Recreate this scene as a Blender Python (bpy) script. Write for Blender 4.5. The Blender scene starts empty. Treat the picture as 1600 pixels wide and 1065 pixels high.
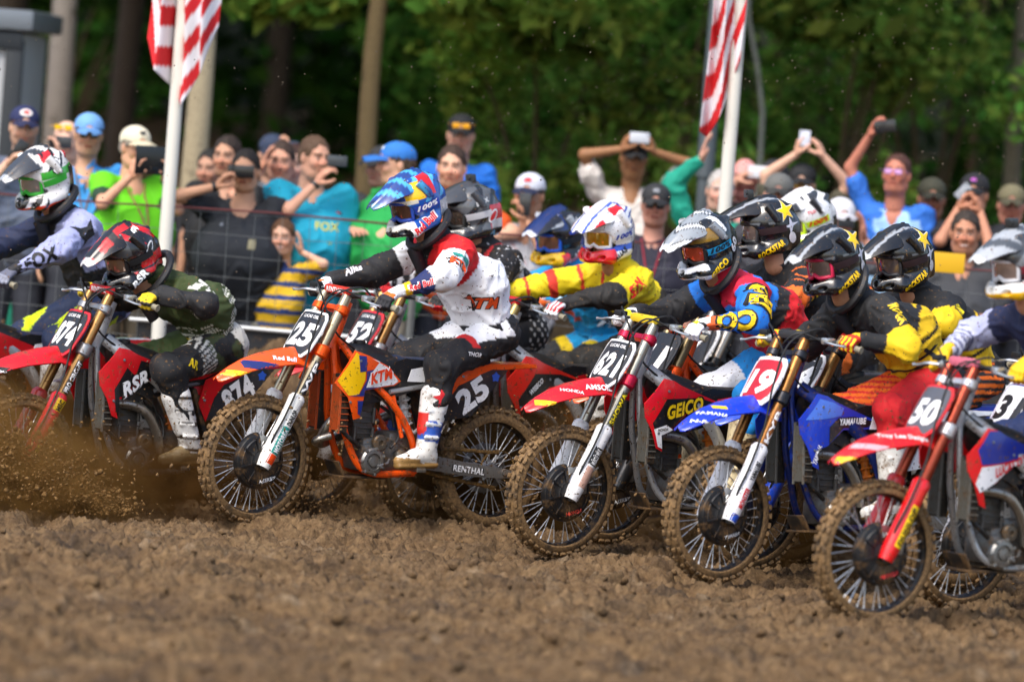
import bpy, bmesh, math, random
import numpy as np
from mathutils import Vector, Matrix
from mathutils.bvhtree import BVHTree
from mathutils.geometry import delaunay_2d_cdt

R_ = math.radians
SC = bpy.context.scene
COL = SC.collection
# ------------------------------------------------------------------ camera
cam_d = bpy.data.cameras.new('camera')
cam = bpy.data.objects.new('camera', cam_d)
COL.objects.link(cam)
cam_d.sensor_width = 36.0
cam_d.lens = 8910.0 / 1600.0 * 36.0
cam_d.clip_start = 0.5
cam_d.clip_end = 2000
cam.matrix_world = (Matrix.Translation((0, -30, 2.3))
                    @ Matrix.Rotation(math.pi / 2 - math.atan(368 / 8910.0), 4, 'X')
                    @ Matrix.Rotation(R_(4.5), 4, 'Z'))
cam_d.dof.use_dof = True
cam_d.dof.focus_distance = 29.9
cam_d.dof.aperture_fstop = 1.4
SC.camera = cam
# ------------------------------------------------------------------ sky and sun
SUN_EL, SUN_AZ = R_(52), R_(-150)      # behind and to the left of the camera
w = bpy.data.worlds.new("World")
SC.world = w
w.use_nodes = True
wn = w.node_tree
bg = wn.nodes['Background']
sky = wn.nodes.new('ShaderNodeTexSky')
sky.sky_type = 'NISHITA'
sky.sun_disc = False
sky.sun_elevation = SUN_EL
sky.sun_rotation = SUN_AZ
sky.air_density = 1.0
sky.dust_density = 3.0
sky.ozone_density = 0.6
wn.links.new(sky.outputs[0], bg.inputs[0])
bg.inputs[1].default_value = 0.15
sd = bpy.data.lights.new('sun', 'SUN')
sd.energy = 1.35
sd.angle = R_(24)
sd.color = (1.0, 0.96, 0.90)
sun = bpy.data.objects.new('sun', sd)
COL.objects.link(sun)
_sv = Vector((math.sin(SUN_AZ) * math.cos(SUN_EL), math.cos(SUN_AZ) * math.cos(SUN_EL), math.sin(SUN_EL)))
sun.rotation_euler = _sv.to_track_quat('Z', 'Y').to_euler()
sun.location = (0, 0, 30)
SC.view_settings.view_transform = 'Standard'
SC.view_settings.look = 'None'
SC.view_settings.gamma = 1.0
SC.view_settings.exposure = 0.95
SC.cycles.volume_max_steps = 128
SC.cycles.volume_bounces = 1
SC.cycles.transparent_max_bounces = 16
# ------------------------------------------------------------------ helpers
def lin(h):
    h = h.lstrip('#')
    if len(h) == 3: h = ''.join(c * 2 for c in h)
    v = [int(h[i:i + 2], 16) / 255 for i in (0, 2, 4)]
    return tuple(x / 12.92 if x <= .04045 else ((x + .055) / 1.055) ** 2.4 for x in v)

def tag(o, label=None, cat=None, group=None, kind=None):
    if label: o['label'] = label
    if cat: o['category'] = cat
    if group: o['group'] = group
    if kind: o['kind'] = kind
    return o

def empty(name, M=None, loc=None, rz=0):
    o = bpy.data.objects.new(name, None)
    COL.objects.link(o)
    o.empty_display_size = .1
    if M is None:
        M = Matrix.Translation(loc) @ Matrix.Rotation(rz, 4, 'Z')
    o.matrix_world = M
    return o

_mats = {}
def mat(color, rough=.5, metal=0.0, mud=0.0, coat=0.0, vcol=False, bump=0.0, bscale=60, mudcol='5d4425', mscale=14, trans=False):
    key = (color, rough, metal, mud, coat, vcol, bump, bscale, mudcol, mscale)
    if key in _mats: return _mats[key]
    m = bpy.data.materials.new('surface')
    m.use_nodes = True
    nt = m.node_tree
    b = nt.nodes['Principled BSDF']
    b.inputs['Roughness'].default_value = rough
    b.inputs['Metallic'].default_value = metal
    b.inputs['Coat Weight'].default_value = coat
    src = None
    if vcol:
        a = nt.nodes.new('ShaderNodeAttribute'); a.attribute_name = 'Col'
        src = a.outputs['Color']
    else:
        b.inputs['Base Color'].default_value = (*lin(color), 1)
    tc = nt.nodes.new('ShaderNodeTexCoord')
    if mud > 0:
        n = nt.nodes.new('ShaderNodeTexNoise')
        n.inputs['Scale'].default_value = mscale
        n.inputs['Detail'].default_value = 8
        n.inputs['Roughness'].default_value = .72
        nt.links.new(tc.outputs['Object'], n.inputs['Vector'])
        r = nt.nodes.new('ShaderNodeValToRGB')
        t = .74 - .42 * mud
        r.color_ramp.elements[0].position = max(0, t - .05)
        r.color_ramp.elements[1].position = min(1, t + .09)
        nt.links.new(n.outputs['Fac'], r.inputs['Fac'])
        sp = nt.nodes.new('ShaderNodeTexNoise'); sp.inputs['Scale'].default_value = 62; sp.inputs['Detail'].default_value = 3
        nt.links.new(tc.outputs['Object'], sp.inputs['Vector'])
        sr = nt.nodes.new('ShaderNodeMapRange'); sr.inputs['From Min'].default_value = .655 - .05 * mud; sr.inputs['From Max'].default_value = .68 - .05 * mud
        nt.links.new(sp.outputs['Fac'], sr.inputs['Value'])
        mxx = nt.nodes.new('ShaderNodeMath'); mxx.operation = 'MAXIMUM'
        nt.links.new(r.outputs['Color'], mxx.inputs[0]); nt.links.new(sr.outputs[0], mxx.inputs[1])
        mx = nt.nodes.new('ShaderNodeMix'); mx.data_type = 'RGBA'
        nt.links.new(mxx.outputs[0], mx.inputs['Factor'])
        if src is not None: nt.links.new(src, mx.inputs[6])
        else: mx.inputs[6].default_value = (*lin(color), 1)
        # two tones of mud
        n2 = nt.nodes.new('ShaderNodeTexNoise'); n2.inputs['Scale'].default_value = 70; n2.inputs['Detail'].default_value = 4
        nt.links.new(tc.outputs['Object'], n2.inputs['Vector'])
        r2 = nt.nodes.new('ShaderNodeValToRGB')
        mc = lin(mudcol)
        r2.color_ramp.elements[0].color = (mc[0] * .55, mc[1] * .52, mc[2] * .5, 1)
        r2.color_ramp.elements[1].color = (mc[0] * 1.5, mc[1] * 1.5, mc[2] * 1.5, 1)
        r2.color_ramp.elements[0].position = .35; r2.color_ramp.elements[1].position = .68
        nt.links.new(n2.outputs['Fac'], r2.inputs['Fac'])
        nt.links.new(r2.outputs['Color'], mx.inputs[7])
        nt.links.new(mx.outputs[2], b.inputs['Base Color'])
        rr = nt.nodes.new('ShaderNodeMapRange')
        rr.inputs['To Min'].default_value = rough; rr.inputs['To Max'].default_value = .8
        nt.links.new(r.outputs['Color'], rr.inputs['Value'])
        nt.links.new(rr.outputs[0], b.inputs['Roughness'])
        if metal > 0:
            mm = nt.nodes.new('ShaderNodeMapRange')
            mm.inputs['To Min'].default_value = metal; mm.inputs['To Max'].default_value = 0
            nt.links.new(r.outputs['Color'], mm.inputs['Value'])
            nt.links.new(mm.outputs[0], b.inputs['Metallic'])
        bp = nt.nodes.new('ShaderNodeBump'); bp.inputs['Strength'].default_value = .5; bp.inputs['Distance'].default_value = .004
        nt.links.new(n.outputs['Fac'], bp.inputs['Height'])
        nt.links.new(bp.outputs[0], b.inputs['Normal'])
    elif src is not None:
        nt.links.new(src, b.inputs['Base Color'])
    if bump > 0 and mud <= 0:
        n = nt.nodes.new('ShaderNodeTexNoise'); n.inputs['Scale'].default_value = bscale; n.inputs['Detail'].default_value = 5
        nt.links.new(tc.outputs['Object'], n.inputs['Vector'])
        bp = nt.nodes.new('ShaderNodeBump'); bp.inputs['Strength'].default_value = bump; bp.inputs['Distance'].default_value = .004
        nt.links.new(n.outputs['Fac'], bp.inputs['Height'])
        nt.links.new(bp.outputs[0], b.inputs['Normal'])
    _mats[key] = m
    return m

def mk(name, V, F, m=None, parent=None, smooth=35, cols=None, world=None):
    """link one mesh object; V in the parent's local space"""
    me = bpy.data.meshes.new(name)
    V = np.asarray(V, dtype=np.float32).reshape(-1, 3)
    if isinstance(F, np.ndarray) and F.ndim == 2:
        nf, k = F.shape
        me.vertices.add(len(V)); me.vertices.foreach_set('co', V.ravel())
        me.loops.add(nf * k); me.loops.foreach_set('vertex_index', F.astype(np.int32).ravel())
        me.polygons.add(nf)
        me.polygons.foreach_set('loop_start', np.arange(0, nf * k, k, dtype=np.int32))
        me.update(calc_edges=True)
    else:
        me.from_pydata(V.tolist(), [], [list(map(int, f)) for f in F])
        me.update()
    if cols is not None:
        a = me.color_attributes.new('Col', 'FLOAT_COLOR', 'POINT')
        c = np.ones((len(V), 4), dtype=np.float32); c[:, :3] = cols
        a.data.foreach_set('color', c.ravel())
    if m is not None: me.materials.append(m)
    if smooth:
        me.polygons.foreach_set('use_smooth', np.ones(len(me.polygons), dtype=bool))
        if smooth < 180: me.set_sharp_from_angle(angle=R_(smooth))
    me.validate()
    o = bpy.data.objects.new(name, me)
    COL.objects.link(o)
    if parent is not None: o.parent = parent
    if world is not None: o.matrix_world = world
    return o

def vv(*a): return np.array(a, dtype=float)
def nrm(a):
    a = np.asarray(a, dtype=float); return a / max(1e-9, np.linalg.norm(a))

class MB:
    def __init__(s, T=None): s.V = []; s.F = []; s.T = T
    def add(s, V, F):
        o = len(s.V); s.V.extend([tuple(v) for v in V]); s.F.extend([[i + o for i in f] for f in F]); return s
    def box(s, c, size, rot=None, bev=0.0):
        hx, hy, hz = [q / 2 for q in size]
        if bev <= 0:
            P = [(x, y, z) for x in (-hx, hx) for y in (-hy, hy) for z in (-hz, hz)]
            F = [(0, 1, 3, 2), (4, 6, 7, 5), (0, 4, 5, 1), (2, 3, 7, 6), (0, 2, 6, 4), (1, 5, 7, 3)]
        else:
            bm = bmesh.new(); bmesh.ops.create_cube(bm, size=1)
            for v in bm.verts: v.co = Vector((v.co.x * hx * 2, v.co.y * hy * 2, v.co.z * hz * 2))
            bmesh.ops.bevel(bm, geom=bm.edges[:] + bm.verts[:], offset=min(bev, hx * .9, hy * .9, hz * .9), segments=2, affect='EDGES', profile=.6)
            bm.verts.index_update()
            P = [tuple(v.co) for v in bm.verts]; F = [[v.index for v in f.verts] for f in bm.faces]; bm.free()
        P = np.array(P)
        if rot is not None: P = P @ np.array(rot).T
        return s.add(P + np.array(c), F)
    def tube(s, pts, r, n=10, cap=True, flat=None):
        pts = [np.array(p, dtype=float) for p in pts]
        if not hasattr(r, '__len__'): r = [r] * len(pts)
        m = len(pts); V = []; F = []
        up = None
        for i, p in enumerate(pts):
            d = nrm((pts[min(i + 1, m - 1)] - pts[max(i - 1, 0)]))
            if up is None:
                a = np.array([0, 1., 0]) if abs(d[1]) < .9 else np.array([1., 0, 0])
                up = nrm(np.cross(d, a))
            up = nrm(up - d * (up @ d)); sd_ = np.cross(d, up)
            for k in range(n):
                t = 2 * math.pi * k / n
                fu, fs = (1, 1) if flat is None else flat
                V.append(p + r[i] * (math.cos(t) * up * fu + math.sin(t) * sd_ * fs))
        for i in range(m - 1):
            for k in range(n):
                a = i * n + k; b = i * n + (k + 1) % n
                F.append((a, b, b + n, a + n))
        if cap:
            F.append(tuple(range(n - 1, -1, -1))); F.append(tuple(range((m - 1) * n, m * n)))
        return s.add(V, F)
    def lathe(s, prof, c=(0, 0, 0), axis='Y', n=40, closed=False, a0=0, a1=2 * math.pi):
        """prof: (radius, along)"""
        full = abs(a1 - a0 - 2 * math.pi) < 1e-6
        V = []; F = []; m = len(prof); na = n if full else n + 1
        for i in range(na):
            t = a0 + (a1 - a0) * i / n
            for (r, h) in prof:
                if axis == 'Y': V.append((c[0] + r * math.cos(t), c[1] + h, c[2] + r * math.sin(t)))
                elif axis == 'Z': V.append((c[0] + r * math.cos(t), c[1] + r * math.sin(t), c[2] + h))
                else: V.append((c[0] + h, c[1] + r * math.cos(t), c[2] + r * math.sin(t)))
        for i in range(n):
            j = (i + 1) % na
            for k in range(m if closed else m - 1):
                l = (k + 1) % m
                F.append((i * m + k, j * m + k, j * m + l, i * m + l))
        return s.add(V, F)
    def sweep(s, sections):
        """list of equally long closed loops"""
        n = len(sections[0]); V = [p for q in sections for p in q]; F = []
        for i in range(len(sections) - 1):
            for k in range(n):
                a = i * n + k; b = i * n + (k + 1) % n
                F.append((a, b, b + n, a + n))
        F.append(tuple(range(n - 1, -1, -1))); F.append(tuple(range((len(sections) - 1) * n, len(sections) * n)))
        return s.add(V, F)
    def build(s, name, m, parent=None, smooth=35, fixn=True):
        V = np.array(s.V)
        if s.T is not None:
            T = np.array(s.T); V = V @ T[:3, :3].T + T[:3, 3]
        o = mk(name, V, s.F, m, parent, smooth)
        if fixn:
            bm = bmesh.new(); bm.from_mesh(o.data); bmesh.ops.recalc_face_normals(bm, faces=bm.faces); bm.to_mesh(o.data); bm.free()
            if smooth and smooth < 180: o.data.set_sharp_from_angle(angle=R_(smooth))
        return o

def crom(pts, n=6):
    P = [np.array(p, dtype=float) for p in pts]; P = [2 * P[0] - P[1]] + P + [2 * P[-1] - P[-2]]
    out = []
    for i in range(1, len(P) - 2):
        for k in range(n):
            t = k / n
            out.append(.5 * ((2 * P[i]) + (-P[i - 1] + P[i + 1]) * t + (2 * P[i - 1] - 5 * P[i] + 4 * P[i + 1] - P[i + 2]) * t * t + (-P[i - 1] + 3 * P[i] - 3 * P[i + 1] + P[i + 2]) * t ** 3))
    out.append(P[-2]); return out

def inside(x, y, poly):
    c = False; n = len(poly); j = n - 1
    for i in range(n):
        xi, yi = poly[i]; xj, yj = poly[j]
        if (yi > y) != (yj > y) and x < (xj - xi) * (y - yi) / (yj - yi) + xi: c = not c
        j = i
    return c

def tri_poly(poly, step):
    """triangulate polygon with interior points"""
    P = []
    n = len(poly)
    for i in range(n):
        a = np.array(poly[i]); b = np.array(poly[(i + 1) % n]); k = max(1, int(np.linalg.norm(b - a) / step))
        for j in range(k): P.append(tuple(a + (b - a) * j / k))
    nb = len(P)
    xs = [p[0] for p in P]; ys = [p[1] for p in P]
    x = min(xs) + step / 2
    while x < max(xs):
        y = min(ys) + step / 2
        while y < max(ys):
            if inside(x, y, poly) and min((x - q[0]) ** 2 + (y - q[1]) ** 2 for q in P[:nb]) > (step * .45) ** 2: P.append((x, y))
            y += step
        x += step
    vs, es, fs, *_ = delaunay_2d_cdt([Vector(p) for p in P], [(i, (i + 1) % nb) for i in range(nb)], [], 0, 1e-6)
    fs = [f for f in fs if inside(sum(vs[i].x for i in f) / 3, sum(vs[i].y for i in f) / 3, poly)]
    return [(v.x, v.y) for v in vs], fs, nb

def panel(mb, poly, yf, th=.006, step=.03, side=1):
    """curved sheet with thickness standing in the x-z plane at lateral yf(x,z)"""
    vs, fs, nb = tri_poly(poly, step)
    n = len(vs)
    V = [(x, side * yf(x, z), z) for x, z in vs] + [(x, side * (yf(x, z) - th), z) for x, z in vs]
    cnt = {}
    for f in fs:
        for i in range(3):
            e = (f[i], f[(i + 1) % 3]); cnt[e] = 1
    F = [tuple(f) for f in fs] + [tuple(i + n for i in reversed(f)) for f in fs]
    for (a, b) in list(cnt):
        if (b, a) not in cnt: F.append((a, a + n, b + n, b))
    mb.add(V, F)
    return mb

# ---- value noise -------------------------------------------------------
def _h(ix, iy, iz):
    n = (ix.astype(np.int64) * 374761393 + iy.astype(np.int64) * 668265263 + iz.astype(np.int64) * 2147483647) & 0xffffffff
    n = ((n ^ (n >> 13)) * 1274126177) & 0xffffffff
    return ((n ^ (n >> 16)) & 0xffff) / 65535.0
def vnoise(p):
    i = np.floor(p); f = p - i; f = f * f * (3 - 2 * f); i = i.astype(np.int64)
    x, y, z = i[:, 0], i[:, 1], i[:, 2]; r = 0
    for dx in (0, 1):
        for dy in (0, 1):
            for dz in (0, 1):
                w_ = (f[:, 0] if dx else 1 - f[:, 0]) * (f[:, 1] if dy else 1 - f[:, 1]) * (f[:, 2] if dz else 1 - f[:, 2])
                r = r + w_ * _h(x + dx, y + dy, z + dz)
    return r * 2 - 1
def fbm(p, oct=4, g=.5):
    a = 1; r = 0; t = 0
    for k in range(oct):
        r = r + a * vnoise(p + 17.3 * k); t += a; a *= g; p = p * 2.03
    return r / t

# ---- implicit surfaces ---------------------------------------------------
class SDF:
    def __init__(s, h): s.h = h; s.pr = []
    def cap(s, a, b, ra, rb=None, k=.03, sub=False, tag=None, flat=None):
        s.pr.append(('c', np.array(a, float), np.array(b, float), ra, ra if rb is None else rb, k, sub, tag, flat)); return s
    def chain(s, pts, rs, k=.03, tag=None):
        for i in range(len(pts) - 1): s.cap(pts[i], pts[i + 1], rs[i], rs[i + 1], k, False, tag)
        return s
    def ell(s, c, r, rot=None, k=.03, sub=False, tag=None):
        s.pr.append(('e', np.array(c, float), np.array(r, float), np.eye(3) if rot is None else np.array(rot), 0, k, sub, tag, None)); return s
    def bb(s, p):
        if p[0] == 'c':
            m = max(p[3], p[4]); return np.minimum(p[1], p[2]) - m, np.maximum(p[1], p[2]) + m
        m = max(p[2]); return p[1] - m, p[1] + m
    @staticmethod
    def dist(p, X, Y, Z):
        if p[0] == 'c':
            a, b = p[1], p[2]; ab = b - a; L = ab @ ab + 1e-12
            x = X - a[0]; y = Y - a[1]; z = Z - a[2]
            t = np.clip((x * ab[0] + y * ab[1] + z * ab[2]) / L, 0, 1)
            dx = x - t * ab[0]; dy = y - t * ab[1]; dz = z - t * ab[2]
            if p[8] is not None:
                f = p[8][0]; q = np.array(p[8][1]); dq = dx * q[0] + dy * q[1] + dz * q[2]
                k2 = (f - 1) * dq
                dx = dx + k2 * q[0]; dy = dy + k2 * q[1]; dz = dz + k2 * q[2]
            return np.sqrt(dx * dx + dy * dy + dz * dz) - (p[3] + (p[4] - p[3]) * t)
        c, r, R = p[1], p[2], p[3]
        x = X - c[0]; y = Y - c[1]; z = Z - c[2]
        u = R[0, 0] * x + R[1, 0] * y + R[2, 0] * z; v = R[0, 1] * x + R[1, 1] * y + R[2, 1] * z; q = R[0, 2] * x + R[1, 2] * y + R[2, 2] * z
        k0 = np.sqrt((u / r[0]) ** 2 + (v / r[1]) ** 2 + (q / r[2]) ** 2)
        k1 = np.sqrt((u / r[0] ** 2) ** 2 + (v / r[1] ** 2) ** 2 + (q / r[2] ** 2) ** 2) + 1e-9
        return k0 * (k0 - 1) / k1
    def mesh(s, cut=None):
        h = s.h
        B = [s.bb(p) for p in s.pr if not p[6]]
        lo = np.min([b[0] for b in B], 0) - 3 * h; hi = np.max([b[1] for b in B], 0) + 3 * h
        n = np.ceil((hi - lo) / h).astype(int) + 1
        D = np.full(n, 9.0, dtype=np.float32)
        ax = [lo[i] + h * np.arange(n[i]) for i in range(3)]
        for p in s.pr:
            k = p[5]; a, b = s.bb(p); m = 2 * k + 3 * h
            i0 = np.clip(((a - m - lo) / h).astype(int), 0, n); i1 = np.clip(((b + m - lo) / h).astype(int) + 2, 0, n)
            sl = tuple(slice(i0[i], i1[i]) for i in range(3))
            X = ax[0][sl[0]][:, None, None]; Y = ax[1][sl[1]][None, :, None]; Z = ax[2][sl[2]][None, None, :]
            d = s.dist(p, X, Y, Z).astype(np.float32); e = D[sl]
            if p[6]:
                d = -d; q = np.maximum(k - np.abs(d - e), 0) / k; D[sl] = np.maximum(d, e) + q * q * k * .25
            else:
                q = np.maximum(k - np.abs(d - e), 0) / k; D[sl] = np.minimum(d, e) - q * q * k * .25
        if cut is not None: D = cut(D, ax)
        return nets(D, lo, h)

def nets(D, lo, h):
    n = D.shape; S = D < 0
    c = tuple(k - 1 for k in n)
    P = np.zeros(c + (3,), np.float32); N = np.zeros(c, np.float32)
    edges = []
    for ax_ in range(3):
        a = [slice(None)] * 3; b = [slice(None)] * 3; a[ax_] = slice(0, -1); b[ax_] = slice(1, None)
        m = S[tuple(a)] != S[tuple(b)]
        I = np.argwhere(m)
        if len(I) == 0: continue
        v0 = D[tuple(I.T)]; J = I.copy(); J[:, ax_] += 1; v1 = D[tuple(J.T)]
        t = v0 / (v0 - v1)
        pos = I.astype(np.float32); pos[:, ax_] += t
        o1, o2 = [(1, 2), (2, 0), (0, 1)][ax_]
        quad = []
        ok = np.ones(len(I), bool)
        for (p, q) in ((0, 0), (-1, 0), (-1, -1), (0, -1)):
            K = I.copy(); K[:, o1] += p; K[:, o2] += q
            good = np.all((K >= 0) & (K < np.array(c)), axis=1)
            ok &= good; Kg = K[good]
            np.add.at(P, tuple(Kg.T), pos[good]); np.add.at(N, tuple(Kg.T), 1)
            quad.append(K)
        edges.append((np.stack(quad, 1)[ok], (v0 < 0)[ok]))
    idx = np.full(c, -1, np.int64); M = N > 0
    idx[M] = np.arange(M.sum())
    V = P[M] / N[M][:, None] * h + lo
    F = []
    for q, inv in edges:
        f = idx[q[..., 0], q[..., 1], q[..., 2]]
        f[~inv] = f[~inv][:, ::-1]
        F.append(f)
    return V.astype(np.float64), np.concatenate(F)

def vnorm(V, F):
    A, B, C_, D_ = (V[F[:, i]] for i in range(4))
    fn = np.cross(C_ - A, D_ - B); N = np.zeros_like(V)
    for i in range(4): np.add.at(N, F[:, i], fn)
    return N / (np.linalg.norm(N, axis=1)[:, None] + 1e-12)

def relax(V, F, it=1, lam=.5):
    for _ in range(it):
        S_ = np.zeros_like(V); c = np.zeros(len(V))
        for i in range(4):
            a, b = F[:, i], F[:, (i + 1) % 4]
            np.add.at(S_, a, V[b]); np.add.at(c, a, 1); np.add.at(S_, b, V[a]); np.add.at(c, b, 1)
        V = V + lam * (S_ / c[:, None] - V)
    return V

def regions(V, prims):
    """nearest prim tag and parameter t along it for each vertex"""
    best = np.full(len(V), 9.0); tg = np.zeros(len(V), int); T = np.zeros(len(V)); names = []
    for p in prims:
        if p[7] is None or p[6]: continue
        d = SDF.dist(p, V[:, 0], V[:, 1], V[:, 2])
        if p[7] not in names: names.append(p[7])
        k = names.index(p[7]); m = d < best
        if p[0] == 'c':
            ab = p[2] - p[1]; t = np.clip(((V - p[1]) @ ab) / (ab @ ab + 1e-9), 0, 1)
        else: t = np.zeros(len(V))
        best[m] = d[m]; tg[m] = k; T[m] = t[m]
    return lambda nm: (tg == names.index(nm)) if nm in names else np.zeros(len(V), bool), T

def folds(V, sd_, a=.008, f=7.0):
    q = V * f + sd_; q = q + 1.1 * np.stack([fbm(V * 4 + 3, 2), fbm(V * 4 + 9, 2), fbm(V * 4 + 15, 2)], 1)
    n1_ = vnoise(q * vv(1, 1, 1.5)); n2_ = vnoise(q * 1.9 + 31)
    return a * (np.exp(-(n1_ / .13) ** 2) - .35) + a * .6 * (np.exp(-(n2_ / .16) ** 2) - .4) + a * .8 * vnoise(V * 9 + sd_)
def xf(V, M):
    M = np.array(M); return V @ M[:3, :3].T + M[:3, 3]
def place(tpl, M, mirror=False):
    V, F = tpl[0], tpl[1]
    if mirror: V = V * vv(1, -1, 1); F = F[:, ::-1]
    return xf(V, M), F
def frame(o, x, zhint):
    x = nrm(x); y = nrm(np.cross(zhint, x)); z = np.cross(x, y)
    M = np.eye(4); M[:3, 0] = x; M[:3, 1] = y; M[:3, 2] = z; M[:3, 3] = o
    return M

def ik(a, b, l1, l2, pole):
    a = np.array(a, float); b = np.array(b, float); d = b - a; L = np.linalg.norm(d)
    if L > (l1 + l2) * .995:
        return a + d * (l1 / (l1 + l2))
    u = d / L; x = (l1 * l1 - l2 * l2 + L * L) / (2 * L); hh = math.sqrt(max(0, l1 * l1 - x * x))
    p = np.array(pole, float); p = nrm(p - u * (p @ u))
    return a + u * x + p * hh

# ---- lettering and marks pressed onto a surface --------------------------------
_txt = {}
def text_mesh(body, bold=.0, shear=0.0, sx=1.0):
    key = (body, bold, shear, sx)
    if key in _txt: return _txt[key]
    cu = bpy.data.curves.new('lettering', 'FONT')
    cu.body = body; cu.align_x = 'CENTER'; cu.align_y = 'CENTER'; cu.offset = bold; cu.shear = shear; cu.resolution_u = 3
    cu.space_character = 1.0 + bold * 2
    ob = bpy.data.objects.new('t', cu)
    me = bpy.data.meshes.new_from_object(ob)
    V = np.array([v.co[:] for v in me.vertices]); F = [list(p.vertices) for p in me.polygons]
    bpy.data.objects.remove(ob); bpy.data.curves.remove(cu); bpy.data.meshes.remove(me)
    # centre on capital height
    c = (V.max(0) + V.min(0)) / 2; V = (V - c)
    V[:, 0] *= sx
    _txt[key] = (V, F); return _txt[key]

def poly_mesh(poly):
    c = np.mean(poly, 0); fs = bpy_tess(poly)
    return np.array([(p[0], p[1], 0) for p in poly], float), fs
def bpy_tess(poly):
    from mathutils.geometry import tessellate_polygon
    return [list(f) for f in tessellate_polygon([[Vector((p[0], p[1], 0)) for p in poly]])]

def star(n=5, r1=1, r2=.42, rot=math.pi / 2):
    return [((r1 if i % 2 == 0 else r2) * math.cos(rot + i * math.pi / n), (r1 if i % 2 == 0 else r2) * math.sin(rot + i * math.pi / n)) for i in range(2 * n)]
def oval(a=1, b=.6, n=22):
    return [(a * math.cos(2 * math.pi * i / n), b * math.sin(2 * math.pi * i / n)) for i in range(n)]
def rect(a, b): return [(-a, -b), (a, -b), (a, b), (-a, b)]

def bvh_of(o):
    me = o.data
    return BVHTree.FromPolygons([v.co.copy() for v in me.vertices], [list(p.vertices) for p in me.polygons])

def stamp(target, shape, c, right, up, size, m, name='lettering', lift=.0016, reach=.06, bvh=None, maxe=.03, fit=None):
    """target: object whose local mesh receives the mark; result becomes its child"""
    V, F = shape
    V = np.array(V); right = nrm(right); up = nrm(np.array(up, float) - right * (np.array(up, float) @ right)); nn = np.cross(right, up)
    if fit:  # fit width, height in metres
        ex = V.max(0) - V.min(0); sx = fit[0] / ex[0]; sy = fit[1] / ex[1] if fit[1] else sx
        V = V * vv(sx, sy, 1)
    else: V = V * size
    bm = bmesh.new()
    vs = [bm.verts.new(p) for p in V]
    for f in F:
        try: bm.faces.new([vs[i] for i in f])
        except Exception: pass
    for _ in range(4):
        E_ = [e for e in bm.edges if e.calc_length() > maxe]
        if not E_: break
        bmesh.ops.subdivide_edges(bm, edges=E_, cuts=1, use_grid_fill=False)
        bmesh.ops.triangulate(bm, faces=bm.faces[:])
    bm.verts.index_update()
    V = np.array([v.co[:] for v in bm.verts]); F = [[v.index for v in f.verts] for f in bm.faces]; bm.free()
    if bvh is None: bvh = bvh_of(target)
    out = []
    nv = Vector(nn)
    for p in V:
        q = np.array(c) + right * p[0] + up * p[1]
        hit, hn, ix, ds = bvh.ray_cast(Vector(q + nn * reach), -nv, reach * 3)
        if hit is None:
            hit, hn, ix, ds = bvh.find_nearest(Vector(q))
            if hn.dot(nv) < 0: hn = -hn
            out.append(tuple(hit + hn * lift)); continue
        out.append(tuple(hit + nv * lift))
    o = mk(name, out, F, m, target, smooth=0)
    return o

def stext(target, body, c, right, up, width, m, bold=.03, shear=0., lift=.002, reach=.06, bvh=None, outline=None, height=None, name='lettering', maxe=.03):
    if bvh is None: bvh = bvh_of(target)
    T = text_mesh(body, bold, shear)
    ex = T[0].max(0) - T[0].min(0); sc = width / ex[0]; sy = (height / ex[1]) if height else sc
    if outline:
        To = text_mesh(body, bold + outline[1], shear)
        stamp(target, (To[0] * vv(sc, sy, 1), To[1]), c, right, up, 1, outline[0], 'lettering_edge', lift, reach, bvh, maxe)
        lift += .0018
    return stamp(target, (T[0] * vv(sc, sy, 1), T[1]), c, right, up, 1, m, name, lift, reach, bvh, maxe)
def sshape(target, poly, c, right, up, size, m, name='emblem', lift=.0016, reach=.06, bvh=None, maxe=.03):
    return stamp(target, poly_mesh(poly), c, right, up, size, m, name, lift, reach, bvh, maxe)
# ------------------------------------------------------------------ ground
def fbm2(X, Y, sc, oct=5, g=.5, seed=0.0):
    p = np.stack([X.ravel() * sc[0], Y.ravel() * sc[1], np.full(X.size, seed)], 1)
    return fbm(p, oct, g).reshape(X.shape)
def smooth(a, b, x):
    t = np.clip((x - a) / (b - a), 0, 1); return t * t * (3 - 2 * t)
def ground_base(X, Y):
    """large shape: flat track, bank with the fence, terrace for the crowd, rising wood floor"""
    yb = 4.15 + .10 * np.sin(X * .9)
    z = .76 * smooth(yb - 1.0, yb, Y) * (1 - .72 * smooth(yb + .15, yb + .8, Y))
    z = z + .04 * np.clip(Y - 5, 0, 40) + .10 * smooth(9, 40, Y) * 10
    return z
def axis_(lo, hi, fine0, fine1, h, grow=1.25):
    a = list(np.arange(fine0, fine1 + h * .5, h)); s = h; v = a[-1]
    while v < hi: s *= grow; v += s; a.append(v)
    s = h; v = a[0]; pre = []
    while v > lo: s *= grow; v -= s; pre.append(v)
    return np.array(pre[::-1] + a)
gx = axis_(-400, 400, -3.5, 3.7, .0112, 1.22); gy = axis_(-400, 600, -8.2, 2.2, .0135, 1.16)
GX, GY = np.meshgrid(gx, gy, indexing='ij')
near = (smooth(-12, -8, GY) * (1 - smooth(5.2, 7, GY)))
near = near * smooth(-7, -4.5, GX) * (1 - smooth(4.5, 7, GX))
warp = fbm2(GX, GY, (2.1, 2.1), 3, seed=4.4)
n1 = fbm2(GX + .15 * warp, GY, (1.1, .9), 4, seed=1.5)
n2 = fbm2(GX + .12 * warp, GY + .12 * warp, (5.0, 5.5), 3, .5, seed=7.1)
n3 = 1 - np.abs(fbm2(GX, GY, (13, 13), 4, .66, seed=2.2)) * 2.2
n4 = fbm2(GX, GY, (30, 30), 3, .7, seed=3.7)
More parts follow.
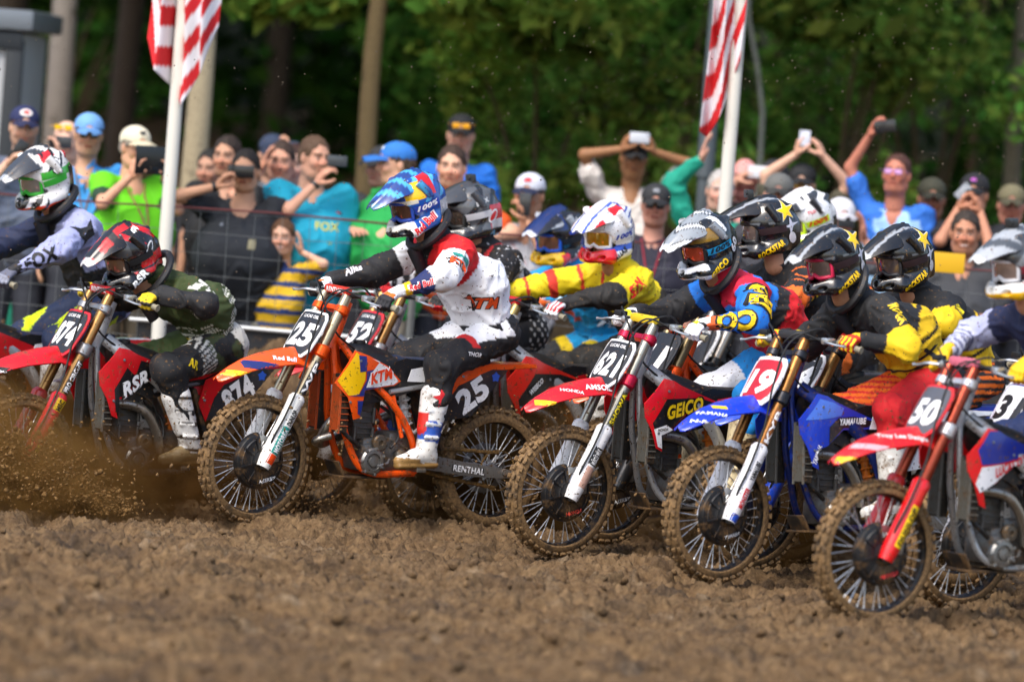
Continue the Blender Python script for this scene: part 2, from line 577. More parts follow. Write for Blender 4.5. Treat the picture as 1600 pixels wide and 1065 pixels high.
n5 = fbm2(GX + .3 * warp, GY + .2 * warp, (.8, 3.2), 3, .5, seed=9.3)
GZ = ground_base(GX, GY) + near * (-.055 * np.exp(-(n5 / .10) ** 2) - .062 + .055 * n1 + .085 * (1 - np.abs(n2) * 2.4) * (.35 + .65 * smooth(-.4, .3, n1)) + .050 * n3 + .027 * n4) - .025
# hollows and ruts
pit = np.clip(-n2 - .18, 0, 1) * near
GZ -= .03 * pit
nx_, ny_ = GX.shape
gi = np.arange(nx_ * ny_).reshape(nx_, ny_)
gf = np.stack([gi[:-1, :-1], gi[1:, :-1], gi[1:, 1:], gi[:-1, 1:]], -1).reshape(-1, 4)
gm = bpy.data.materials.new('churned_dirt'); gm.use_nodes = True
nt = gm.node_tree; bs = nt.nodes['Principled BSDF']
tc = nt.nodes.new('ShaderNodeTexCoord')
def noise_node(scale, det=6, rough=.6, vec=None):
    n = nt.nodes.new('ShaderNodeTexNoise'); n.inputs['Scale'].default_value = scale; n.inputs['Detail'].default_value = det; n.inputs['Roughness'].default_value = rough
    nt.links.new(vec or tc.outputs['Object'], n.inputs['Vector']); return n
na = noise_node(2.2, 8, .62); nb_ = noise_node(26, 6, .65); ncc = noise_node(.7, 3)
rp1 = nt.nodes.new('ShaderNodeValToRGB'); els = rp1.color_ramp.elements
els[0].position = .33; els[0].color = (*lin('2c2013'), 1); els[1].position = .74; els[1].color = (*lin('967a56'), 1)
e = els.new(.5); e.color = (*lin('64492c'), 1)
nt.links.new(na.outputs['Fac'], rp1.inputs['Fac'])
rp2 = nt.nodes.new('ShaderNodeValToRGB'); els = rp2.color_ramp.elements
els[0].position = .30; els[0].color = (*lin('281d12'), 1); els[1].position = .70; els[1].color = (*lin('a08460'), 1)
nt.links.new(nb_.outputs['Fac'], rp2.inputs['Fac'])
mx = nt.nodes.new('ShaderNodeMix'); mx.data_type = 'RGBA'; mx.inputs['Factor'].default_value = .5
nt.links.new(rp1.outputs[0], mx.inputs[6]); nt.links.new(rp2.outputs[0], mx.inputs[7])
lt = noise_node(3.1, 7, .7); lr = nt.nodes.new('ShaderNodeMapRange'); lr.inputs['From Min'].default_value = .585; lr.inputs['From Max'].default_value = .68; lr.inputs['To Max'].default_value = .55
nt.links.new(lt.outputs['Fac'], lr.inputs['Value'])
mx2 = nt.nodes.new('ShaderNodeMix'); mx2.data_type = 'RGBA'; mx2.inputs[7].default_value = (*lin('9c8970'), 1)
nt.links.new(lr.outputs[0], mx2.inputs['Factor']); nt.links.new(mx.outputs[2], mx2.inputs[6])
wt = noise_node(1.3, 6, .65); wr_ = nt.nodes.new('ShaderNodeMapRange'); wr_.inputs['From Min'].default_value = .53; wr_.inputs['From Max'].default_value = .66; wr_.inputs['To Max'].default_value = .6
nt.links.new(wt.outputs['Fac'], wr_.inputs['Value'])
mx3 = nt.nodes.new('ShaderNodeMix'); mx3.data_type = 'RGBA'; mx3.inputs[7].default_value = (*lin('33261a'), 1)
nt.links.new(wr_.outputs[0], mx3.inputs['Factor']); nt.links.new(mx2.outputs[2], mx3.inputs[6])
nt.links.new(mx3.outputs[2], bs.inputs['Base Color'])
wro = nt.nodes.new('ShaderNodeMapRange'); wro.inputs['From Max'].default_value = .6; wro.inputs['To Min'].default_value = .85; wro.inputs['To Max'].default_value = .5
nt.links.new(wr_.outputs[0], wro.inputs['Value']); nt.links.new(wro.outputs[0], bs.inputs['Roughness'])
bs.inputs['Roughness'].default_value = .8; bs.inputs['Specular IOR Level'].default_value = .3
bp = nt.nodes.new('ShaderNodeBump'); bp.inputs['Strength'].default_value = 1.0; bp.inputs['Distance'].default_value = .016
nd_ = noise_node(75, 5, .7); nt.links.new(nd_.outputs['Fac'], bp.inputs['Height']); nt.links.new(bp.outputs[0], bs.inputs['Normal'])
g_o = mk('ground', np.stack([GX, GY, GZ], -1).reshape(-1, 3), gf, gm, None, 180)
tag(g_o, 'churned brown dirt of the start straight', None, None, 'structure')

def ground_z(x, y):
    i = min(max(np.searchsorted(gx, x), 1), len(gx) - 1); j = min(max(np.searchsorted(gy, y), 1), len(gy) - 1)
    return float(GZ[i, j])

# loose clods lying on the dirt
rnd = random.Random(11); npr = np.random.RandomState(5)
_ico = bmesh.new(); bmesh.ops.create_icosphere(_ico, subdivisions=1, radius=1); _ico.verts.index_update()
IV = np.array([v.co[:] for v in _ico.verts]); IF = np.array([[v.index for v in f.verts] for f in _ico.faces]); _ico.free()
def clods(pos, size, seed, jag=.35):
    r_ = np.random.RandomState(seed); n = len(pos)
    V = IV[None] * (1 + jag * (r_.rand(n, len(IV), 1) - .5) * 2)
    sc = size[:, None, None] * (r_.rand(n, 1, 3) * .8 + .5)
    a = r_.rand(n) * 6.28; ca, sa = np.cos(a), np.sin(a)
    V = V * sc
    X = V[..., 0] * ca[:, None] - V[..., 1] * sa[:, None]; Y = V[..., 0] * sa[:, None] + V[..., 1] * ca[:, None]
    b = r_.rand(n) * 6.28; cb, sb = np.cos(b), np.sin(b)
    Z = V[..., 2] * cb[:, None] - X * sb[:, None]; X = V[..., 2] * sb[:, None] + X * cb[:, None]
    V = np.stack([X, Y, Z], -1) + pos[:, None]
    F = IF[None] + (np.arange(n) * len(IV))[:, None, None]
    return V.reshape(-1, 3), F.reshape(-1, 3)
n = 9000
px_ = npr.uniform(-3.6, 3.8, n); py_ = npr.uniform(-8, 4.0, n)
sz = .004 + .026 * npr.rand(n) ** 3.6
pz_ = np.array([ground_z(a, b) for a, b in zip(px_, py_)]) + sz * .3
V, F = clods(np.stack([px_, py_, pz_], 1), sz, 3)
o = mk('dirt_clods', V, F, gm, None, 180); tag(o, 'loose brown clods scattered over the dirt', None, None, 'stuff')
# ------------------------------------------------------------------ motocross bike (x forward, y left, z up, origin on the ground)
AX = vv(.74, 0, .345); RX = vv(-.74, 0, .34)
FD = nrm(vv(-.43, 0, .895))       # fork direction, upwards
STEEL = lambda: mat('b9bcbf', .3, .9)
MUDDY = '5f4626'

def wheel_meshes():
    """shared wheel part meshes, centred on the axle"""
    out = {}
    for kind, Ro, Rr, tw, nk in (('f', .348, .285, .045, 44), ('r', .345, .262, .058, 38)):
        t = MB(); n = 56
        prof = []
        for k in range(15):
            a = -2.35 + 4.7 * k / 14
            prof.append((Ro - .014 - tw * .95 + tw * .95 * math.cos(a) * 1.0, tw * math.sin(a)))
        prof = [(max(r, Rr - .004), h) for r, h in prof]
        t.lathe(prof, n=n * 2)
        rnd = random.Random(3)
        for i in range(nk):
            for row, (lat, rad, sz) in enumerate(((-.0, 0, (.020, .020, .017)), (.019, -.001, (.018, .014, .017)), (-.019, -.001, (.018, .014, .017)),
                                                (.040 * tw / .045, -.016, (.022, .013, .015)), (-.040 * tw / .045, -.016, (.022, .013, .015)))):
                if row == 0 and i % 2: continue
                if row in (1, 2) and i % 2 == 0: continue
                a = 2 * math.pi * (i + rnd.uniform(-.08, .08)) / nk
                R = Ro - .009 + rad
                er = vv(math.cos(a), 0, math.sin(a)); et = vv(-math.sin(a), 0, math.cos(a)); ey = vv(0, 1, 0)
                tilt = lat * 17
                er2 = er * math.cos(tilt) + ey * math.sin(tilt); ey2 = np.cross(er2, et) * -1
                rot = np.stack([et, ey2, er2], 1)
                g = rnd.uniform(.85, 1.2)
                t.box(er * R + ey * lat, (sz[0] * g * 1.25, sz[1] * 1.3, sz[2]), rot, bev=.003)
        o = t.build('tyre', None); out[kind + 'tyre'] = o.data; bpy.data.objects.remove(o)
        t = MB()
        t.lathe([(Rr + .006, -.026 if kind == 'f' else -.034), (Rr + .004, -.02), (Rr - .012, -.012), (Rr - .017, 0), (Rr - .012, .012), (Rr + .004, .02), (Rr + .006, .026 if kind == 'f' else .034), (Rr + .010, 0)], n=72, closed=True)
        o = t.build('rim', None); out[kind + 'rim'] = o.data; bpy.data.objects.remove(o)
        t = MB()
        for i in range(36):
            a = 2 * math.pi * i / 36; sd_ = 1 if i % 2 else -1; off = (1 if (i // 2) % 2 else -1) * .55
            p = vv(math.cos(a), 0, math.sin(a)) * (Rr - .014) + vv(0, sd_ * .004, 0)
            q = vv(math.cos(a + off), 0, math.sin(a + off)) * .034 + vv(0, sd_ * .028, 0)
            t.tube([p, q], .0026, 5)
            t.tube([p, p + (q - p) * .07], .0048, 6)
        o = t.build('spokes', None); out[kind + 'spokes'] = o.data; bpy.data.objects.remove(o)
        t = MB(); t.lathe([(.012, -.06), (.03, -.055), (.038, -.03), (.022, -.02), (.02, 0), (.022, .02), (.038, .03), (.03, .055), (.012, .06)], n=24)
        o = t.build('hub', None); out[kind + 'hub'] = o.data; bpy.data.objects.remove(o)
    # brake disc with holes: ring + carrier arms
    t = MB(); t.lathe([(.105, -.002), (.135, -.002), (.135, .002), (.105, .002)], n=48, closed=True)
    for i in range(6):
        a = i * math.pi / 3
        t.tube([vv(math.cos(a), 0, math.sin(a)) * .03, vv(math.cos(a + .25), 0, math.sin(a + .25)) * .11], .008, 5, flat=(.35, 1))
    for i in range(24):
        a = i * math.pi / 12
        t.box(vv(math.cos(a), 0, math.sin(a)) * (.134 if i % 2 else .106), (.012, .0045, .012))
    o = t.build('brake_disc', None); out['disc'] = o.data; bpy.data.objects.remove(o)
    # plastic disc guard: domed shell, open to the rear, ribbed
    t = MB(); prof = [(.150, -.02), (.152, .004), (.146, .016), (.125, .024), (.085, .028), (.060, .026), (.056, .018)]
    t.lathe(prof, n=44, a0=R_(-205), a1=R_(80))
    t.lathe([(.120, .025), (.123, .030), (.128, .025)], n=44, a0=R_(-195), a1=R_(72))
    for a in (-180, -140, -98, -56, -15, 30, 68):
        a = R_(a); er = vv(math.cos(a), 0, math.sin(a)); et = vv(-math.sin(a), 0, math.cos(a))
        t.box(er * .098 + vv(0, .028, 0), (.07, .008, .012), np.stack([er, vv(0, 1, 0), et], 1), bev=.002)
    t.lathe([(.02, .03), (.056, .022), (.058, .012)], n=30)
    for a in (-170, -120, -70, -20): 
        a = R_(a); er = vv(math.cos(a), 0, math.sin(a)); t.lathe([(.006, 0), (.006, .006), (.0, .007)], c=tuple(er * .137 + vv(0, .02, 0)), n=10)
    o = t.build('disc_guard', None); out['guard'] = o.data; bpy.data.objects.remove(o)
    return out
WM = wheel_meshes()

def inst(name, me, m, parent, M):
    o = bpy.data.objects.new(name, me.copy() if len(me.materials) and me.materials[0] != m else me)
    if not len(o.data.materials): o.data.materials.append(m)
    COL.objects.link(o); o.parent = parent; o.matrix_local = M
    return o

def make_wheel(root, kind, c, st, spin, rimcol='1a1a1c', guardtext=None, detail=True):
    M = Matrix.Translation(Vector(c)) if st is None else Matrix.Translation(Vector(c)) @ st
    wh = empty('front_wheel' if kind == 'f' else 'rear_wheel', Matrix.Identity(4)); wh.parent = root
    wh.matrix_local = M
    Rt = Matrix.Rotation(spin, 4, 'Y')
    inst('tyre', WM[kind + 'tyre'], mat('2a241c', .85, mud=.82, mudcol='745a38', mscale=9), wh, Rt)
    inst('rim', WM[kind + 'rim'], mat(rimcol, .3, .3, mud=.45, mudcol=MUDDY), wh, Rt)
    inst('spokes', WM[kind + 'spokes'], mat('d0d2d4', .35, .6, mud=.3, mudcol=MUDDY), wh, Rt)
    inst('hub', WM[kind + 'hub'], mat('8a8d90', .4, .8, mud=.5, mudcol=MUDDY), wh, Rt)
    inst('brake_disc', WM['disc'], mat('9c9fa2', .35, .9, mud=.3), wh, Matrix.Translation((0, .052 if kind == 'f' else -.055, 0)) @ Rt)
    if kind == 'f':
        g = inst('disc_guard', WM['guard'], mat('141416', .45, mud=.42, mudcol=MUDDY), wh, Matrix.Translation((0, .048, 0)))
        if guardtext:
            stext(g, guardtext[0], (-.045, .03, -.098), (-1, 0, .25), (0, 0, 1), .105, mat(guardtext[1], .5), bold=.03)
    return wh

def gp(poly, yf, lift=.004): return poly, yf, lift

def build_bike(name, label, M, P, group='motocross bikes bunched at the start'):
    """P: palette and markings"""
    r = empty(name, M); tag(r, label, 'motorcycle', group)
    st = R_(P.get('steer', 4)); p0 = vv(.27, 0, 1.2)
    T = Matrix.Translation(Vector(p0)) @ Matrix.Rotation(st, 4, Vector(FD)) @ Matrix.Translation(-Vector(p0))
    Tn = np.array(T)
    def F(p): return Tn[:3, :3] @ np.array(p, float) + Tn[:3, 3]
    def FDIR(d): return Tn[:3, :3] @ np.array(d, float)
    frc = P['frame']; PL = lambda c, mud=.34: mat(c, .28, mud=mud, coat=.3, mudcol=MUDDY)
    # wheels
    axf = F(AX)
    make_wheel(r, 'f', axf, Matrix.Rotation(st, 4, Vector(FD)), P.get('spin', .3), P.get('rim', '18181a'), P.get('guard'))
    make_wheel(r, 'r', RX, None, .7 + P.get('spin', .3), P.get('rim', '18181a'))
    # fork legs
    for sd_ in (1, -1):
        y = .098 * sd_
        low = AX + vv(-.012, y, .0); up = vv(.31, y, 1.24)
        e = MB(T)
        a = low + FD * .33; e.tube([a, low + FD * .36, low + FD * .37, up - FD * .02, up], [.024, .026, .0285, .0285, .026], 16)
        fl = e.build('fork_leg', mat(P.get('fork', 'a8a29a'), .28, .85, mud=.2), r)
        s = MB(T); s.tube([low, low + FD * .38], .0185, 12); s.build('stanchion', mat('c8c8c8', .2, .95, mud=.3), fl)
        c = MB(T); c.box(low + vv(.0, 0, .0), (.055, .034, .075), bev=.008); c.lathe([(.0, .03 * sd_), (.014, .03 * sd_), (.016, .0), (.016, -.03 * sd_)], c=tuple(low), n=12)
        c.build('axle_clamp', mat('8d8f92', .35, .85, mud=.3), fl)
        # guard: half shell around the front of the stanchion
        g = MB(T); secs = []
        side = np.cross(FD, vv(0, 1, 0))       # points forward
        side = side if side[0] > 0 else -side
        for t_, wd in ((-.035, .036), (.02, .044), (.10, .045), (.22, .043), (.33, .044), (.375, .047), (.395, .034)):
            cc = low + FD * t_ + side * .006
            q = [cc + side * (wd * math.cos(a)) + vv(0, wd * .95 * math.sin(a), 0) for a in np.linspace(-2.35, 2.35, 13)]
            q += [cc + side * ((wd - .005) * math.cos(a)) + vv(0, (wd - .005) * .95 * math.sin(a), 0) for a in np.linspace(2.35, -2.35, 13)]
            secs.append(q)
        g.sweep(secs); go = g.build('fork_guard', PL(P['guardcol'], .3), fl)
        if sd_ == 1 and P.get('fork_bands'):
            b = bvh_of(go)
            upv = FDIR(FD); rt = FDIR(-side)
            for (t_, hgt, wdt, col, txt, tcol) in P['fork_bands']:
                cc = F(low + FD * t_) + vv(0, .03, 0)
                # reading along the guard, upwards
                stamp(go, poly_mesh(rect(hgt / 2, wdt / 2)), cc, upv, -rt, 1, mat(col, .35, mud=.15), 'emblem', .001, .05, b, .02)
                if txt: stext(go, txt, cc, upv, -rt, hgt * .86, mat(tcol, .4), bold=.04, lift=.0028, bvh=b, maxe=.02, height=min(wdt * .7, .035))
        if sd_ == 1 and P.get('tube_text'):
            tb, tcol, bc = P['tube_text']
            b = bvh_of(fl); upv = FDIR(FD); rt = FDIR(-side); cc = F(low + FD * .50) + vv(0, .028, 0)
            if bc: stamp(fl, poly_mesh(rect(.10, .019)), cc, upv, -rt, 1, mat(bc, .4, mud=.1), 'emblem', .001, .05, b, .02)
            stext(fl, tb, cc, upv, -rt, .18, mat(tcol, .4), bold=.03, lift=.002, bvh=b, maxe=.02, height=.03)
    # brake hose in front of the fork
    m = MB(T); m.tube(crom([(.20, .20, 1.23), (.33, .23, 1.30), (.46, .15, 1.22), (.53, .13, 1.02), (.58, .135, .80), (.66, .135, .60), (.72, .125, .47), (.71, .10, .40)], 7), .0055, 7)
    m.build('brake_hose', mat('101010', .45), r)
    m = MB(T); m.box(low * vv(1, 0, 1) + vv(-.055, .075, .045), (.06, .05, .09), bev=.012); m.box(low * vv(1, 0, 1) + vv(-.08, .08, .075), (.03, .045, .04), bev=.01)
    m.build('brake_caliper', mat('a5a29b', .35, .8, mud=.3), r)
    # triple clamps
    for t_, wd, hh in ((.66, .055, .05), (.905, .05, .03)):
        m = MB(T); c0 = AX + FD * t_ + vv(-.012, 0, 0)
        for y in (-.098, .098):
            m.lathe([(.030, -hh / 2 - .012), (.041, -hh / 2), (.041, hh / 2), (.030, hh / 2 + .012)], c=(0, 0, 0), axis='Z', n=20)
            k = len(m.V); q = np.array(m.V[-80:])
            rot = np.stack([np.cross(vv(0, 1, 0), FD), vv(0, 1, 0), FD], 1)
            m.V[-80:] = [tuple(rot @ v + c0 + vv(0, y, 0)) for v in q]
        m.box(c0 + vv(-.03, 0, 0), (.06, .15, hh), np.stack([np.cross(vv(0, 1, 0), FD), vv(0, 1, 0), FD], 1), bev=.008)
        m.build('triple_clamp', mat(P.get('clamp', frc), .3, .6, mud=.15), r)
    # handlebar
    hb = MB(T)
    pts = crom([(.19, -.385, 1.205), (.235, -.24, 1.235), (.275, -.16, 1.245), (.285, -.06, 1.235), (.285, .06, 1.235), (.275, .16, 1.245), (.235, .24, 1.235), (.19, .385, 1.205)], 4)
    hb.tube(pts, .0125, 10); hbo = hb.build('handlebar', mat('2a2a2c', .35, .6), r)
    m = MB(T); m.box((.30, 0, 1.262), (.045, .20, .045), bev=.015); pad = m.build('bar_pad', mat(P.get('padcol', 'c21a20'), .5, mud=.1), r)
    if P.get('padtext'):
        stext(pad, P['padtext'], F((.325, 0, 1.262)), FDIR((0, 1, 0)), (0, 0, 1), .15, mat(P.get('padtcol', 'f0f0f0'), .5), bold=.03)
    for sd_ in (1, -1):
        m = MB(T); a = vv(.235, .24 * sd_, 1.235); b = vv(.19, .385 * sd_, 1.205); d = b - a
        m.tube([a + d * .1, a + d * .12, a + d * .16, a + d * .97, a + d * .98, b + d * .02], [.014, .024, .0165, .0165, .021, .019], 12)
        m.build('grip', mat(P.get('grip', '8c8672'), .7, mud=.2), hbo)
        m = MB(T); m.box(a + vv(.02, -.03 * sd_, .005), (.06, .05, .035), bev=.01)
        m.tube(crom([a + vv(.045, -.02 * sd_, .0), a + vv(.085, .03 * sd_, .0), a + vv(.075, .10 * sd_, -.012), a + vv(.07, .15 * sd_, -.015)], 4), [.009] * 4 + [.0065] * 8 + [.009], 7)
        m.build('lever', mat('c9cacb', .3, .8), hbo)
        if sd_ == 1:
            m = MB(T); m.tube(crom([a + vv(.03, -.05, 0), (.37, .10, 1.27), (.40, .0, 1.16), (.30, -.04, 1.02)], 5), .005, 6); m.build('cable', mat('151515', .5), hbo)
        else:
            m = MB(T); m.tube(crom([a + vv(.03, .05, 0), (.38, -.10, 1.31), (.42, .03, 1.22), (.36, .09, 1.05), (.2, .08, .95)], 5), .0055, 6); m.build('cable', mat('151515', .5), hbo)
            m = MB(T); m.box(a + vv(.035, .0, .03), (.05, .06, .03), bev=.008); m.build('fluid_reservoir', mat('2a2a2c', .4, .4), hbo)
    # number plate
    upd = nrm(vv(-.13, 0, .23)); c0 = vv(.495, 0, 1.03); nd = nrm(np.cross(vv(0, 1, 0), upd)); 
    out = [(-.085, -.145), (-.118, -.095), (-.125, .03), (-.118, .10), (-.10, .13), (.10, .13), (.118, .10), (.125, .03), (.118, -.095), (.085, -.145)]
    vs, fs, nb = tri_poly(out, .03)
    def cp(u, v_, off=0): return c0 + vv(0, 1, 0) * u + upd * v_ + nd * (off + .010 - 1.6 * u * u)
    V = [cp(u, v_) for u, v_ in vs] + [cp(u, v_, -.006) for u, v_ in vs]; n_ = len(vs)
    ee = {(f[i], f[(i + 1) % 3]) for f in fs for i in range(3)}
    Fc = [tuple(f) for f in fs] + [tuple(i + n_ for i in reversed(f)) for f in fs] + [(a, a + n_, b + n_, b) for a, b in ee if (b, a) not in ee]
    m = MB(T); m.add(V, Fc); pl = m.build('number_plate', PL(P.get('platerim', 'f2f2f2'), .12), r)
    b = bvh_of(pl); rt = FDIR((0, 1, 0)); up2 = FDIR(upd); pc = F(c0 + nd * .02)
    bgp = [(u * .9, v_ * .9) for u, v_ in out]
    if P.get('plateband'): sshape(pl, bgp, pc, rt, up2, 1, mat(P['plateband'], .35, mud=.12), 'plate_border', .0012, bvh=b); bgp = [(u * .84, v_ * .84) for u, v_ in out]
    sshape(pl, bgp, pc, rt, up2, 1, mat(P.get('platebg', '24262b'), .35, mud=.15), 'plate_background', .002, bvh=b)
    stext(pl, P['num'], pc - up2 * .018, rt, up2, .19 if len(P['num']) > 1 else .09, mat(P.get('numcol', 'f4f4f4'), .4, mud=.08), bold=.05, shear=.12, lift=.0034, bvh=b, height=.145)
    if P.get('platetop', 'LUCAS OIL'): stext(pl, P.get('platetop', 'LUCAS OIL'), pc + up2 * .092, rt, up2, .13, mat('e8e8e8', .4), bold=.03, lift=.0036, bvh=b)
    # front fender
    fst = [(1.035, .768, .022, .01), (1.02, .778, .045, .018), (.96, .82, .070, .032), (.88, .862, .088, .042), (.78, .897, .100, .050), (.67, .922, .106, .060), (.58, .936, .10, .065), (.52, .94, .093, .085), (.45, .942, .080, .075), (.38, .945, .06, .05)]
    if P.get('fend') == 'sharp': fst = [(x, z - .02 * (x - .5), w_ * .95, c_) for x, z, w_, c_ in fst]
    secs = []
    for x, z, w_, cr in fst:
        us = np.linspace(-1, 1, 13)
        top = [vv(x, w_ * u, z + .012 * math.cos(u * 4.0) * (abs(u) < .4) - cr * (abs(u) ** 2.6)) for u in us]
        secs.append(top + [p + vv(0, -p[1] * .03, -.006) for p in top[::-1]])
    m = MB(T); m.sweep(secs); ff = m.build('front_fender', PL(P['ffend'], .3), r)
    if P.get('ffmarks'):
        b = bvh_of(ff)
        for kind, arg, (x, z), wd, col, *ex in P['ffmarks']:
            cc = F((x, .085, z)); rt = FDIR(nrm(vv(-1, 0, ex[0] if ex else .3))); upn = FDIR(nrm(vv(.1, -.45, 1)))
            if kind == 't': stext(ff, arg, cc, rt, upn, wd, mat(col, .4, mud=.05), bold=.035, shear=.2, lift=.004 if len(ex) < 2 else .004, reach=.1, bvh=b, maxe=.02)
            else: stamp(ff, poly_mesh(arg), cc, rt, upn, wd, mat(col, .3, mud=.15), 'emblem', .002, .1, b, .02)
    # fork-side number plate tail / headstock
    m = MB(); m.tube([(.24, 0, 1.20), (.33, 0, .95)], [.036, .04], 16); m.build('steering_head', mat(frc, .35, mud=.2), r)
    # frame: cradle, spars
    for sd_ in (1, -1):
        m = MB()
        if P['kind'] == 'A':
            m.tube(crom([(.32, .02 * sd_, .98), (.285, .05 * sd_, .72), (.25, .075 * sd_, .55), (.16, .09 * sd_, .36), (.05, .10 * sd_, .30), (-.2, .10 * sd_, .31)], 5), .019, 10)
            m.tube(crom([(.29, .03 * sd_, 1.0), (.15, .10 * sd_, .82), (0, .135 * sd_, .69), (-.12, .13 * sd_, .55), (-.19, .11 * sd_, .42), (-.2, .10 * sd_, .31)], 5), .019, 10)
            m.tube([(-.02, .125 * sd_, .72), (-.09, .13 * sd_, .50)], .011, 8)
        else:
            m.tube(crom([(.32, .02 * sd_, .98), (.30, .04 * sd_, .72), (.26, .05 * sd_, .55), (.18, .08 * sd_, .36), (.05, .10 * sd_, .30), (-.2, .10 * sd_, .31)], 5), .017, 10)
            m.tube(crom([(.28, .04 * sd_, 1.0), (.12, .12 * sd_, .88), (-.05, .135 * sd_, .76), (-.17, .13 * sd_, .60), (-.21, .12 * sd_, .40), (-.2, .10 * sd_, .31)], 5), .034, 10, flat=(1.1, .45))
        m.build('frame', mat(frc, .35, .1 if P['kind'] == 'A' else .6, mud=.3, mudcol=MUDDY), r)
    m = MB(); m.tube([(-.0, .12, .74), (-.62, .05, .84)], .013, 8); m.tube([(-.0, -.12, .74), (-.62, -.05, .84)], .013, 8); m.tube([(-.17, .11, .52), (-.55, .05, .80)], .011, 8)
    m.build('subframe', mat(P.get('subframe', '909296'), .4, .6, mud=.3), r)
    # radiators
    for sd_ in (1, -1):
        m = MB(); m.box((.295, .115 * sd_, .67), (.05, .085, .31), bev=.008); ro = m.build('radiator', mat('22211e', .6, .3, mud=.4), r)
        m = MB()
        for k in range(7): m.box((.323, (.08 + .012 * k) * sd_, .665), (.006, .0025, .28))
        for k in range(9): m.box((.30, .160 * sd_, .55 + .032 * k), (.06, .006, .005))
        for yy in (.075, .158): m.box((.325, yy * sd_, .665), (.010, .008, .31))
        m.build('radiator_guard', mat(P.get('louver', '63625c'), .5, mud=.35), ro)
    # tank and seat
    m = MB(); secs = []
    for x, z0, z1, w_ in ((.235, .90, .965, .04), (.20, .83, .985, .10), (.10, .78, .985, .125), (-.02, .76, .955, .115), (-.10, .77, .93, .09)):
        q = [(x, w_ * math.cos(a) * (1 if abs(math.cos(a)) < .9 else .97), (z0 + z1) / 2 + (z1 - z0) / 2 * math.sin(a) * 1.0) for a in np.linspace(0, 2 * math.pi, 17)[:-1]]
        secs.append(q)
    m.sweep(secs); m.lathe([(.034, 0), (.034, .02), (.028, .026), (0, .028)], c=(.14, 0, .975), axis='Z', n=18)
    m.build('fuel_tank', mat(P.get('tank', '161618'), .45, mud=.25), r)
    m = MB(); secs = []
    for x, z, w_, th in ((.17, .965, .045, .03), (.12, .972, .058, .05), (0, .945, .075, .07), (-.15, .925, .085, .08), (-.32, .925, .095, .085), (-.48, .935, .095, .08), (-.60, .94, .08, .06), (-.66, .938, .06, .03)):
        q = []
        for a in np.linspace(0, 2 * math.pi, 21)[:-1]:
            cx_, sx_ = math.cos(a), math.sin(a)
            q.append((x, w_ * math.copysign(abs(cx_) ** .6, cx_), z - th / 2 + th / 2 * math.copysign(abs(sx_) ** .6, sx_)))
        secs.append(q)
    m.sweep(secs); m.build('seat', mat(P.get('seat', '17181b'), .75, mud=.3, bump=.3), r)
    # airbox / tank-side plastics below the seat
    def ysh(x, z):  # shroud lateral: bulges forward
        return .125 + .075 * math.exp(-((x - .30) / .22) ** 2) - .16 * max(0, z - .90) - .10 * max(0, .66 - z)
    def yrp(x, z): return .135 - .05 * max(0, -x - .40)
    for sd_ in (1, -1):
        m = MB(); panel(m, P['shroud'], ysh, .006, .035, sd_); so = m.build('radiator_shroud', PL(P['shroudcol'], .28), r)
        if sd_ == 1:
            b = bvh_of(so)
            for poly, col in P.get('shzones', []):
                q = MB(); vs, fs, nb = tri_poly(poly, .03); z_ = P['shzones'].index((poly, col))
                q.add([(x, ysh(x, z) + .0016 + .0012 * z_, z) for x, z in vs], fs); q.build('graphic', mat(col, .28, mud=.22, coat=.3, mudcol=MUDDY), so)
            for body, (x, z), wd, col, ocol, ang, hgt in P.get('shtext', []):
                rt = vv(-math.cos(R_(ang)), 0, math.sin(R_(ang))); up_ = vv(math.sin(R_(ang)), 0, math.cos(R_(ang)))
                stext(so, body, (x, .2, z), rt, up_, wd, mat(col, .35, mud=.1), bold=.045, shear=.25, lift=.008, reach=.15, bvh=b, outline=(mat(ocol, .35), .05) if ocol else None, height=hgt)
    low_ = P.get('lowbox', [(.19, .74), (.20, .66), (.12, .67), (-.02, .70), (-.14, .74), (-.30, .78), (-.45, .84), (-.50, .90), (-.1, .92), (.1, .86)])
    for sd_ in (1, -1):
        m = MB(); panel(m, low_, lambda x, z: .105 + .01 * math.sin(x * 9), .01, .05, sd_); m.build('side_cover', mat(P.get('lowcol', '17171a'), .45, mud=.3), r)
    for sd_ in (1, -1):
        m = MB(); panel(m, [(-.315, .59), (-.52, .63), (-.74, .885), (-.64, .885), (-.41, .80), (-.35, .72)], yrp, .006, .04, sd_)
        rp = m.build('side_plate', PL(P.get('spcol', '24262b'), .3), r)
        if sd_ == 1:
            b = bvh_of(rp)
            if P.get('sidenum', True): stext(rp, P['num'], (-.515, .16, .745), nrm(vv(-.82, 0, .57)), nrm(vv(.57, 0, .82)), .21, mat(P.get('spnum', 'f2f2f2'), .4, mud=.1), bold=.05, lift=.003, bvh=b, height=.135)
            if P.get('sportmark', True):
                sshape(rp, star(5, .03, .02), (-.66, .15, .845), (-1, 0, 0), (0, 0, 1), 1, mat('2a55b8', .4), lift=.002, bvh=b)
        m = MB(); panel(m, [(-.318, .585), (-.36, .715), (-.415, .79), (-.62, .878), (-.94, .903), (-.95, .922), (-.62, .913), (-.42, .868), (-.30, .81), (-.265, .68)], lambda x, z: .142 - .14 * max(0, -x - .45), .006, .04, sd_)
        sp_ = m.build('side_panel', PL(P.get('spanel', P['rfend']), .3), r)
        m = MB(); panel(m, [(-.60, .917), (-.42, .872), (-.29, .815), (-.20, .80), (-.10, .80), (-.12, .865), (-.32, .905), (-.52, .935)], lambda x, z: .132 - .12 * max(0, -x - .40), .006, .04, sd_)
        tp_ = m.build('tail_panel', PL(P.get('tailcol', P['rfend']), .25), r)
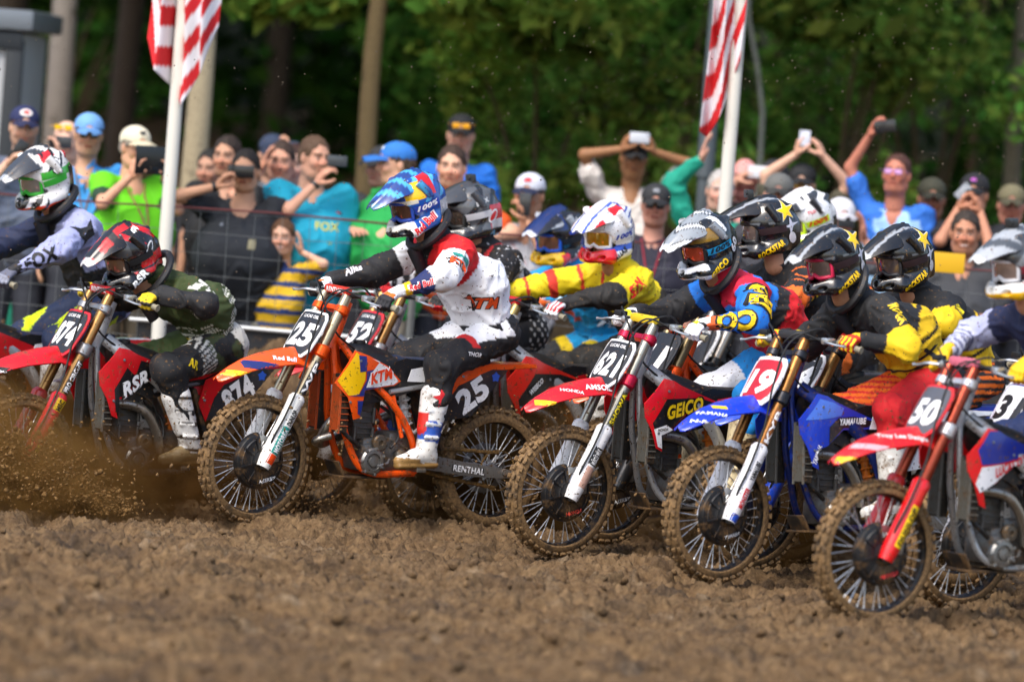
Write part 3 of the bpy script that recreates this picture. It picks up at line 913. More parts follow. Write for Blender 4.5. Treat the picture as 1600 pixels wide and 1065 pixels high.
        if sd_ == 1 and P.get('tailtext'):
            b = bvh_of(tp_)
            stext(tp_, P['tailtext'][0], (-.36, .14, .872), nrm(vv(-1, 0, .25)), (0, 0, 1), .13, mat(P['tailtext'][1], .4), bold=.03, shear=.2, lift=.003, bvh=b)
        for bx, bz, by, par in ((-.30, .70, .142, sp_), (-.44, .84, .142, sp_), (.24, .90, ysh(.24, .90), None), (.08, .84, ysh(.08, .84), None), (.29, .68, ysh(.29, .68), None)):
            m = MB(); m.lathe([(.0075, 0), (.0075, .003 * sd_), (.004, .0045 * sd_), (.0, .0025 * sd_)], c=(bx, (by + .001) * sd_, bz), n=10)
            m.build('bolt', mat('8f9194', .3, .9), par or r)
    # rear fender
    secs = []
    for x, z, w_, dr in ((-.26, .86, .10, .14), (-.36, .875, .105, .13), (-.48, .895, .105, .075), (-.60, .91, .098, .045), (-.74, .922, .09, .035), (-.86, .924, .075, .025), (-.95, .918, .05, .016), (-.985, .912, .025, .01)):
        top = [vv(x, w_ * u, z - dr * abs(u) ** 3) for u in np.linspace(-1, 1, 11)]
        secs.append(top + [p + vv(0, -p[1] * .04, -.006) for p in top[::-1]])
    m = MB(); m.sweep(secs); rf = m.build('rear_fender', PL(P['rfend'], .3), r)
    if P.get('rfmarks'):
        b = bvh_of(rf)
        for kind, arg, (x, z), wd, col in P['rfmarks']:
            rt = nrm(vv(-1, 0, .16)); up_ = vv(.16, 0, 1)
            if kind == 't': stext(rf, arg, (x, .11, z), rt, up_, wd, mat(col, .4), bold=.03, shear=.2, lift=.004, reach=.1, bvh=b)
            else: stamp(rf, poly_mesh(arg), (x, .11, z), rt, up_, wd, mat(col, .3, mud=.2), 'graphic', .002, .1, b, .03)
    # engine
    em = mat('6d6c6a', .42, .75, mud=.45, mudcol=MUDDY)
    m = MB(); m.box((-.02, 0, .40), (.30, .19, .19), bev=.045); m.box((.06, .0, .385), (.17, .22, .16), bev=.05); m.box((-.12, 0, .46), (.16, .17, .13), bev=.03)
    eng = m.build('engine', em, r)
    m = MB(); m.box((.115, 0, .56), (.125, .13, .17), np.array(Matrix.Rotation(R_(-6), 3, 'Y')), bev=.018); m.box((.13, 0, .665), (.15, .15, .08), np.array(Matrix.Rotation(R_(-6), 3, 'Y')), bev=.02)
    for k in range(4): m.box((.112 + .002 * k, 0, .51 + .03 * k), (.14, .145, .007), bev=.002)
    for (x, z) in ((.06, .49), (.06, .60), (.17, .50), (.18, .60)): m.tube([(x, .07, z - .03), (x, .072, z + .05)], .011, 8)
    m.box((.15, .055, .70), (.04, .05, .03), bev=.008)
    m.build('cylinder_head', mat('5c5b59', .45, .7, mud=.35, mudcol=MUDDY), eng)
    m = MB(); m.lathe([(.070, 0), (.072, .022), (.062, .032), (.045, .034), (.040, .024), (.030, .024), (.026, .036), (0, .038)], c=(.078, .105, .365), n=36)
    for k in range(7):
        a = k * .9; m.lathe([(.009, 0), (.009, .034), (0, .036)], c=(.078 + .07 * math.cos(a), .105, .365 + .07 * math.sin(a)), n=8)
    m.build('ignition_cover', mat('8b8a87', .38, .85, mud=.28, mudcol=MUDDY), eng)
    m = MB(); m.lathe([(.042, 0), (.044, .02), (.036, .028), (.015, .03), (.012, .02), (0, .02)], c=(.035, .10, .465), n=28)
    m.lathe([(.034, 0), (.036, .03), (.022, .04), (0, .04)], c=(-.10, .098, .40), n=24)
    for k in range(6): m.lathe([(.006, 0), (.006, .012), (0, .013)], c=(-.02 - .03 * k, .10, .49 - .012 * k), n=8)
    m.build('sprocket_cover', mat('57524a', .45, .6, mud=.5, mudcol=MUDDY), eng)
    m = MB(); m.tube(crom([(.02, .07, .66), (-.06, .09, .60), (-.08, .11, .50), (-.03, .12, .44)], 5), .009, 7); m.tube(crom([(.20, .05, .70), (.10, .11, .72), (.0, .12, .66), (-.05, .11, .55)], 5), .007, 7)
    m.tube(crom([(.28, .13, .52), (.22, .14, .47), (.15, .09, .44)], 4), .012, 8)
    m.build('hose', mat('131313', .5, mud=.3), eng)
    # exhaust header and muffler (right side) 
    m = MB()
    if P.get('pipe', 'B') == 'B':
        m.tube(crom([(.17, .02, .63), (.26, .06, .60), (.24, .105, .66), (.08, .135, .64), (-.02, .14, .52), (-.06, .13, .38)], 5)[:-1], .026, 12)
    else:
        m.tube(crom([(.19, 0, .62), (.29, .0, .55), (.30, -.06, .44), (.18, -.13, .46), (-.05, -.14, .55), (-.3, -.14, .66)], 5), .025, 12)
        m.tube(crom([(.31, .06, .49), (.38, .03, .46), (.33, -.05, .44)], 4), .021, 12)
    m.build('exhaust_pipe', mat('9a958c', .3, .9, mud=.3), r)
    m = MB(); m.tube([(-.36, -.13, .70), (-.40, -.13, .72), (-.70, -.12, .82), (-.73, -.12, .83)], [.035, .055, .05, .03], 16, flat=(1.2, .9)); m.build('muffler', mat('8f8f90', .35, .8), r)
    # skid plate, foot pegs, shift lever
    m = MB(); m.box((.10, 0, .275), (.30, .17, .012), bev=.004); m.box((.235, 0, .315), (.012, .15, .09), np.array(Matrix.Rotation(R_(28), 3, 'Y')), bev=.004)
    m.build('skid_plate', mat(P.get('skid', '1a1a1a'), .5, mud=.6), r)
    for sd_ in (1, -1):
        m = MB(); m.box((-.16, .19 * sd_, .335), (.055, .11, .02), bev=.004)
        for k in range(6): m.box((-.182 + .009 * k, .19 * sd_, .348), (.004, .10, .01))
        m.tube([(-.17, .12 * sd_, .33), (-.18, .09 * sd_, .36)], .014, 8)
        m.build('footpeg', mat('77736b', .5, .8, mud=.5), r)
    m = MB(); m.tube([(-.03, .12, .38), (.0, .15, .36), (.06, .155, .345), (.065, .20, .345)], .007, 8); m.build('shift_lever', mat('8c8c8c', .4, .8, mud=.4), r)
    # swingarm, chain, shock
    for sd_ in (1, -1):
        secs = []
        for x, z0, z1, y, t_ in ((-.17, .34, .42, .09, .02), (-.34, .325, .405, .105, .018), (-.55, .305, .375, .112, .015), (-.74, .30, .355, .112, .014), (-.82, .305, .345, .112, .012)):
            y *= sd_; secs.append([(x, y - t_, z0), (x, y + t_, z0), (x, y + t_ * 1.2, (z0 + z1) / 2), (x, y + t_, z1), (x, y - t_, z1), (x, y - t_ * 1.2, (z0 + z1) / 2)])
        m = MB(); m.sweep(secs); m.lathe([(.0, .02 * sd_), (.018, .02 * sd_), (.02, 0)], c=(-.76, .118 * sd_, .335), n=12)
        sw = m.build('swingarm', mat('8e8b86', .4, .7, mud=.4, mudcol=MUDDY), r)
        if sd_ == 1 and P.get('swtext'):
            stext(sw, P['swtext'][0], (-.53, .14, .34), nrm(vv(-1, 0, -.09)), (0, 0, 1), .2, mat(P['swtext'][1], .4, mud=.2), bold=.03, outline=(mat('1a1a1a', .4), .04), height=.035)
    m = MB(); m.box((-.19, 0, .38), (.08, .19, .09), bev=.02); m.box((-.44, .085, .335), (.10, .03, .06), bev=.01); m.tube([(-.2, .0, .36), (-.44, .06, .34)], .03, 8); m.build('swingarm_pivot', mat('77746e', .45, .7, mud=.5), r)
    m = MB(); m.tube([(-.12, .075, .455), (-.74, .085, .435)], .008, 6, flat=(1.3, .6)); m.tube([(-.12, .075, .35), (-.45, .08, .285), (-.74, .085, .245)], .008, 6, flat=(1.3, .6)); m.lathe([(.105, -.003), (.112, -.003), (.112, .003), (.105, .003)], c=(-.74, .085, .34), n=48, closed=True)
    m.build('chain', mat('4d3c22', .6, .4, mud=.6, mudcol='7a5a2a'), r)
    m = MB(); m.tube([(-.14, .0, .80), (-.20, .0, .50)], .022, 10)
    for k in range(60):
        pass
    m.tube([vv(-.145 - .055 * t / 40, .034 * math.cos(t * .95), .78 - .26 * t / 40) + vv(.034 * math.sin(t * .95), 0, 0) for t in range(41)], .006, 6)
    m.build('rear_shock', mat(P.get('spring', 'e07a1e'), .4, mud=.3), r)
    m = MB(); m.box((-.30, .02, .60), (.03, .22, .34), np.array(Matrix.Rotation(R_(20), 3, 'Y')), bev=.01); m.build('mud_flap', mat('151515', .6, mud=.6), r)
    return r, T
# ------------------------------------------------------------------ shared body pieces
def tpl_hand(pose, fat=0.0):
    s = SDF(.0042)
    r = .0088 + fat
    s.cap((0, 0, 0), (.035, .0, .002), .026 + fat, .028 + fat, .015, flat=(1.35, (0, 0, 1)))
    for i, y in enumerate((.030, .010, -.010, -.029)):
        s.cap((.02, y * .6, 0), (.082 - abs(y - .005) * .15, y, .003), .015 + fat, .0125 + fat, .012)
    L = (.95, 1.05, .98, .78)
    for i, y in enumerate((.0325, .0108, -.0108, -.032)):
        k = L[i]; y0 = y; x0 = .082 - abs(y - .005) * .15
        if pose == 'grip':
            P_ = [(x0, y0, .003), (x0 + .034 * k, y0, -.018), (x0 + .026 * k, y0 * .98, -.047), (x0 - .004, y0 * .96, -.056)]
        elif pose == 'open':
            P_ = [(x0, y0, .003), (x0 + .044 * k, y0 * 1.12, -.002), (x0 + .068 * k, y0 * 1.18, -.010), (x0 + .086 * k, y0 * 1.2, -.020)]
        else:  # hold: pinching a flat thing
            P_ = [(x0, y0, .003), (x0 + .038 * k, y0 * .95, -.014), (x0 + .050 * k, y0 * .85, -.036), (x0 + .044 * k, y0 * .8, -.054)]
        rs = [r * 1.08, r * 1.02, r * .95, r * .82]
        s.chain(P_, rs, .004)
    if pose == 'grip': T_ = [(.012, .022, -.002), (.040, .046, -.018), (.064, .046, -.040), (.084, .036, -.052)]
    elif pose == 'open': T_ = [(.012, .022, -.002), (.034, .050, -.014), (.056, .066, -.022), (.076, .074, -.026)]
    else: T_ = [(.012, .022, -.002), (.036, .046, -.022), (.060, .048, -.046), (.082, .040, -.062)]
    s.chain(T_, [.016 + fat, .0125 + fat, .0108 + fat, .009 + fat], .008)
    return s.mesh()
HG = tpl_hand('grip', .0013)
HH = tpl_hand('hold'); HO = tpl_hand('open')

def tpl_head():
    s = SDF(.006)
    s.ell((-.012, 0, .035), (.100, .077, .092), k=.03)
    s.ell((.022, 0, -.035), (.072, .060, .082), k=.03)
    s.ell((.040, 0, -.088), (.040, .036, .030), k=.03)       # chin
    s.cap((-.02, .052, -.06), (.03, .038, -.09), .022, .02, .03); s.cap((-.02, -.052, -.06), (.03, -.038, -.09), .022, .02, .03)
    s.cap((.088, 0, .018), (.108, 0, -.020), .010, .014, .012)  # nose
    s.cap((.098, .012, -.024), (.098, -.012, -.024), .009, .009, .008)
    s.cap((.082, .032, .033), (.082, -.032, .033), .013, .013, .015)  # brow
    for y in (-.031, .031):
        s.ell((.096, y, .010), (.018, .019, .011), k=.010, sub=True)
        s.ell((.076, y, .009), (.014, .0145, .0115), k=.003)
        s.ell((.070, y * 1.25, -.022), (.022, .02, .02), k=.03)
        s.ell((-.008, y * 2.55, -.005), (.018, .010, .030), k=.008)
    s.cap((.088, -.020, -.052), (.088, .020, -.052), .007, .007, .007)
    s.cap((.085, -.017, -.062), (.085, .017, -.062), .008, .008, .007)
    s.cap((-.02, 0, -.05), (-.045, 0, -.19), .058, .062, .03)
    V, F = s.mesh()
    return V, F
HD = tpl_head()
def head_cols(V, skin, hair=None, stubble=0.0, smile=False):
    c = np.tile(lin(skin), (len(V), 1)); x, y, z = V.T; ay = np.abs(y)
    c *= (1 + .10 * fbm(V * 60, 2))[:, None]
    red = np.exp(-((ay - .038) / .02) ** 2 - ((z + .028) / .02) ** 2) * (x > .05) + np.exp(-(ay / .016) ** 2 - ((z + .015) / .018) ** 2) * (x > .09)
    c *= np.stack([1 + .05 * red, 1 - .20 * red, 1 - .22 * red], 1)
    m = (x > .07) & (ay < .024) & (np.abs(z + .057) < .012); c[m] = np.array(lin(skin)) * vv(.82, .5, .48)
    m = (x > .078) & (ay < .021) & (np.abs(z + .057) < .0035)
    c[m] = lin('f0e8e0') if smile else lin('4a2420')
    m = (x > .072) & (np.abs(ay - .031) < .013) & (np.abs(z - .008) < .0045); c[m] = lin('a89a92')
    m = (x > .072) & (np.abs(ay - .031) < .0075) & (np.abs(z - .008) < .006); c[m] = lin('22160f')
    m = (x > .07) & (np.abs(ay - .031) < .019) & (np.abs(z - .016) < .0045); c[m] = np.array(lin(skin)) * .5
    hc = lin(hair or '3a2a1c')
    m = (x > .06) & (np.abs(ay - .032) < .019) & (np.abs(z - (.034 - (ay - .03) * .15)) < .0055); c[m] = hc
    if stubble > 0:
        m = (z < -.040) & (x > -.01) & ~((x > .07) & (ay < .024) & (np.abs(z + .057) < .011)) & (z > -.13)
        c[m] = c[m] * (1 - stubble) + np.array(hc) * stubble
    return c

def tpl_helmet():
    s = SDF(.0052)
    s.ell((-.012, 0, .035), (.150, .124, .128), k=.03)
    s.ell((-.045, 0, -.045), (.110, .108, .105), k=.05)
    for sg in (1, -1):
        s.cap((-.03, .092 * sg, -.085), (.095, .078 * sg, -.105), .036, .030, .03)
        s.cap((.095, .078 * sg, -.105), (.168, .018 * sg, -.098), .030, .026, .03)
        s.cap((.09, .082 * sg, -.075), (.160, .02 * sg, -.072), .018, .018, .02)
        s.cap((-.13, .05 * sg, .02), (-.135, .055 * sg, -.09), .03, .02, .03)
        s.cap((-.10, .07 * sg, .11), (.06, .055 * sg, .135), .018, .012, .02)
    s.cap((-.15, 0, -.05), (-.145, 0, -.10), .03, .028, .04)
    # eye port and hollow
    s.ell((.150, 0, -.012), (.095, .112, .054), k=.012, sub=True)
    s.ell((.010, 0, -.02), (.105, .085, .10), k=.01, sub=True)
    s.cap((-.02, 0, -.05), (-.03, 0, -.22), .082, .095, .01, sub=True)
    s.cap((.175, .0, -.085), (.215, .0, -.085), .012, .016, .006, sub=True)
    for sg in (1, -1):
        s.cap((.120, .070 * sg, -.098), (.165, .058 * sg, -.098), .008, .012, .006, sub=True)
        s.cap((.03, .04 * sg, .175), (-.06, .035 * sg, .182), .012, .012, .008, sub=True)
    V, F = s.mesh()
    return relax(V, F, 1, .3), F
HM = tpl_helmet()
def tpl_visor():
    V = []; secs = []
    for x, z, w_, cr in crom(((-.055, .163, .058, .030), (.00, .172, .080, .050), (.05, .166, .090, .070), (.09, .155, .096, .070), (.14, .138, .091, .052), (.19, .118, .080, .038), (.24, .094, .062, .026), (.272, .077, .044, .016), (.288, .068, .028, .010)), 4):
        us = np.linspace(-1, 1, 27)
        top = [vv(x, w_ * u, z - cr * abs(u) ** 2.2 + (.006 if abs(u) < .35 else 0)) for u in us]
        secs.append(top + [p * vv(1, .97, 1) + vv(0, 0, -.005) for p in top[::-1]])
    m = MB(); m.sweep(secs)
    for sg in (1, -1):
        m.tube([(.03, .098 * sg, .125), (.0, .122 * sg, .07), (-.01, .128 * sg, .045)], [.022, .022, .016], 10, flat=(.35, 1) if 0 else None)
        m.lathe([(.011, 0), (.011, .004 * sg), (.0, .006 * sg)], c=(-.008, .141 * sg, .05), n=12)
    m.lathe([(.011, 0), (.011, .006), (0, .008)], c=(-.03, 0, .172), axis='Z', n=12)
    return m
VSD = tpl_visor()
def goggle_parts():
    lens = MB(); n = 14; V = []; F = []
    for i in range(n + 1):
        a = R_(-52 + 104 * i / n)
        for k in range(5):
            z = -.045 + .075 * k / 4
            if k == 0 and abs(a) < .22: z += .018 * (1 - abs(a) / .22)
            rr = .118 + .004 * math.sin(k / 4 * math.pi)
            V.append((rr * math.cos(a) + .008, rr * math.sin(a) * .80, z))
    for i in range(n):
        for k in range(4): F.append((i * 5 + k, (i + 1) * 5 + k, (i + 1) * 5 + k + 1, i * 5 + k + 1))
    lens.add(V, F)
    fr = MB()
    top = [np.array(V[i * 5 + 4]) + vv(.004, 0, .006) for i in range(n + 1)]; bot = [np.array(V[i * 5]) + vv(.004, 0, -.006) for i in range(n + 1)]
    loop = top + bot[::-1] + [top[0]]
    fr.tube(loop, .0095, 8, cap=False)
    return lens, fr
LENS, GFRAME = goggle_parts()

def helmet(parent, M, hs):
    """M: helmet frame in the rider's local space"""
    V, F = HM
    cols = hs['fn'](V)
    o = mk('helmet', xf(V, M), F, mat('ffffff', hs.get('rough', .22), coat=.6, vcol=True, mud=hs.get('mud', .16)), parent, 50, cols)
    v = MB(); v.add(VSD.V, VSD.F); VV = np.array(v.V)
    sc = hs.get('vis', 1.0)
    vo = mk('visor', xf(VV, M), v.F, mat('ffffff', .3, coat=.4, vcol=True, mud=hs.get('mud', .16)), o, 50, hs['vfn'](VV))
    g = mk('goggles', xf(np.array(GFRAME.V), M), GFRAME.F, mat(hs.get('gog', '202022'), .4), o, 60)
    mk('goggle_lens', xf(np.array(LENS.V), M), LENS.F, mat(hs.get('lens', '4a3c34'), .06, .55, coat=1), o, 60)
    b = bvh_of(o)
    Mr = np.array(M)[:3, :3]
    # goggle strap on both sides
    for sg in (1, -1):
        poly = [(-.085, -.019), (.085, -.019), (.085, .019), (-.085, .019)]
        stamp(o, poly_mesh(poly), xf(vv(.02, .11 * sg, .0)[None], M)[0], Mr @ nrm(vv(-1 * sg, 0, .12 * sg)), Mr @ vv(0, 0, 1), 1, mat(hs.get('strap', '1c5fc0'), .7), 'goggle_strap', .004, .08, b, .02)
    def wpt(x, z): return xf(vv(x, .12, z)[None], M)[0]
    if hs.get('straptext'):
        t, c = hs['straptext']
        stext(o, t, wpt(.012, .003), Mr @ nrm(vv(-1, 0, .12)), Mr @ vv(0, 0, 1), .13, mat(c, .5), bold=.05, shear=.2, lift=.0065, reach=.1, bvh=b, height=.030, maxe=.02)
    for (t, x, z, wd, ht, ang, c, oc) in hs.get('texts', []):
        a = R_(ang)
        stext(o, t, wpt(x, z), Mr @ vv(-math.cos(a), 0, math.sin(a)), Mr @ vv(math.sin(a), 0, math.cos(a)), wd, mat(c, .35), bold=.05, shear=.1, lift=.003, reach=.1, bvh=b, height=ht, outline=(mat(oc, .4), .06) if oc else None, maxe=.02)
    for (poly, x, z, sz, ang, c, lf) in hs.get('shapes', []):
        a = R_(ang)
        stamp(o, poly_mesh(poly), wpt(x, z), Mr @ vv(-math.cos(a), 0, math.sin(a)), Mr @ vv(math.sin(a), 0, math.cos(a)), sz, mat(c, .35, mud=.05), 'emblem', lf, .1, b, .02)
    if hs.get('cam'):
        x, y, z = hs['cam']
        m = MB(M); m.box((x, y, z + .028), (.034, .058, .042), bev=.006); m.box((x - .006, y, z), (.02, .025, .03), bev=.004); m.lathe([(.013, 0), (.013, .008), (.009, .009), (0, .007)], c=(x + .017, y + .012, z + .033), axis='X', n=16)
        m.build('action_camera', mat('2b2e30', .35, coat=.4), o)
    return o

def colour(V, base, rules, reg, T):
    c = np.tile(lin(base), (len(V), 1)); x, y, z = V.T
    for nm, fn, col in rules:
        m = np.ones(len(V), bool) if nm == '*' else np.logical_or.reduce([reg(k) for k in nm.split('|')])
        if fn is not None: m = m & fn(T, x, y, z)
        c[m] = lin(col)
    return c

def rider(name_label, M, T, spec, group='racers on motocross bikes'):
    r = empty('person', M); tag(r, name_label, 'person', group)
    Tn = np.array(T)
    H = vv(spec['H'][0], spec.get('hy', 0), spec['H'][1]); S = vv(spec['S'][0], spec.get('sy', 0), spec['S'][1]); HC = vv(spec['head'][0], spec.get('hdy', 0), spec['head'][1])
    u = nrm(S - H); back = nrm(np.cross(vv(0, 1, 0), u)); back = back if back[0] < 0 else -back
    Y = vv(0, 1, 0)
    tw = spec.get('twist', 0.0)  # shoulders turn about the spine
    Ys = Y * math.cos(tw) + back * math.sin(tw)
    sh = {1: S + Ys * .175 - u * .02, -1: S - Ys * .175 - u * .02}
    grip = {sg: Tn[:3, :3] @ vv(.213, .315 * sg, 1.220) + Tn[:3, 3] for sg in (1, -1)}
    gb = {sg: nrm(Tn[:3, :3] @ vv(-.045, .145 * sg, -.03)) for sg in (1, -1)}
    if spec.get('hands'): grip.update({k: np.array(v, float) for k, v in spec['hands'].items()})
    wr, el, Mh = {}, {}, {}
    for sg in (1, -1):
        ex = grip[sg] - sh[sg]
        w0 = grip[sg] - nrm(ex) * .085 + vv(0, 0, .035)
        pole = np.array(spec.get('pole', {}).get(sg, (.15, .9 * sg, -.1 if sg > 0 else -.2)), float)
        el[sg] = ik(sh[sg], w0, .30, .27, pole)
        xh = grip[sg] - el[sg]; b_ = gb[sg] * 1.0; xh = nrm(xh - b_ * (xh @ b_)); xh = nrm(xh + vv(0, 0, .1))
        xh = nrm(xh - b_ * (xh @ b_)); yv = Y * 0 + b_ * sg  # +Y-ish for both
        z = np.cross(xh, yv); 
        if z[2] < 0: z = -z
        wr[sg] = grip[sg] - xh * .082 + z * .034
        Mm = np.eye(4); Mm[:3, 0] = xh; Mm[:3, 1] = np.cross(z, xh); Mm[:3, 2] = z; Mm[:3, 3] = wr[sg]
        Mh[sg] = Mm
    ank = {sg: vv(-.205, .20 * sg, .455) for sg in (1, -1)}
    if spec.get('ank'): ank.update({k: np.array(v, float) for k, v in spec['ank'].items()})
    hip = {sg: H + vv(0, .085 * sg, 0) for sg in (1, -1)}
    kn = {sg: ik(hip[sg], ank[sg], spec.get('lt', .45), spec.get('ls', .44), spec.get('kpole', {}).get(sg, (1, .28 * sg, .35))) for sg in (1, -1)}
    # jersey
    s = SDF(.0105); mid = (H + S) / 2 + back * spec.get('hunch', .035)
    for sg in (1, -1):
        p0 = H + Y * .070 * sg + u * .06; p1 = mid + Y * .078 * sg; p2 = S + Ys * .085 * sg - u * .09
        bk = spec.get('bulk', 1); s.cap(p0, p1, .112 * bk, .122 * bk, .07, tag='torso0'); s.cap(p1, p2, .122 * bk, .120, .07, tag='torso1')
        s.cap(S + Ys * .05 * sg - u * .03, sh[sg] - Ys * .02 * sg, .092, .090, .05, tag='yoke')
        nm = 'l' if sg > 0 else 'r'
        s.cap(sh[sg], el[sg], .089, .075, .035, tag='ua' + nm)
        s.cap(el[sg], el[sg] + (wr[sg] - el[sg]) * .9, .067, .044, .025, tag='fa' + nm)
    nk = HC + (S - HC) * .62
    s.cap(S - u * .02 + back * .01, S + (nk - S) * .80, .098, .074, .05, tag='collar'); s.cap(S + (nk - S) * .7, nk + (HC - nk) * .22, .071, .066, .02, tag='collar')
    V, F = s.mesh(); reg, TT = regions(V, s.pr)
    N = vnorm(V, F)
    wv = V * vv(14, 10, 22) + 3.1 * HC[0]
    amp = folds(V, 3.1 * HC[0] + HC[2], spec.get('fold', .0125))
    V = V + N * amp[:, None]
    cols = colour(V, *spec['jersey'], reg, TT)
    cols *= (1 + .05 * fbm(V * 40, 2))[:, None]
    jo = mk('jersey', V, F, mat('ffffff', .75, vcol=True, mud=spec.get('jmud', .12)), r, 180, cols)
    # trousers
    s = SDF(.0115)
    for sg in (1, -1):
        nm = 'l' if sg > 0 else 'r'
        s.cap(H + Y * .065 * sg + u * .03, H + Y * .07 * sg - back * -.02, .118, .125, .05, tag='pelvis')
        s.cap(hip[sg], kn[sg], .116, .086, .045, tag='th' + nm)
        sd2 = nrm(kn[sg] - ank[sg])
        s.cap(kn[sg], ank[sg] + sd2 * .20, .086, .070, .03, tag='sn' + nm)
        s.ell(kn[sg] + vv(.03, 0, .012), (.064, .064, .072), k=.05, tag='kn' + nm)
    V, F = s.mesh(); reg, TT = regions(V, s.pr); N = vnorm(V, F)
    amp = folds(V, 9 + HC[2], .010)
    V = V + N * amp[:, None]
    cols = colour(V, *spec['pants'], reg, TT)
    po = mk('trousers', V, F, mat('ffffff', .75, vcol=True, mud=spec.get('pmud', .25), mudcol=MUDDY), r, 180, cols)
    # boots
    bcol = spec.get('boots', ('e8e6e0', [])); bo = {}
    for sg in (1, -1):
        A = ank[sg]; sd2 = nrm(kn[sg] - A); s = SDF(.008); fx = nrm(vv(1, .04 * sg, -.06))
        s.cap(A - sd2 * .0, A + sd2 * .29, .056, .076, .02, tag='shaft')
        s.cap(A + sd2 * .10 + vv(.028, 0, 0), A + sd2 * .29 + vv(.032, 0, 0), .046, .058, .008, tag='shin')
        s.cap(A + vv(-.025, 0, -.045), A + fx * .07 + vv(0, 0, -.045), .045, .042, .02, tag='foot')
        s.cap(A + fx * .07 + vv(0, 0, -.05), A + fx * .17 + vv(0, 0, -.066), .042, .030, .02, tag='toe')
        s.cap(A + vv(-.055, 0, -.088), A + fx * .175 + vv(0, 0, -.092), .020, .018, .006, tag='sole', flat=(.5, (0, 1, 0)))
        for t in (.06, .13, .20): s.cap(A + sd2 * t + vv(.05, .05 * sg, 0), A + sd2 * t + vv(-.02, .062 * sg, 0), .010, .010, .004, tag='buckle')
        V, F = s.mesh(); reg, TT = regions(V, s.pr)
        nm = 'boot'
        bo[sg] = mk(nm, V, F, mat('ffffff', .4, vcol=True, mud=spec.get('bmud', .42), mudcol='6b5230', mscale=10), r, 60, colour(V, *bcol, reg, TT))
        # gloves
        Vg, Fg = place(HG, Mh[sg], mirror=sg > 0)
        s = SDF(.009); s.cap(wr[sg] - nrm(wr[sg] - el[sg]) * .03, wr[sg] + Mh[sg][:3, 0] * .02, .034, .032, .01)
        Vc, Fc = s.mesh(); nG = len(Vg)
        c = np.tile(lin(spec['glove'][0]), (nG + len(Vc), 1))
        hv = HG[0]; 
        for fn, col in spec['glove'][1]:
            mk_ = fn(hv[:, 0], hv[:, 1], hv[:, 2]); c[:nG][mk_] = lin(col)
        c[nG:] = lin(spec['glove'][2] if len(spec['glove']) > 2 else spec['glove'][0])
        mk('glove', np.concatenate([Vg, Vc]), np.concatenate([Fg, Fc + nG]), mat('ffffff', .7, vcol=True, mud=.12), r, 60, c)
    # body beneath the clothing: one continuous figure
    s = SDF(.016)
    s.chain([H, mid, S - u * .04], [.09, .085, .085], .05)
    for sg in (1, -1):
        s.chain([sh[sg], el[sg], wr[sg] + Mh[sg][:3, 0] * .01], [.05, .038, .029], .03); s.chain([hip[sg], kn[sg], ank[sg]], [.068, .048, .032], .03)
        s.cap(S - u * .03, sh[sg] - u * .01, .055, .05, .04)
    hb_ = HC - nrm(HC - S) * .05
    s.cap(S, hb_, .055, .055, .03)
    V, F = s.mesh()
    pit, yaw, rol = R_(spec.get('pitch', 16)), R_(spec.get('yaw', 8)), R_(spec.get('roll', 0))
    Mx = Matrix.Translation(Vector(HC)) @ Matrix.Rotation(yaw, 4, 'Z') @ Matrix.Rotation(pit, 4, 'Y') @ Matrix.Rotation(rol, 4, 'X')
    hv2, hf2 = place((HD[0] * .98 + vv(0, 0, -.01), HD[1]), Mx)
    sk = spec.get('skin', 'c08a6a'); n0 = len(V)
    cols = np.concatenate([np.tile(lin(sk), (n0, 1)), head_cols(HD[0], sk, '2c2018')])
    mk('body', np.concatenate([V, hv2]), np.concatenate([F, hf2 + n0]), mat('ffffff', .55, vcol=True), r, 180, cols)
    ho = helmet(r, Mx @ Matrix.Scale(spec.get('hscale', 1.07), 4), spec['helmet'])
    # neck brace
    if spec.get('brace'):
        m = MB(); q = nk; ring = [q + u * .02 + (math.cos(a) * (-back) * .13 + math.sin(a) * Y * .125) + u * (-.03 * math.cos(a)) for a in np.linspace(0, 2 * math.pi, 25)]
        m.tube(ring, .022, 8, cap=False); m.tube([ring[0], ring[0] - u * .16 - back * .03], [.03, .02], 8, flat=(1.6, .6))
        m.build('neck_brace', mat(spec['brace'], .5, mud=.1), r)
    # marks on cloth (outer side seen by the camera)
    anchors = dict(ual=(sh[1], el[1]), fal=(el[1], wr[1]), far=(el[-1], wr[-1]), uar=(sh[-1], el[-1]), thl=(hip[1], kn[1]), thr=(hip[-1], kn[-1]), torso=(H, S), shl=(ank[1], kn[1]))
    bj, bp_, bb_ = bvh_of(jo), bvh_of(po), bvh_of(bo[1])
    outn = {'ual': vv(.1, 1, .15), 'fal': vv(-.1, 1, .25), 'torso': vv(0, 1, 0), 'thl': vv(0, 1, .2), 'far': vv(.1, .6, .8), 'uar': vv(.3, .6, .7), 'shl': vv(.2, 1, 0), 'thr': vv(.3, .7, .6)}
    for mk2 in spec.get('marks', []):
        where, t, off, kind, arg, wd, ht, rev, col, oc = mk2
        a, b = anchors[where]; ax_ = nrm(b - a); o_ = nrm(outn[where] - ax_ * (outn[where] @ ax_))
        tgt, bv = (jo, bj) if where in ('ual', 'fal', 'torso', 'far', 'uar') else ((po, bp_) if where in ('thl', 'thr') else (bo[1], bb_))
        rad = .17 if where == 'torso' else .06
        side = np.cross(o_, ax_)    # perpendicular on the surface
        if rev == 'a': rt = ax_; up_ = np.cross(o_, rt)
        elif rev == 'b': rt = -ax_; up_ = np.cross(o_, rt)
        else: rt = nrm(np.array(rev, float)); rt = nrm(rt - o_ * (rt @ o_)); up_ = np.cross(o_, rt)
        c = a + (b - a) * t + o_ * rad + side * off
        rt = nrm(rt)
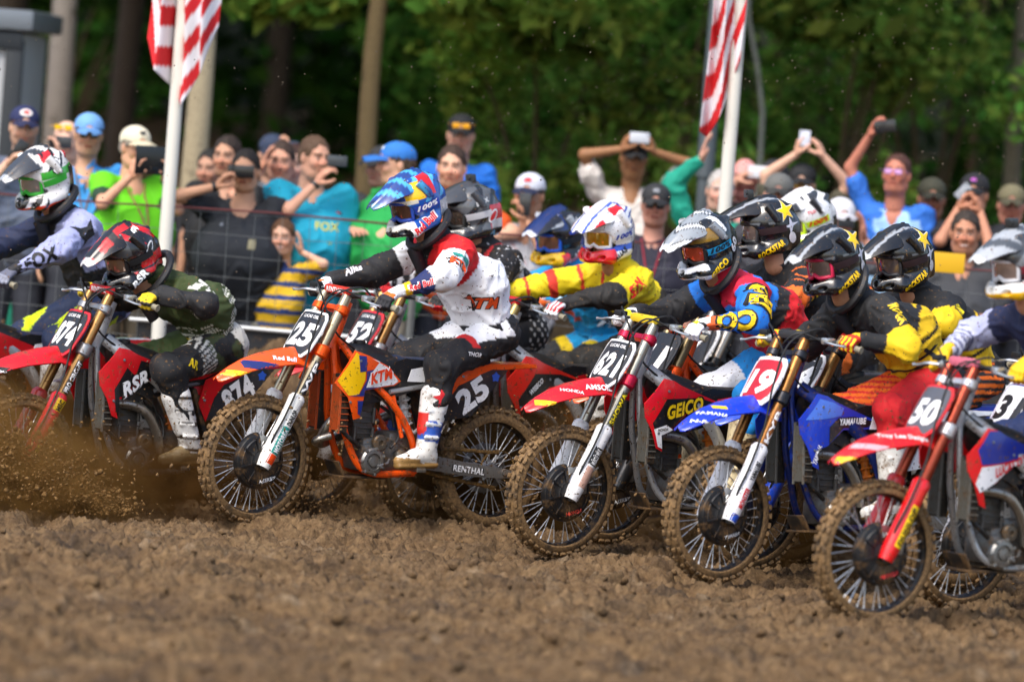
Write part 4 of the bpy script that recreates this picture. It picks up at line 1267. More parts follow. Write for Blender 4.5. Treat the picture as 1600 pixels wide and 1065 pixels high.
        if kind == 't': stext(tgt, arg, c, rt, up_, wd, mat(col, .6, mud=.05), bold=.045, shear=.1, lift=.003, reach=.09, bvh=bv, height=ht, outline=(mat(oc, .6), .06) if oc else None, maxe=.025)
        else:
            if oc: stamp(tgt, (poly_mesh(arg)[0] * 1.22, poly_mesh(arg)[1]), c, rt, up_, wd, mat(oc, .6), 'emblem', .0025, .09, bv, .025)
            stamp(tgt, poly_mesh(arg), c, rt, up_, wd, mat(col, .6, mud=.05), 'emblem', .0045, .09, bv, .025)
    return r
# ------------------------------------------------------------------ bikes and riders
KTM_SH = [(.277, .954), (.387, .776), (.306, .705), (.256, .588), (.213, .599), (.199, .709), (.194, .745), (-.02, .775), (-.058, .80), (.043, .879), (.176, .928)]
HON_SH = [(.27, .965), (.385, .83), (.375, .76), (.33, .69), (.29, .60), (.25, .585), (.285, .68), (.20, .705), (.08, .79), (-.10, .80), (-.16, .84), (-.03, .88), (.14, .93), (.20, .955)]
WM_ = lambda o, yaw=33, lean=0: Matrix.Translation(Vector(o)) @ Matrix.Rotation(R_(180 + yaw), 4, 'Z') @ Matrix.Rotation(R_(lean), 4, 'X')
OR = 'f2560e'; RD = 'c8101a'; WH = 'e9e9ea'; BK = '141416'; YL = 'f2c000'; NV = '1b2350'; TL = '1f8f86'

def A_(p, q): return lambda x, y, z: p(x, y, z)
# bike of rider with plate 25
P25 = dict(kind='A', frame=OR, num='25', ffend=OR, rfend=OR, spanel=OR, guardcol='ecebe6', clamp=OR, shroud=KTM_SH, shroudcol=OR, padtext='RENTHAL', padcol='c8301c', steer=6,
    fork='b3a68a', louver='b04a1c', seat='1c2740', subframe='b8b8b8', pipe='A', spring='e8e8e8', skid='1c1a18', spin=.2,
    shzones=[([(.27, .945), (.375, .79), (.305, .715), (.24, .72), (.20, .80), (.20, .90)], YL), ([(.255, .93), (.20, .925), (.19, .80), (.235, .725), (.30, .712), (.20, .714), (.197, .745), (.17, .75), (.05, .77), (.12, .86), (.24, .84)], '20307a'),
             ([(.16, .915), (.10, .90), (.165, .83), (.19, .76), (.10, .765), (-.01, .78), (-.04, .80), (.04, .87)], WH), ([(.245, .69), (.235, .62), (.215, .61), (.205, .69)], '20307a')],
    shtext=[('KTM', (.085, .825), .17, 'e8400c', 'f4f4f4', 14, .062)],
    fork_bands=[(.13, .16, .05, TL, 'MOTOREX', 'f2f2f2'), (.02, .055, .05, 'e8450c', None, ''), (.265, .10, .05, 'e8e8e4', 'DUNLOP', '111111'), (.345, .05, .05, 'd8d8d6', None, '')],
    tube_text=('WP', 'f4f4f4', '26262a'), guard=('ACERBIS', 'f0f0f0'),
    ffmarks=[('p', [(.10, -.03), (-.10, -.012), (-.12, .02), (.10, .03)], (.93, .80), 1, YL, -.7), ('p', [(.12, -.025), (-.09, -.035), (-.1, .02), (.08, .03)], (.80, .85), 1, '202c6a', -.4), ('t', 'Red Bull', (.66, .895), .14, 'e8e8ee', -.12)],
    spcol='24262b', swtext=('RENTHAL', 'e9e9e9'), platetop='LUCAS OIL', tailcol='e9e9ea', tailtext=('250 ATHENA', '1a1a1a'))

def h_base(base, rules):
    def f(V):
        x, y, z = V.T; c = np.tile(lin(base), (len(V), 1))
        for fn, col in rules: c[fn(x, y, z)] = lin(col)
        # dark hollow
        ins = ((x - .01) / .118) ** 2 + (y / .098) ** 2 + ((z + .02) / .112) ** 2 < 1
        c[ins] = lin('17171a'); return c
    return f
sn = np.sin
H25 = dict(fn=h_base('1650a8', [(lambda x, y, z: (z > .02) & (sn(x * 60 + z * 45) > .55), '58b4e8'), (lambda x, y, z: (z > .045) & (z < .13) & (x > .015) & (x < .11) & (np.abs(y) > .05), YL), (lambda x, y, z: (z > .05) & (x > -.055) & (x <= .02) & (np.abs(y) > .04) & (z < .15), 'd01820'),
        (lambda x, y, z: (z < -.035) & (x < .05), '2a66b8'), (lambda x, y, z: (z < -.118) | ((x < -.07) & (z < .0)), 'b8bcc2'), (lambda x, y, z: (x > .12) & (z < -.09), '14161c'), (lambda x, y, z: (x > .10) & (z > -.09) & (z < -.058), 'e8e4d8'), (lambda x, y, z: (x > .06) & (z > .025) & (z < .05), 'd8d2c0')]),
    vfn=lambda V: np.where((sn(V[:, :1] * 70 + V[:, 1:2] * 40) > .3), lin('4aa8dc'), lin('1d3f86')) * np.where(V[:, :1] > .25, .35, 1), gog='2448a8', strap='1c3fae', straptext=('100%', 'f4f4f4'), lens='6a4a3c',
    texts=[('Red Bull', .050, -.082, .155, .042, 24, 'e0141e', 'f0f0f0')], cam=None)
R25 = dict(bulk=1.06, H=(-.665, 1.075), S=(-.32, 1.51), head=(-.135, 1.745), pitch=20, yaw=10, hunch=.075, brace='1c1c20', twist=-.05, pole={1: (-.25, .9, -.05), -1: (.0, -.6, -.55)}, skin='b98668',
    jersey=('eceef2', [('yoke', None, 'd4141c'), ('collar', None, '18181c'), ('torso1', lambda T, x, y, z: (T > .75), 'd4141c'), ('ual|uar', lambda T, x, y, z: T < .24, 'd4141c'), ('far', None, '1b1b1f'), ('uar', lambda T, x, y, z: T > .55, '1b1b1f'),
        ('fal', lambda T, x, y, z: (T > .30) & (T < .78), '1d2a5c'), ('fal', lambda T, x, y, z: (T > .78) & (T < .93), YL), ('torso0', lambda T, x, y, z: (T < .12), '1b1b1f')]),
    pants=('1a1a1d', [('pelvis', None, 'eceef2'), ('pelvis', lambda T, x, y, z: x < -.62, '202024'), ('thl|thr', lambda T, x, y, z: (T < .58) & (z > 1.075 - .09 * T), 'eceef2'), ('thl', lambda T, x, y, z: (T > .5) & (T < .6) & (z > 1.0), 'c81e20')]),
    boots=('e9e8e4', [('shaft', lambda T, x, y, z: (T < .5), '2a55b0'), ('shin', lambda T, x, y, z: (T < .45), 'cc2a22'), ('shaft', lambda T, x, y, z: T < .12, 'e6e4de'), ('buckle', None, 'c9ccd0'), ('foot', None, 'dcdad4'), ('sole', None, '8f6d3c'), ('toe', lambda T, x, y, z: z < .40, '9b7846')]), bmud=.34,
    glove=('1c1c22', [(lambda x, y, z: (x < .05), 'e8e8ee'), (lambda x, y, z: (x > .03) & (x < .06) & (z > .012), 'e06a1a')], 'ececf0'), helmet=H25,
    marks=[('ual', .70, .0, 't', 'KTM', .13, .055, (-.8, 0, -.45), 'e8500c', '1a1a1a'), ('ual', .40, 0, 'p', rect(.06, .017), 1, 0, (-.8, 0, -.45), TL, None), ('ual', .40, 0, 't', 'MOTOREX', .10, .018, (-.8, 0, -.45), 'f0f0f0', None),
        ('fal', .52, -.0, 't', 'Red Bull', .13, .034, 'b', 'e0303a', 'f0f0f0'), ('torso', .42, .03, 't', 'KTM', .17, .06, (-.9, 0, .1), 'e8500c', '1a1a1a'), ('thl', .62, .02, 't', 'THOR', .10, .022, (-.9, 0, -.02), 'e8e8e8', None),
        ('far', .5, 0, 't', 'Alias', .10, .04, 'b', 'e8e8f0', None), ('shl', .62, -.01, 'p', star(5, .055, .024), 1, 0, (-1, 0, .2), 'd0222a', None)])


def vcolf(base, *rules):
    def f(V):
        x, y, z = V.T; c = np.tile(lin(base), (len(V), 1))
        for fn, col in rules: c[fn(x, y, z)] = lin(col)
        return c
    return f
tip = lambda v: (lambda x, y, z: x > v)
st5 = star(5, .052, .021)
CHIN = lambda x, y, z: (z < -.06) & (x > .08)
LOW = lambda x, y, z: z < -.075
swirl = [(-.04, -.03), (-.012, .0), (-.03, .03), (.0, .012), (.03, .035), (.018, .0), (.045, -.03), (.008, -.012)]
fox = [(-.03, .026), (-.022, .0), (-.03, -.012), (-.008, -.02), (0, -.034), (.008, -.02), (.03, -.012), (.022, .0), (.03, .026), (.01, .010), (-.01, .010)]
def rs_helmet(camv=None, gogc='c8204a'):
    return dict(fn=h_base('16171a', [(lambda x, y, z: (z > .10) & (np.abs(y) < .05), '70757a'), (lambda x, y, z: (x < -.12) & (z > -.02), '3a3d42'), (lambda x, y, z: (z > .03) & (z < .045) & (x > .0) & (sn(x * 80) > 0), '5d6268'), (LOW, '141417')]),
        vfn=vcolf('17181b', (lambda x, y, z: (np.abs(y) > .035) & (np.abs(y) < .05), '9ba0a6'), (tip(.255), 'b4b8bc')), gog=gogc, strap='2a1418', lens='7a6a66', rough=.2,
        shapes=[(star(5, .066, .026), -.062, .095, 1, 12, 'dfe2e6', .003), (star(5, .058, .023), -.062, .095, 1, 12, 'f4c800', .005), (swirl, -.085, .018, 1.1, 50, 'c8cad8', .004), (oval(.024, .032), -.095, -.042, 1, 20, 'e6e2e4', .005)], straptext=None,
        texts=[('ROCKSTAR', .030, -.095, .165, .034, 28, 'f2c400', None), ('BELL', -.095, -.042, .034, .012, 60, 'c41a20', None)], cam=camv)
HX = dict(
 h812=dict(fn=h_base('e9e6e2', [(lambda x, y, z: (z > .09) & (sn(x * 42 + 1) > -.3) & (np.abs(y) < .09), 'c8242a'), (lambda x, y, z: (x < .05) & (x > -.08) & (z > .02) & (sn(x * 90 + z * 70) > .55), '1c1c1c'), (lambda x, y, z: (z > .015) & (z < .06) & (x < .09), '3fae3a'), (lambda x, y, z: (x < -.09) & (z < .05), '222226'), (lambda x, y, z: (z < -.11), 'e8421a'), (lambda x, y, z: CHIN(x, y, z) & (sn(x * 120 + z * 90) > .1), '1c1c1c')]),
    vfn=vcolf('3a3e44', (lambda x, y, z: (x < .10) & (sn(x * 60 + y * 50) > .2), 'e4e2de'), (tip(.25), '9da2a8')), gog='2fae2c', strap='36b030', lens='a8a49c', texts=[('812', -.005, .075, .085, .038, 55, 'f2f2f2', '141414'), ('ATLAS', -.055, -.10, .07, .018, 50, 'e8e8e8', None)]),
 h874=dict(fn=h_base('17171a', [(lambda x, y, z: (z > .06) & (sn(x * 55 - z * 60) > .45), 'd0141c'), (lambda x, y, z: (z < .0) & (z > -.05) & (x < .02), 'd0141c'), (lambda x, y, z: (z < -.06) & (x < .06) & (z > -.085), 'c3141c'), (lambda x, y, z: (x > .06) & (z > .03), '3a3c40')]),
    vfn=vcolf('1a1a1d', (lambda x, y, z: (np.abs(y) > .02) & (np.abs(y) < .065) & (sn(x * 50) > -.5), 'cf1820'), (tip(.25), 'c8c8ca')), gog='17171a', strap='1a1a1c', lens='8e7462', texts=[('874', -.02, .14, .05, .022, 10, 'f0f0f0', None), ('RSR', .055, -.092, .12, .042, 26, 'f2f2f2', '141414')],
    shapes=[(oval(.042, .022), -.05, .035, 1, 40, 'ececec', .003), (oval(.032, .013), -.05, .035, 1, 40, '17171a', .005)]),
 hsk=dict(fn=h_base('55585c', [(lambda x, y, z: sn(x * 70 + z * 50 + y * 30) > .35, '24262a'), (lambda x, y, z: (x < -.05) & (z < .05), 'c22430'), (lambda x, y, z: (x < -.06) & (z < -.03), 'dcdce0'), (LOW, '1c1c20')]), vfn=vcolf('3c3f44'), gog='222', strap='c8c8cc', lens='50443c', texts=[('MAX', -.01, .07, .09, .026, 15, 'b9bcc0', None)],
    shapes=[(oval(.045, .026), -.07, -.01, 1, 45, 'e8e8ea', .003), (oval(.034, .015), -.07, -.01, 1, 45, 'c81c26', .005)], cam=(-.02, 0, .16)),
 hcy=dict(fn=h_base('1b1d22', [(lambda x, y, z: (z > .03) & (z < .05) & (x < .05), '2a50c0'), (lambda x, y, z: (x > .05) & (z > .06), '14285c'), (lambda x, y, z: (x < -.05) & (z < .0), '20409c'), (CHIN, 'e6b400'), (lambda x, y, z: (z < -.07) & (x > .05) & (x < .11), 'd01c24')]),
    vfn=vcolf('20222a', (lambda x, y, z: (np.abs(y) < .05), '1b2e64'), (tip(.26), 'c8ccd4'), (lambda x, y, z: np.abs(y) > .085, '9ea4ac')), gog='2060d0', strap='1c1e24', lens='b07c60', texts=[('Red Bull', -.01, -.09, .13, .032, 30, 'd8242c', 'e8e8ee')], shapes=[(fox, -.02, .085, 1.05, 15, 'e9ebef', .003)]),
 hye=dict(fn=h_base('e9e9ec', [(lambda x, y, z: (z > .11) & (x > -.03), 'd41a22'), (lambda x, y, z: (x < -.02) & (z > .01) & (sn(z * 190 + x * 60) > .55), '2848a8'), (lambda x, y, z: (z < -.045) & (z > -.075), '2c50b4'), (CHIN, 'd41c26'), (lambda x, y, z: (x < -.1) & (z < -.02), '202228')]),
    vfn=vcolf('ededf0', (lambda x, y, z: (np.abs(y) > .03) & (np.abs(y) < .042), '2a50b8'), (lambda x, y, z: (x > .15) & (np.abs(y) > .07), 'd02028')), gog='e8e8e8', strap='e9e9ec', straptext=('100%', '2040b0'), lens='d8a020', texts=[('ALIAS', .055, -.092, .12, .030, 26, '16181c', None), ('SHORT', -.06, -.06, .07, .018, 45, '16181c', None)]),
 h60=dict(fn=h_base('1b1e22', [(lambda x, y, z: (z > .07) & (sn(x * 40 + y * 25) > .75), 'dfe3e6'), (lambda x, y, z: (x > .02) & (z > .05) & (z < .11), '8a6a20'), (lambda x, y, z: (x < -.07) & (z > -.04), '2c2f33'), (lambda x, y, z: (z < -.112) | ((x > .1) & (z < -.055) & (z > -.085)), 'e4e6ea')]),
    vfn=vcolf('8e959c', (lambda x, y, z: sn(x * 45 + np.abs(y) * 70) > .4, '23272c'), (lambda x, y, z: sn(x * 45 + np.abs(y) * 70) > .86, 'e6eaee'), (tip(.262), 'e4e8ea')), gog='181a1c', strap='18a0d4', straptext=('100%', '0e2a3a'), lens='d8583a', texts=[('60', -.085, -.012, .075, .062, 50, 'f0f0f0', '101010'), ('GEICO', .045, -.095, .135, .034, 26, 'f2c800', None)]),
 hs1=rs_helmet((.09, 0, .16), '2a2a2c'), h19=rs_helmet(), hrs=rs_helmet(None, '2c2c30'),
 hwy=dict(fn=h_base('ebebec', [(lambda x, y, z: (z > .07) & (x < .03) & (sn(x * 30 + z * 50) > -.6) & (np.abs(y) < .10), '35383c'), (lambda x, y, z: (z > .12) & (x > .0) & (sn(x * 120) > .5), '35383c'), (lambda x, y, z: (z < -.07), 'c8e020'), (lambda x, y, z: (x < -.1) & (z < .0), '202226')]),
    vfn=vcolf('ececee', (lambda x, y, z: (np.abs(y) > .06) & (sn(x * 60) > 0), '2c2e32')), gog='c8e820', strap='c9ea1e', straptext=('100%', 'd83a18'), lens='b8a488', texts=[('TLD', .05, .06, .05, .018, 0, 'd02838', None)]),
 h50=dict(fn=h_base('7d8288', [(lambda x, y, z: sn(x * 50 + z * 40) > -.2, '3c4046'), (lambda x, y, z: (z < -.02) & (x < 0), '2a3a8c'), (CHIN, 'e4e2dc'), (lambda x, y, z: (z < -.10) & (x > .05), 'e6b000'), (lambda x, y, z: (z < -.06) & (x > .03) & (x < .08), 'c81c24')]),
    vfn=vcolf('a3a8ae', (lambda x, y, z: sn(x * 40 + np.abs(y) * 50) > .3, '4b5056'), (tip(.262), 'd8dcde')), gog='d8d8dc', strap='8c2030', lens='b09a90', texts=[('Red Bull', .04, -.06, .09, .03, 10, 'd8242c', 'e8e8e8')], cam=(.03, 0, .165)))
H874b = ('e9e8e4', [('shaft', lambda T, x, y, z: sn(z * 90) > .6, '1a1a1c'), ('foot|toe', None, '8c7a58'), ('sole', None, '5c4626')])
WB = ('e4e2dc', [('shaft', lambda T, x, y, z: (T > .4) & (T < .55), '26282c'), ('toe', None, '9b8a66'), ('sole', None, '70562e')])
DB = ('d8d6d0', [('shaft', lambda T, x, y, z: T < .5, '26282c'), ('sole', None, '4c3a20')])
fing = lambda a, b: (lambda x, y, z: (x > a) & (x < b) & (z > -.01))
rsj = ('17181b', [('torso0', None, 'd8b008'), ('torso1', lambda T, x, y, z: T < .30, 'd8b008'), ('torso0|torso1', lambda T, x, y, z: (sn(x * 30 + z * 40) > .90), '17181b'), ('ual', lambda T, x, y, z: T > .72, 'e2ba08'), ('fal', lambda T, x, y, z: T < .5, 'e2ba08'), ('far', lambda T, x, y, z: T < .6, 'e2ba08')])
RX_ = dict(
 r812=dict(H=(-.60, 1.13), S=(-.33, 1.54), head=(-.155, 1.785), pitch=18, yaw=16, helmet=HX['h812'], brace='1b1b1e', skin='b98668', kpole={1: (1, .3, .8)},
    jersey=('9aa0c8', [('torso0|torso1|collar', None, '16181c'), ('torso1', lambda T, x, y, z: y > .13, '9298c4'), ('uar', None, '1c2748'), ('far', lambda T, x, y, z: (sn(x * 60) > .9), 'd8f000'), ('far', lambda T, x, y, z: T < .8, '1c2748'), ('torso0', lambda T, x, y, z: T < .3, '8f96bc')]),
    pants=('1b2a4a', [('thl|thr', lambda T, x, y, z: (T > .15) & (sn(T * 9 + z * 25) > .62), 'cfe60a'), ('pelvis', None, '98a0c6'), ('snl|snr', lambda T, x, y, z: sn(x * 30 + z * 30) > .7, '8890b8')]), boots=WB, glove=('5c5f70', [(fing(.085, .2), '8a8e9e')], '222226'),
    marks=[('ual', .35, 0, 'p', fox, 2.4, 0, (-.9, 0, .3), '16181c', None), ('fal', .48, 0, 't', 'FOX', .20, .085, 'b', '14161a', None)]),
 r874=dict(H=(-.43, 1.00), S=(-.13, 1.28), head=(.155, 1.45), pitch=24, yaw=12, hunch=.075, helmet=HX['h874'], brace='1b1b1e', skin='b98668',
    jersey=('34421c', [('torso0', lambda T, x, y, z: (T > .1) & (sn((x + z) * 260) > .45) & (y < .2), 'd8d8cc'), ('ual', lambda T, x, y, z: (T > .45) & (sn(z * 230 + x * 90) > .2), 'd2d2ca'), ('ual', lambda T, x, y, z: T > .92, '17181b'), ('uar', lambda T, x, y, z: T > .1, '17181b'), ('fal|far', None, '16171a'), ('yoke|torso1', lambda T, x, y, z: (y < .03) & (z > 1.33) & (sn(x * 120) > 0), 'd8d8cc'), ('torso0', lambda T, x, y, z: (T < .12), 'd8c010')]),
    pants=('18191c', [('pelvis', None, 'c6c4bc'), ('pelvis|thl', lambda T, x, y, z: (T < .45) & (sn(x * 35 + 2 * sn(z * 30)) > .35), '3a4424'), ('thl', lambda T, x, y, z: (T > .38) & (T < .62) & (sn(x * 150 + z * 200) > .2), 'd0cfc8'), ('thr|knr', None, '46582a')]), boots=H874b, glove=('2a2b2c', [(fing(.05, .2), 'd8b80c'), (lambda x, y, z: z < -.03, 'c8b020')], '222'),
    marks=[('thl', .78, .01, 't', 'AR', .08, .05, (-.9, 0, -.2), 'e6c800', None), ('ual', .3, .0, 'p', oval(.04, .03), 1, 0, 'a', 'd8d8cf', None)]),
 rsk=dict(H=(-.54, 1.07), S=(-.31, 1.48), head=(-.164, 1.72), pitch=10, yaw=0, helmet=HX['hsk'], jersey=('17171a', [('yoke', lambda T, x, y, z: (y < .1), 'b81a24'), ('*', lambda T, x, y, z: (sn(x * 170) * sn(z * 170) > .93), 'd0d0d4'), ('far|fal', lambda T, x, y, z: sn(x * 90) > .4, 'c9c9cc')]),
    pants=('1c1d20', [('pelvis|thl', lambda T, x, y, z: (sn(x * 110) * sn(z * 110) > .55) & (x < -.5), 'd4d4d4')]), boots=WB, glove=('c81e24', [(fing(.06, .2), '1c1c1e')]), marks=[('torso', .80, -.0, 'p', oval(.075, .09), 1, 0, (-1, 0, 0), 'd6d8dc', None), ('torso', .82, .0, 'p', [(-.04, -.05), (-.015, -.02), (-.045, .0), (-.02, .045), (.02, .02), (.045, .04), (.03, -.01), (.045, -.045), (.01, -.03)], 1, 0, (-1, 0, 0), '1a1a1c', None)]),
 rye=dict(H=(-.64, 1.04), hy=.06, S=(-.40, 1.43), sy=.08, head=(-.25, 1.665), hdy=.11, pitch=12, yaw=24, twist=-.15, helmet=HX['hye'], skin='c08a6a',
    jersey=('dcc40c', [('torso0', None, '26221c'), ('torso1', lambda T, x, y, z: T < .55, '26221c'), ('yoke', lambda T, x, y, z: (y < .0) & (y > -.05), 'd22020'), ('fal', lambda T, x, y, z: T > .0, '1d1b19'), ('ual', lambda T, x, y, z: T > .86, '1d1b19'), ('fal', lambda T, x, y, z: T < .1, 'c8201c'), ('far|uar', lambda T, x, y, z: sn(T * 14) > .9, 'c8301c')]),
    pants=('1d1c1b', []), boots=DB, glove=('e8e8ea', [(fing(.03, .2), 'd8d8dc'), (lambda x, y, z: (sn(y * 260) > .2) & (z > -.005) & (x > .02), 'cc1e26')], '1c1c1e'),
    marks=[('ual', .5, .0, 't', 'SYX', .17, .07, (-.8, 0, .5), 'd02414', None), ('torso', .48, .0, 't', 'ROCKET', .20, .038, (-1, 0, 0), 'e8e8e8', None), ('torso', .40, .0, 't', 'EXHAUST', .13, .018, (-1, 0, 0), 'd8d8d8', None), ('thl', .75, .02, 'p', fox, 2.0, 0, (-.8, 0, -.6), 'd83018', 'e6c40c')]),
 rcy=dict(H=(-.58, 1.05), S=(-.31, 1.42), head=(-.16, 1.65), pitch=12, yaw=22, helmet=HX['hcy'], skin='c89070', jersey=('1494cc', [('yoke|torso1', lambda T, x, y, z: (sn(x * 30 + y * 20) > .85), 'd04828'), ('far|fal', lambda T, x, y, z: sn(x * 80 + z * 80) > .8, 'cfe8f0'), ('torso0', lambda T, x, y, z: sn(z * 60) > .85, '1b2a3c')]),
    pants=('1aa0d8', [('thl|thr', lambda T, x, y, z: T > .6, '1c1e22'), ('thl|thr', lambda T, x, y, z: (T > .45) & (T < .6), 'e0c010')]), boots=WB, glove=('e8641a', [(lambda x, y, z: x < .03, 'd8d8d8')]), marks=[('torso', .35, 0, 't', 'FLY', .16, .05, (-1, 0, 0), '1a2230', 'e8f0f4')]),
 r60=dict(bulk=1.05, H=(-.66, 1.12), S=(-.25, 1.45), head=(-.05, 1.665), pitch=20, yaw=12, hunch=.06, twist=-.1, helmet=HX['h60'], brace='1b1b1e', skin='c08a6a', pole={1: (-.3, .9, -.25), -1: (0, -.6, -.5)},
    jersey=('1672d4', [('torso1', lambda T, x, y, z: (T > .35) & (x > -.38), '1672d4'), ('yoke|collar', None, 'd01a3c'), ('torso0', None, 'cf1824'), ('torso1', lambda T, x, y, z: (T < .62) & (y > -.05) & (x < -.28), '1b1b1e'), ('torso1', lambda T, x, y, z: (T < .22), 'cf1824'), ('uar', lambda T, x, y, z: T > .45, '1b1b1e'), ('far', None, '1b1b1e'), ('ual', lambda T, x, y, z: T < .1, 'cf1838'), ('fal', lambda T, x, y, z: (T > .8), 'e8602a')]),
    pants=('1488d4', [('pelvis', None, 'cc1c24'), ('thl|thr', lambda T, x, y, z: T > .93, '1a1b1e'), ('thr', lambda T, x, y, z: T > .6, 'e6e8ee'), ('knr|snr', None, 'e6e8ee'), ('thl', lambda T, x, y, z: (T < .25), '1488d4')]), boots=('d4c49c', [('toe|sole', None, '6e5630')]), glove=('e6e6ec', [(lambda x, y, z: (x < .05) & (z > 0), '1e1f22'), (lambda x, y, z: (x > .03) & (x < .065) & (y > .0), 'e0dc10')], 'e8e8ee'),
    marks=[('ual', .50, .0, 't', 'GEI', .25, .15, 'a', 'f0c808', '141416'), ('fal', .42, .0, 't', 'CO', .20, .11, 'a', 'f0c808', '141416'), ('thl', .80, .0, 'p', [(-.045, -.04), (0, .05), (.045, -.04), (0, -.015)], 1, 0, (-.8, 0, .1), 'd0202c', None)]),
 rs1=dict(bulk=1.05, H=(-.64, 1.09), S=(-.31, 1.49), head=(-.165, 1.735), pitch=8, yaw=-12, helmet=HX['hs1'], jersey=('17171a', [('ual', lambda T, x, y, z: sn(T * 20) > .8, 'e46a1e')]), pants=('1c1c1e', [('thl|thr', lambda T, x, y, z: sn(T * 12) > .6, 'e06a1c')]), boots=WB, glove=('26262a', []), marks=[('ual', .5, 0, 't', 'N3', .12, .08, 'a', 'e8641a', None), ('torso', .8, -.03, 't', 'STAR', .16, .05, (-.8, 0, .6), 'e8c40c', None)]),
 rwy=dict(H=(-.62, 1.09), S=(-.34, 1.54), head=(-.2, 1.785), pitch=16, yaw=6, helmet=HX['hwy'], jersey=('18181b', [('torso1', lambda T, x, y, z: sn(z * 50) > .8, 'e46a1e')]), pants=('1b1b1e', []), boots=WB, glove=('1c1c1e', []), marks=[('ual', .4, 0, 't', 'NC', .16, .08, 'a', 'e8641a', None), ('torso', .75, 0, 't', 'NC', .18, .09, (-1, 0, 0), 'e8641a', None)]),
 r19=dict(bulk=1.05, H=(-.57, 1.08), S=(-.12, 1.42), head=(.07, 1.64), pitch=16, yaw=10, hunch=.06, twist=-.08, helmet=HX['h19'], brace='1b1b1e', skin='c08a6a', pole={1: (-.35, .7, -.5), -1: (0, -.6, -.5)}, jersey=rsj, pants=('c8161c', [('pelvis', None, '18191c'), ('thr|knr', lambda T, x, y, z: sn(z * 220) > -.2, 'e86a14')]), boots=DB,
    glove=('e8c010', [(fing(.03, .075), 'd8341a'), (lambda x, y, z: (x > .075) & (sn(y * 250) > .3), 'c8281c')], 'e6bc0a'), marks=[('ual', .45, 0, 't', 'ROCK', .16, .06, 'a', 'e6c40c', '2a2a2c'), ('thl', .55, .01, 't', 'MX', .06, .025, (-.8, 0, .5), 'e6c400', None), ('torso', .35, 0, 't', 'X', .14, .06, (-1, 0, .3), '17181b', None)]),
 rrs=dict(bulk=1.05, H=(-.63, 1.07), S=(-.27, 1.43), head=(-.10, 1.655), pitch=14, yaw=8, helmet=HX['hrs'], jersey=rsj, pants=('1b1b1e', [('thl', lambda T, x, y, z: sn(z * 160) > 0, 'e86a14')]), boots=DB, glove=('e8c010', [(fing(.03, .07), 'd8341a')]), marks=[('ual', .5, 0, 't', 'KSTR', .17, .065, (-.9, 0, .45), 'e6d00c', '2a2a2c'), ('ual', .72, .0, 't', 'DRINK', .11, .03, (-.9, 0, .5), 'd8dadc', None), ('torso', .5, 0, 't', 'X', .16, .07, (-1, 0, .3), '17181b', None)]),
 r50=dict(H=(-.55, 1.08), S=(-.15, 1.49), head=(.02, 1.74), pitch=12, yaw=8, helmet=HX['h50'], skin='c08a6a', jersey=('1c2346', [('far|fal', lambda T, x, y, z: sn(T * 44) > -.2, 'c4c8de'), ('far|fal', lambda T, x, y, z: sn(T * 44) <= -.2, '6a6e92'), ('uar|ual', lambda T, x, y, z: T > .5, 'a9aed0')]),
    pants=('20305c', []), boots=WB, glove=('e8b80a', [(lambda x, y, z: z < -.035, 'c43018')], 'e8b80a'), marks=[]),
)
B_ = 'b0b2b4'
HZ = lambda c1, c2: [([(.265, .955), (.375, .825), (.35, .75), (.24, .80), (.16, .93)], c1), ([(.20, .87), (.31, .72), (.28, .63), (.25, .66), (.19, .715), (.08, .80), (-.09, .81), (-.13, .84), (.0, .87)], c2)]
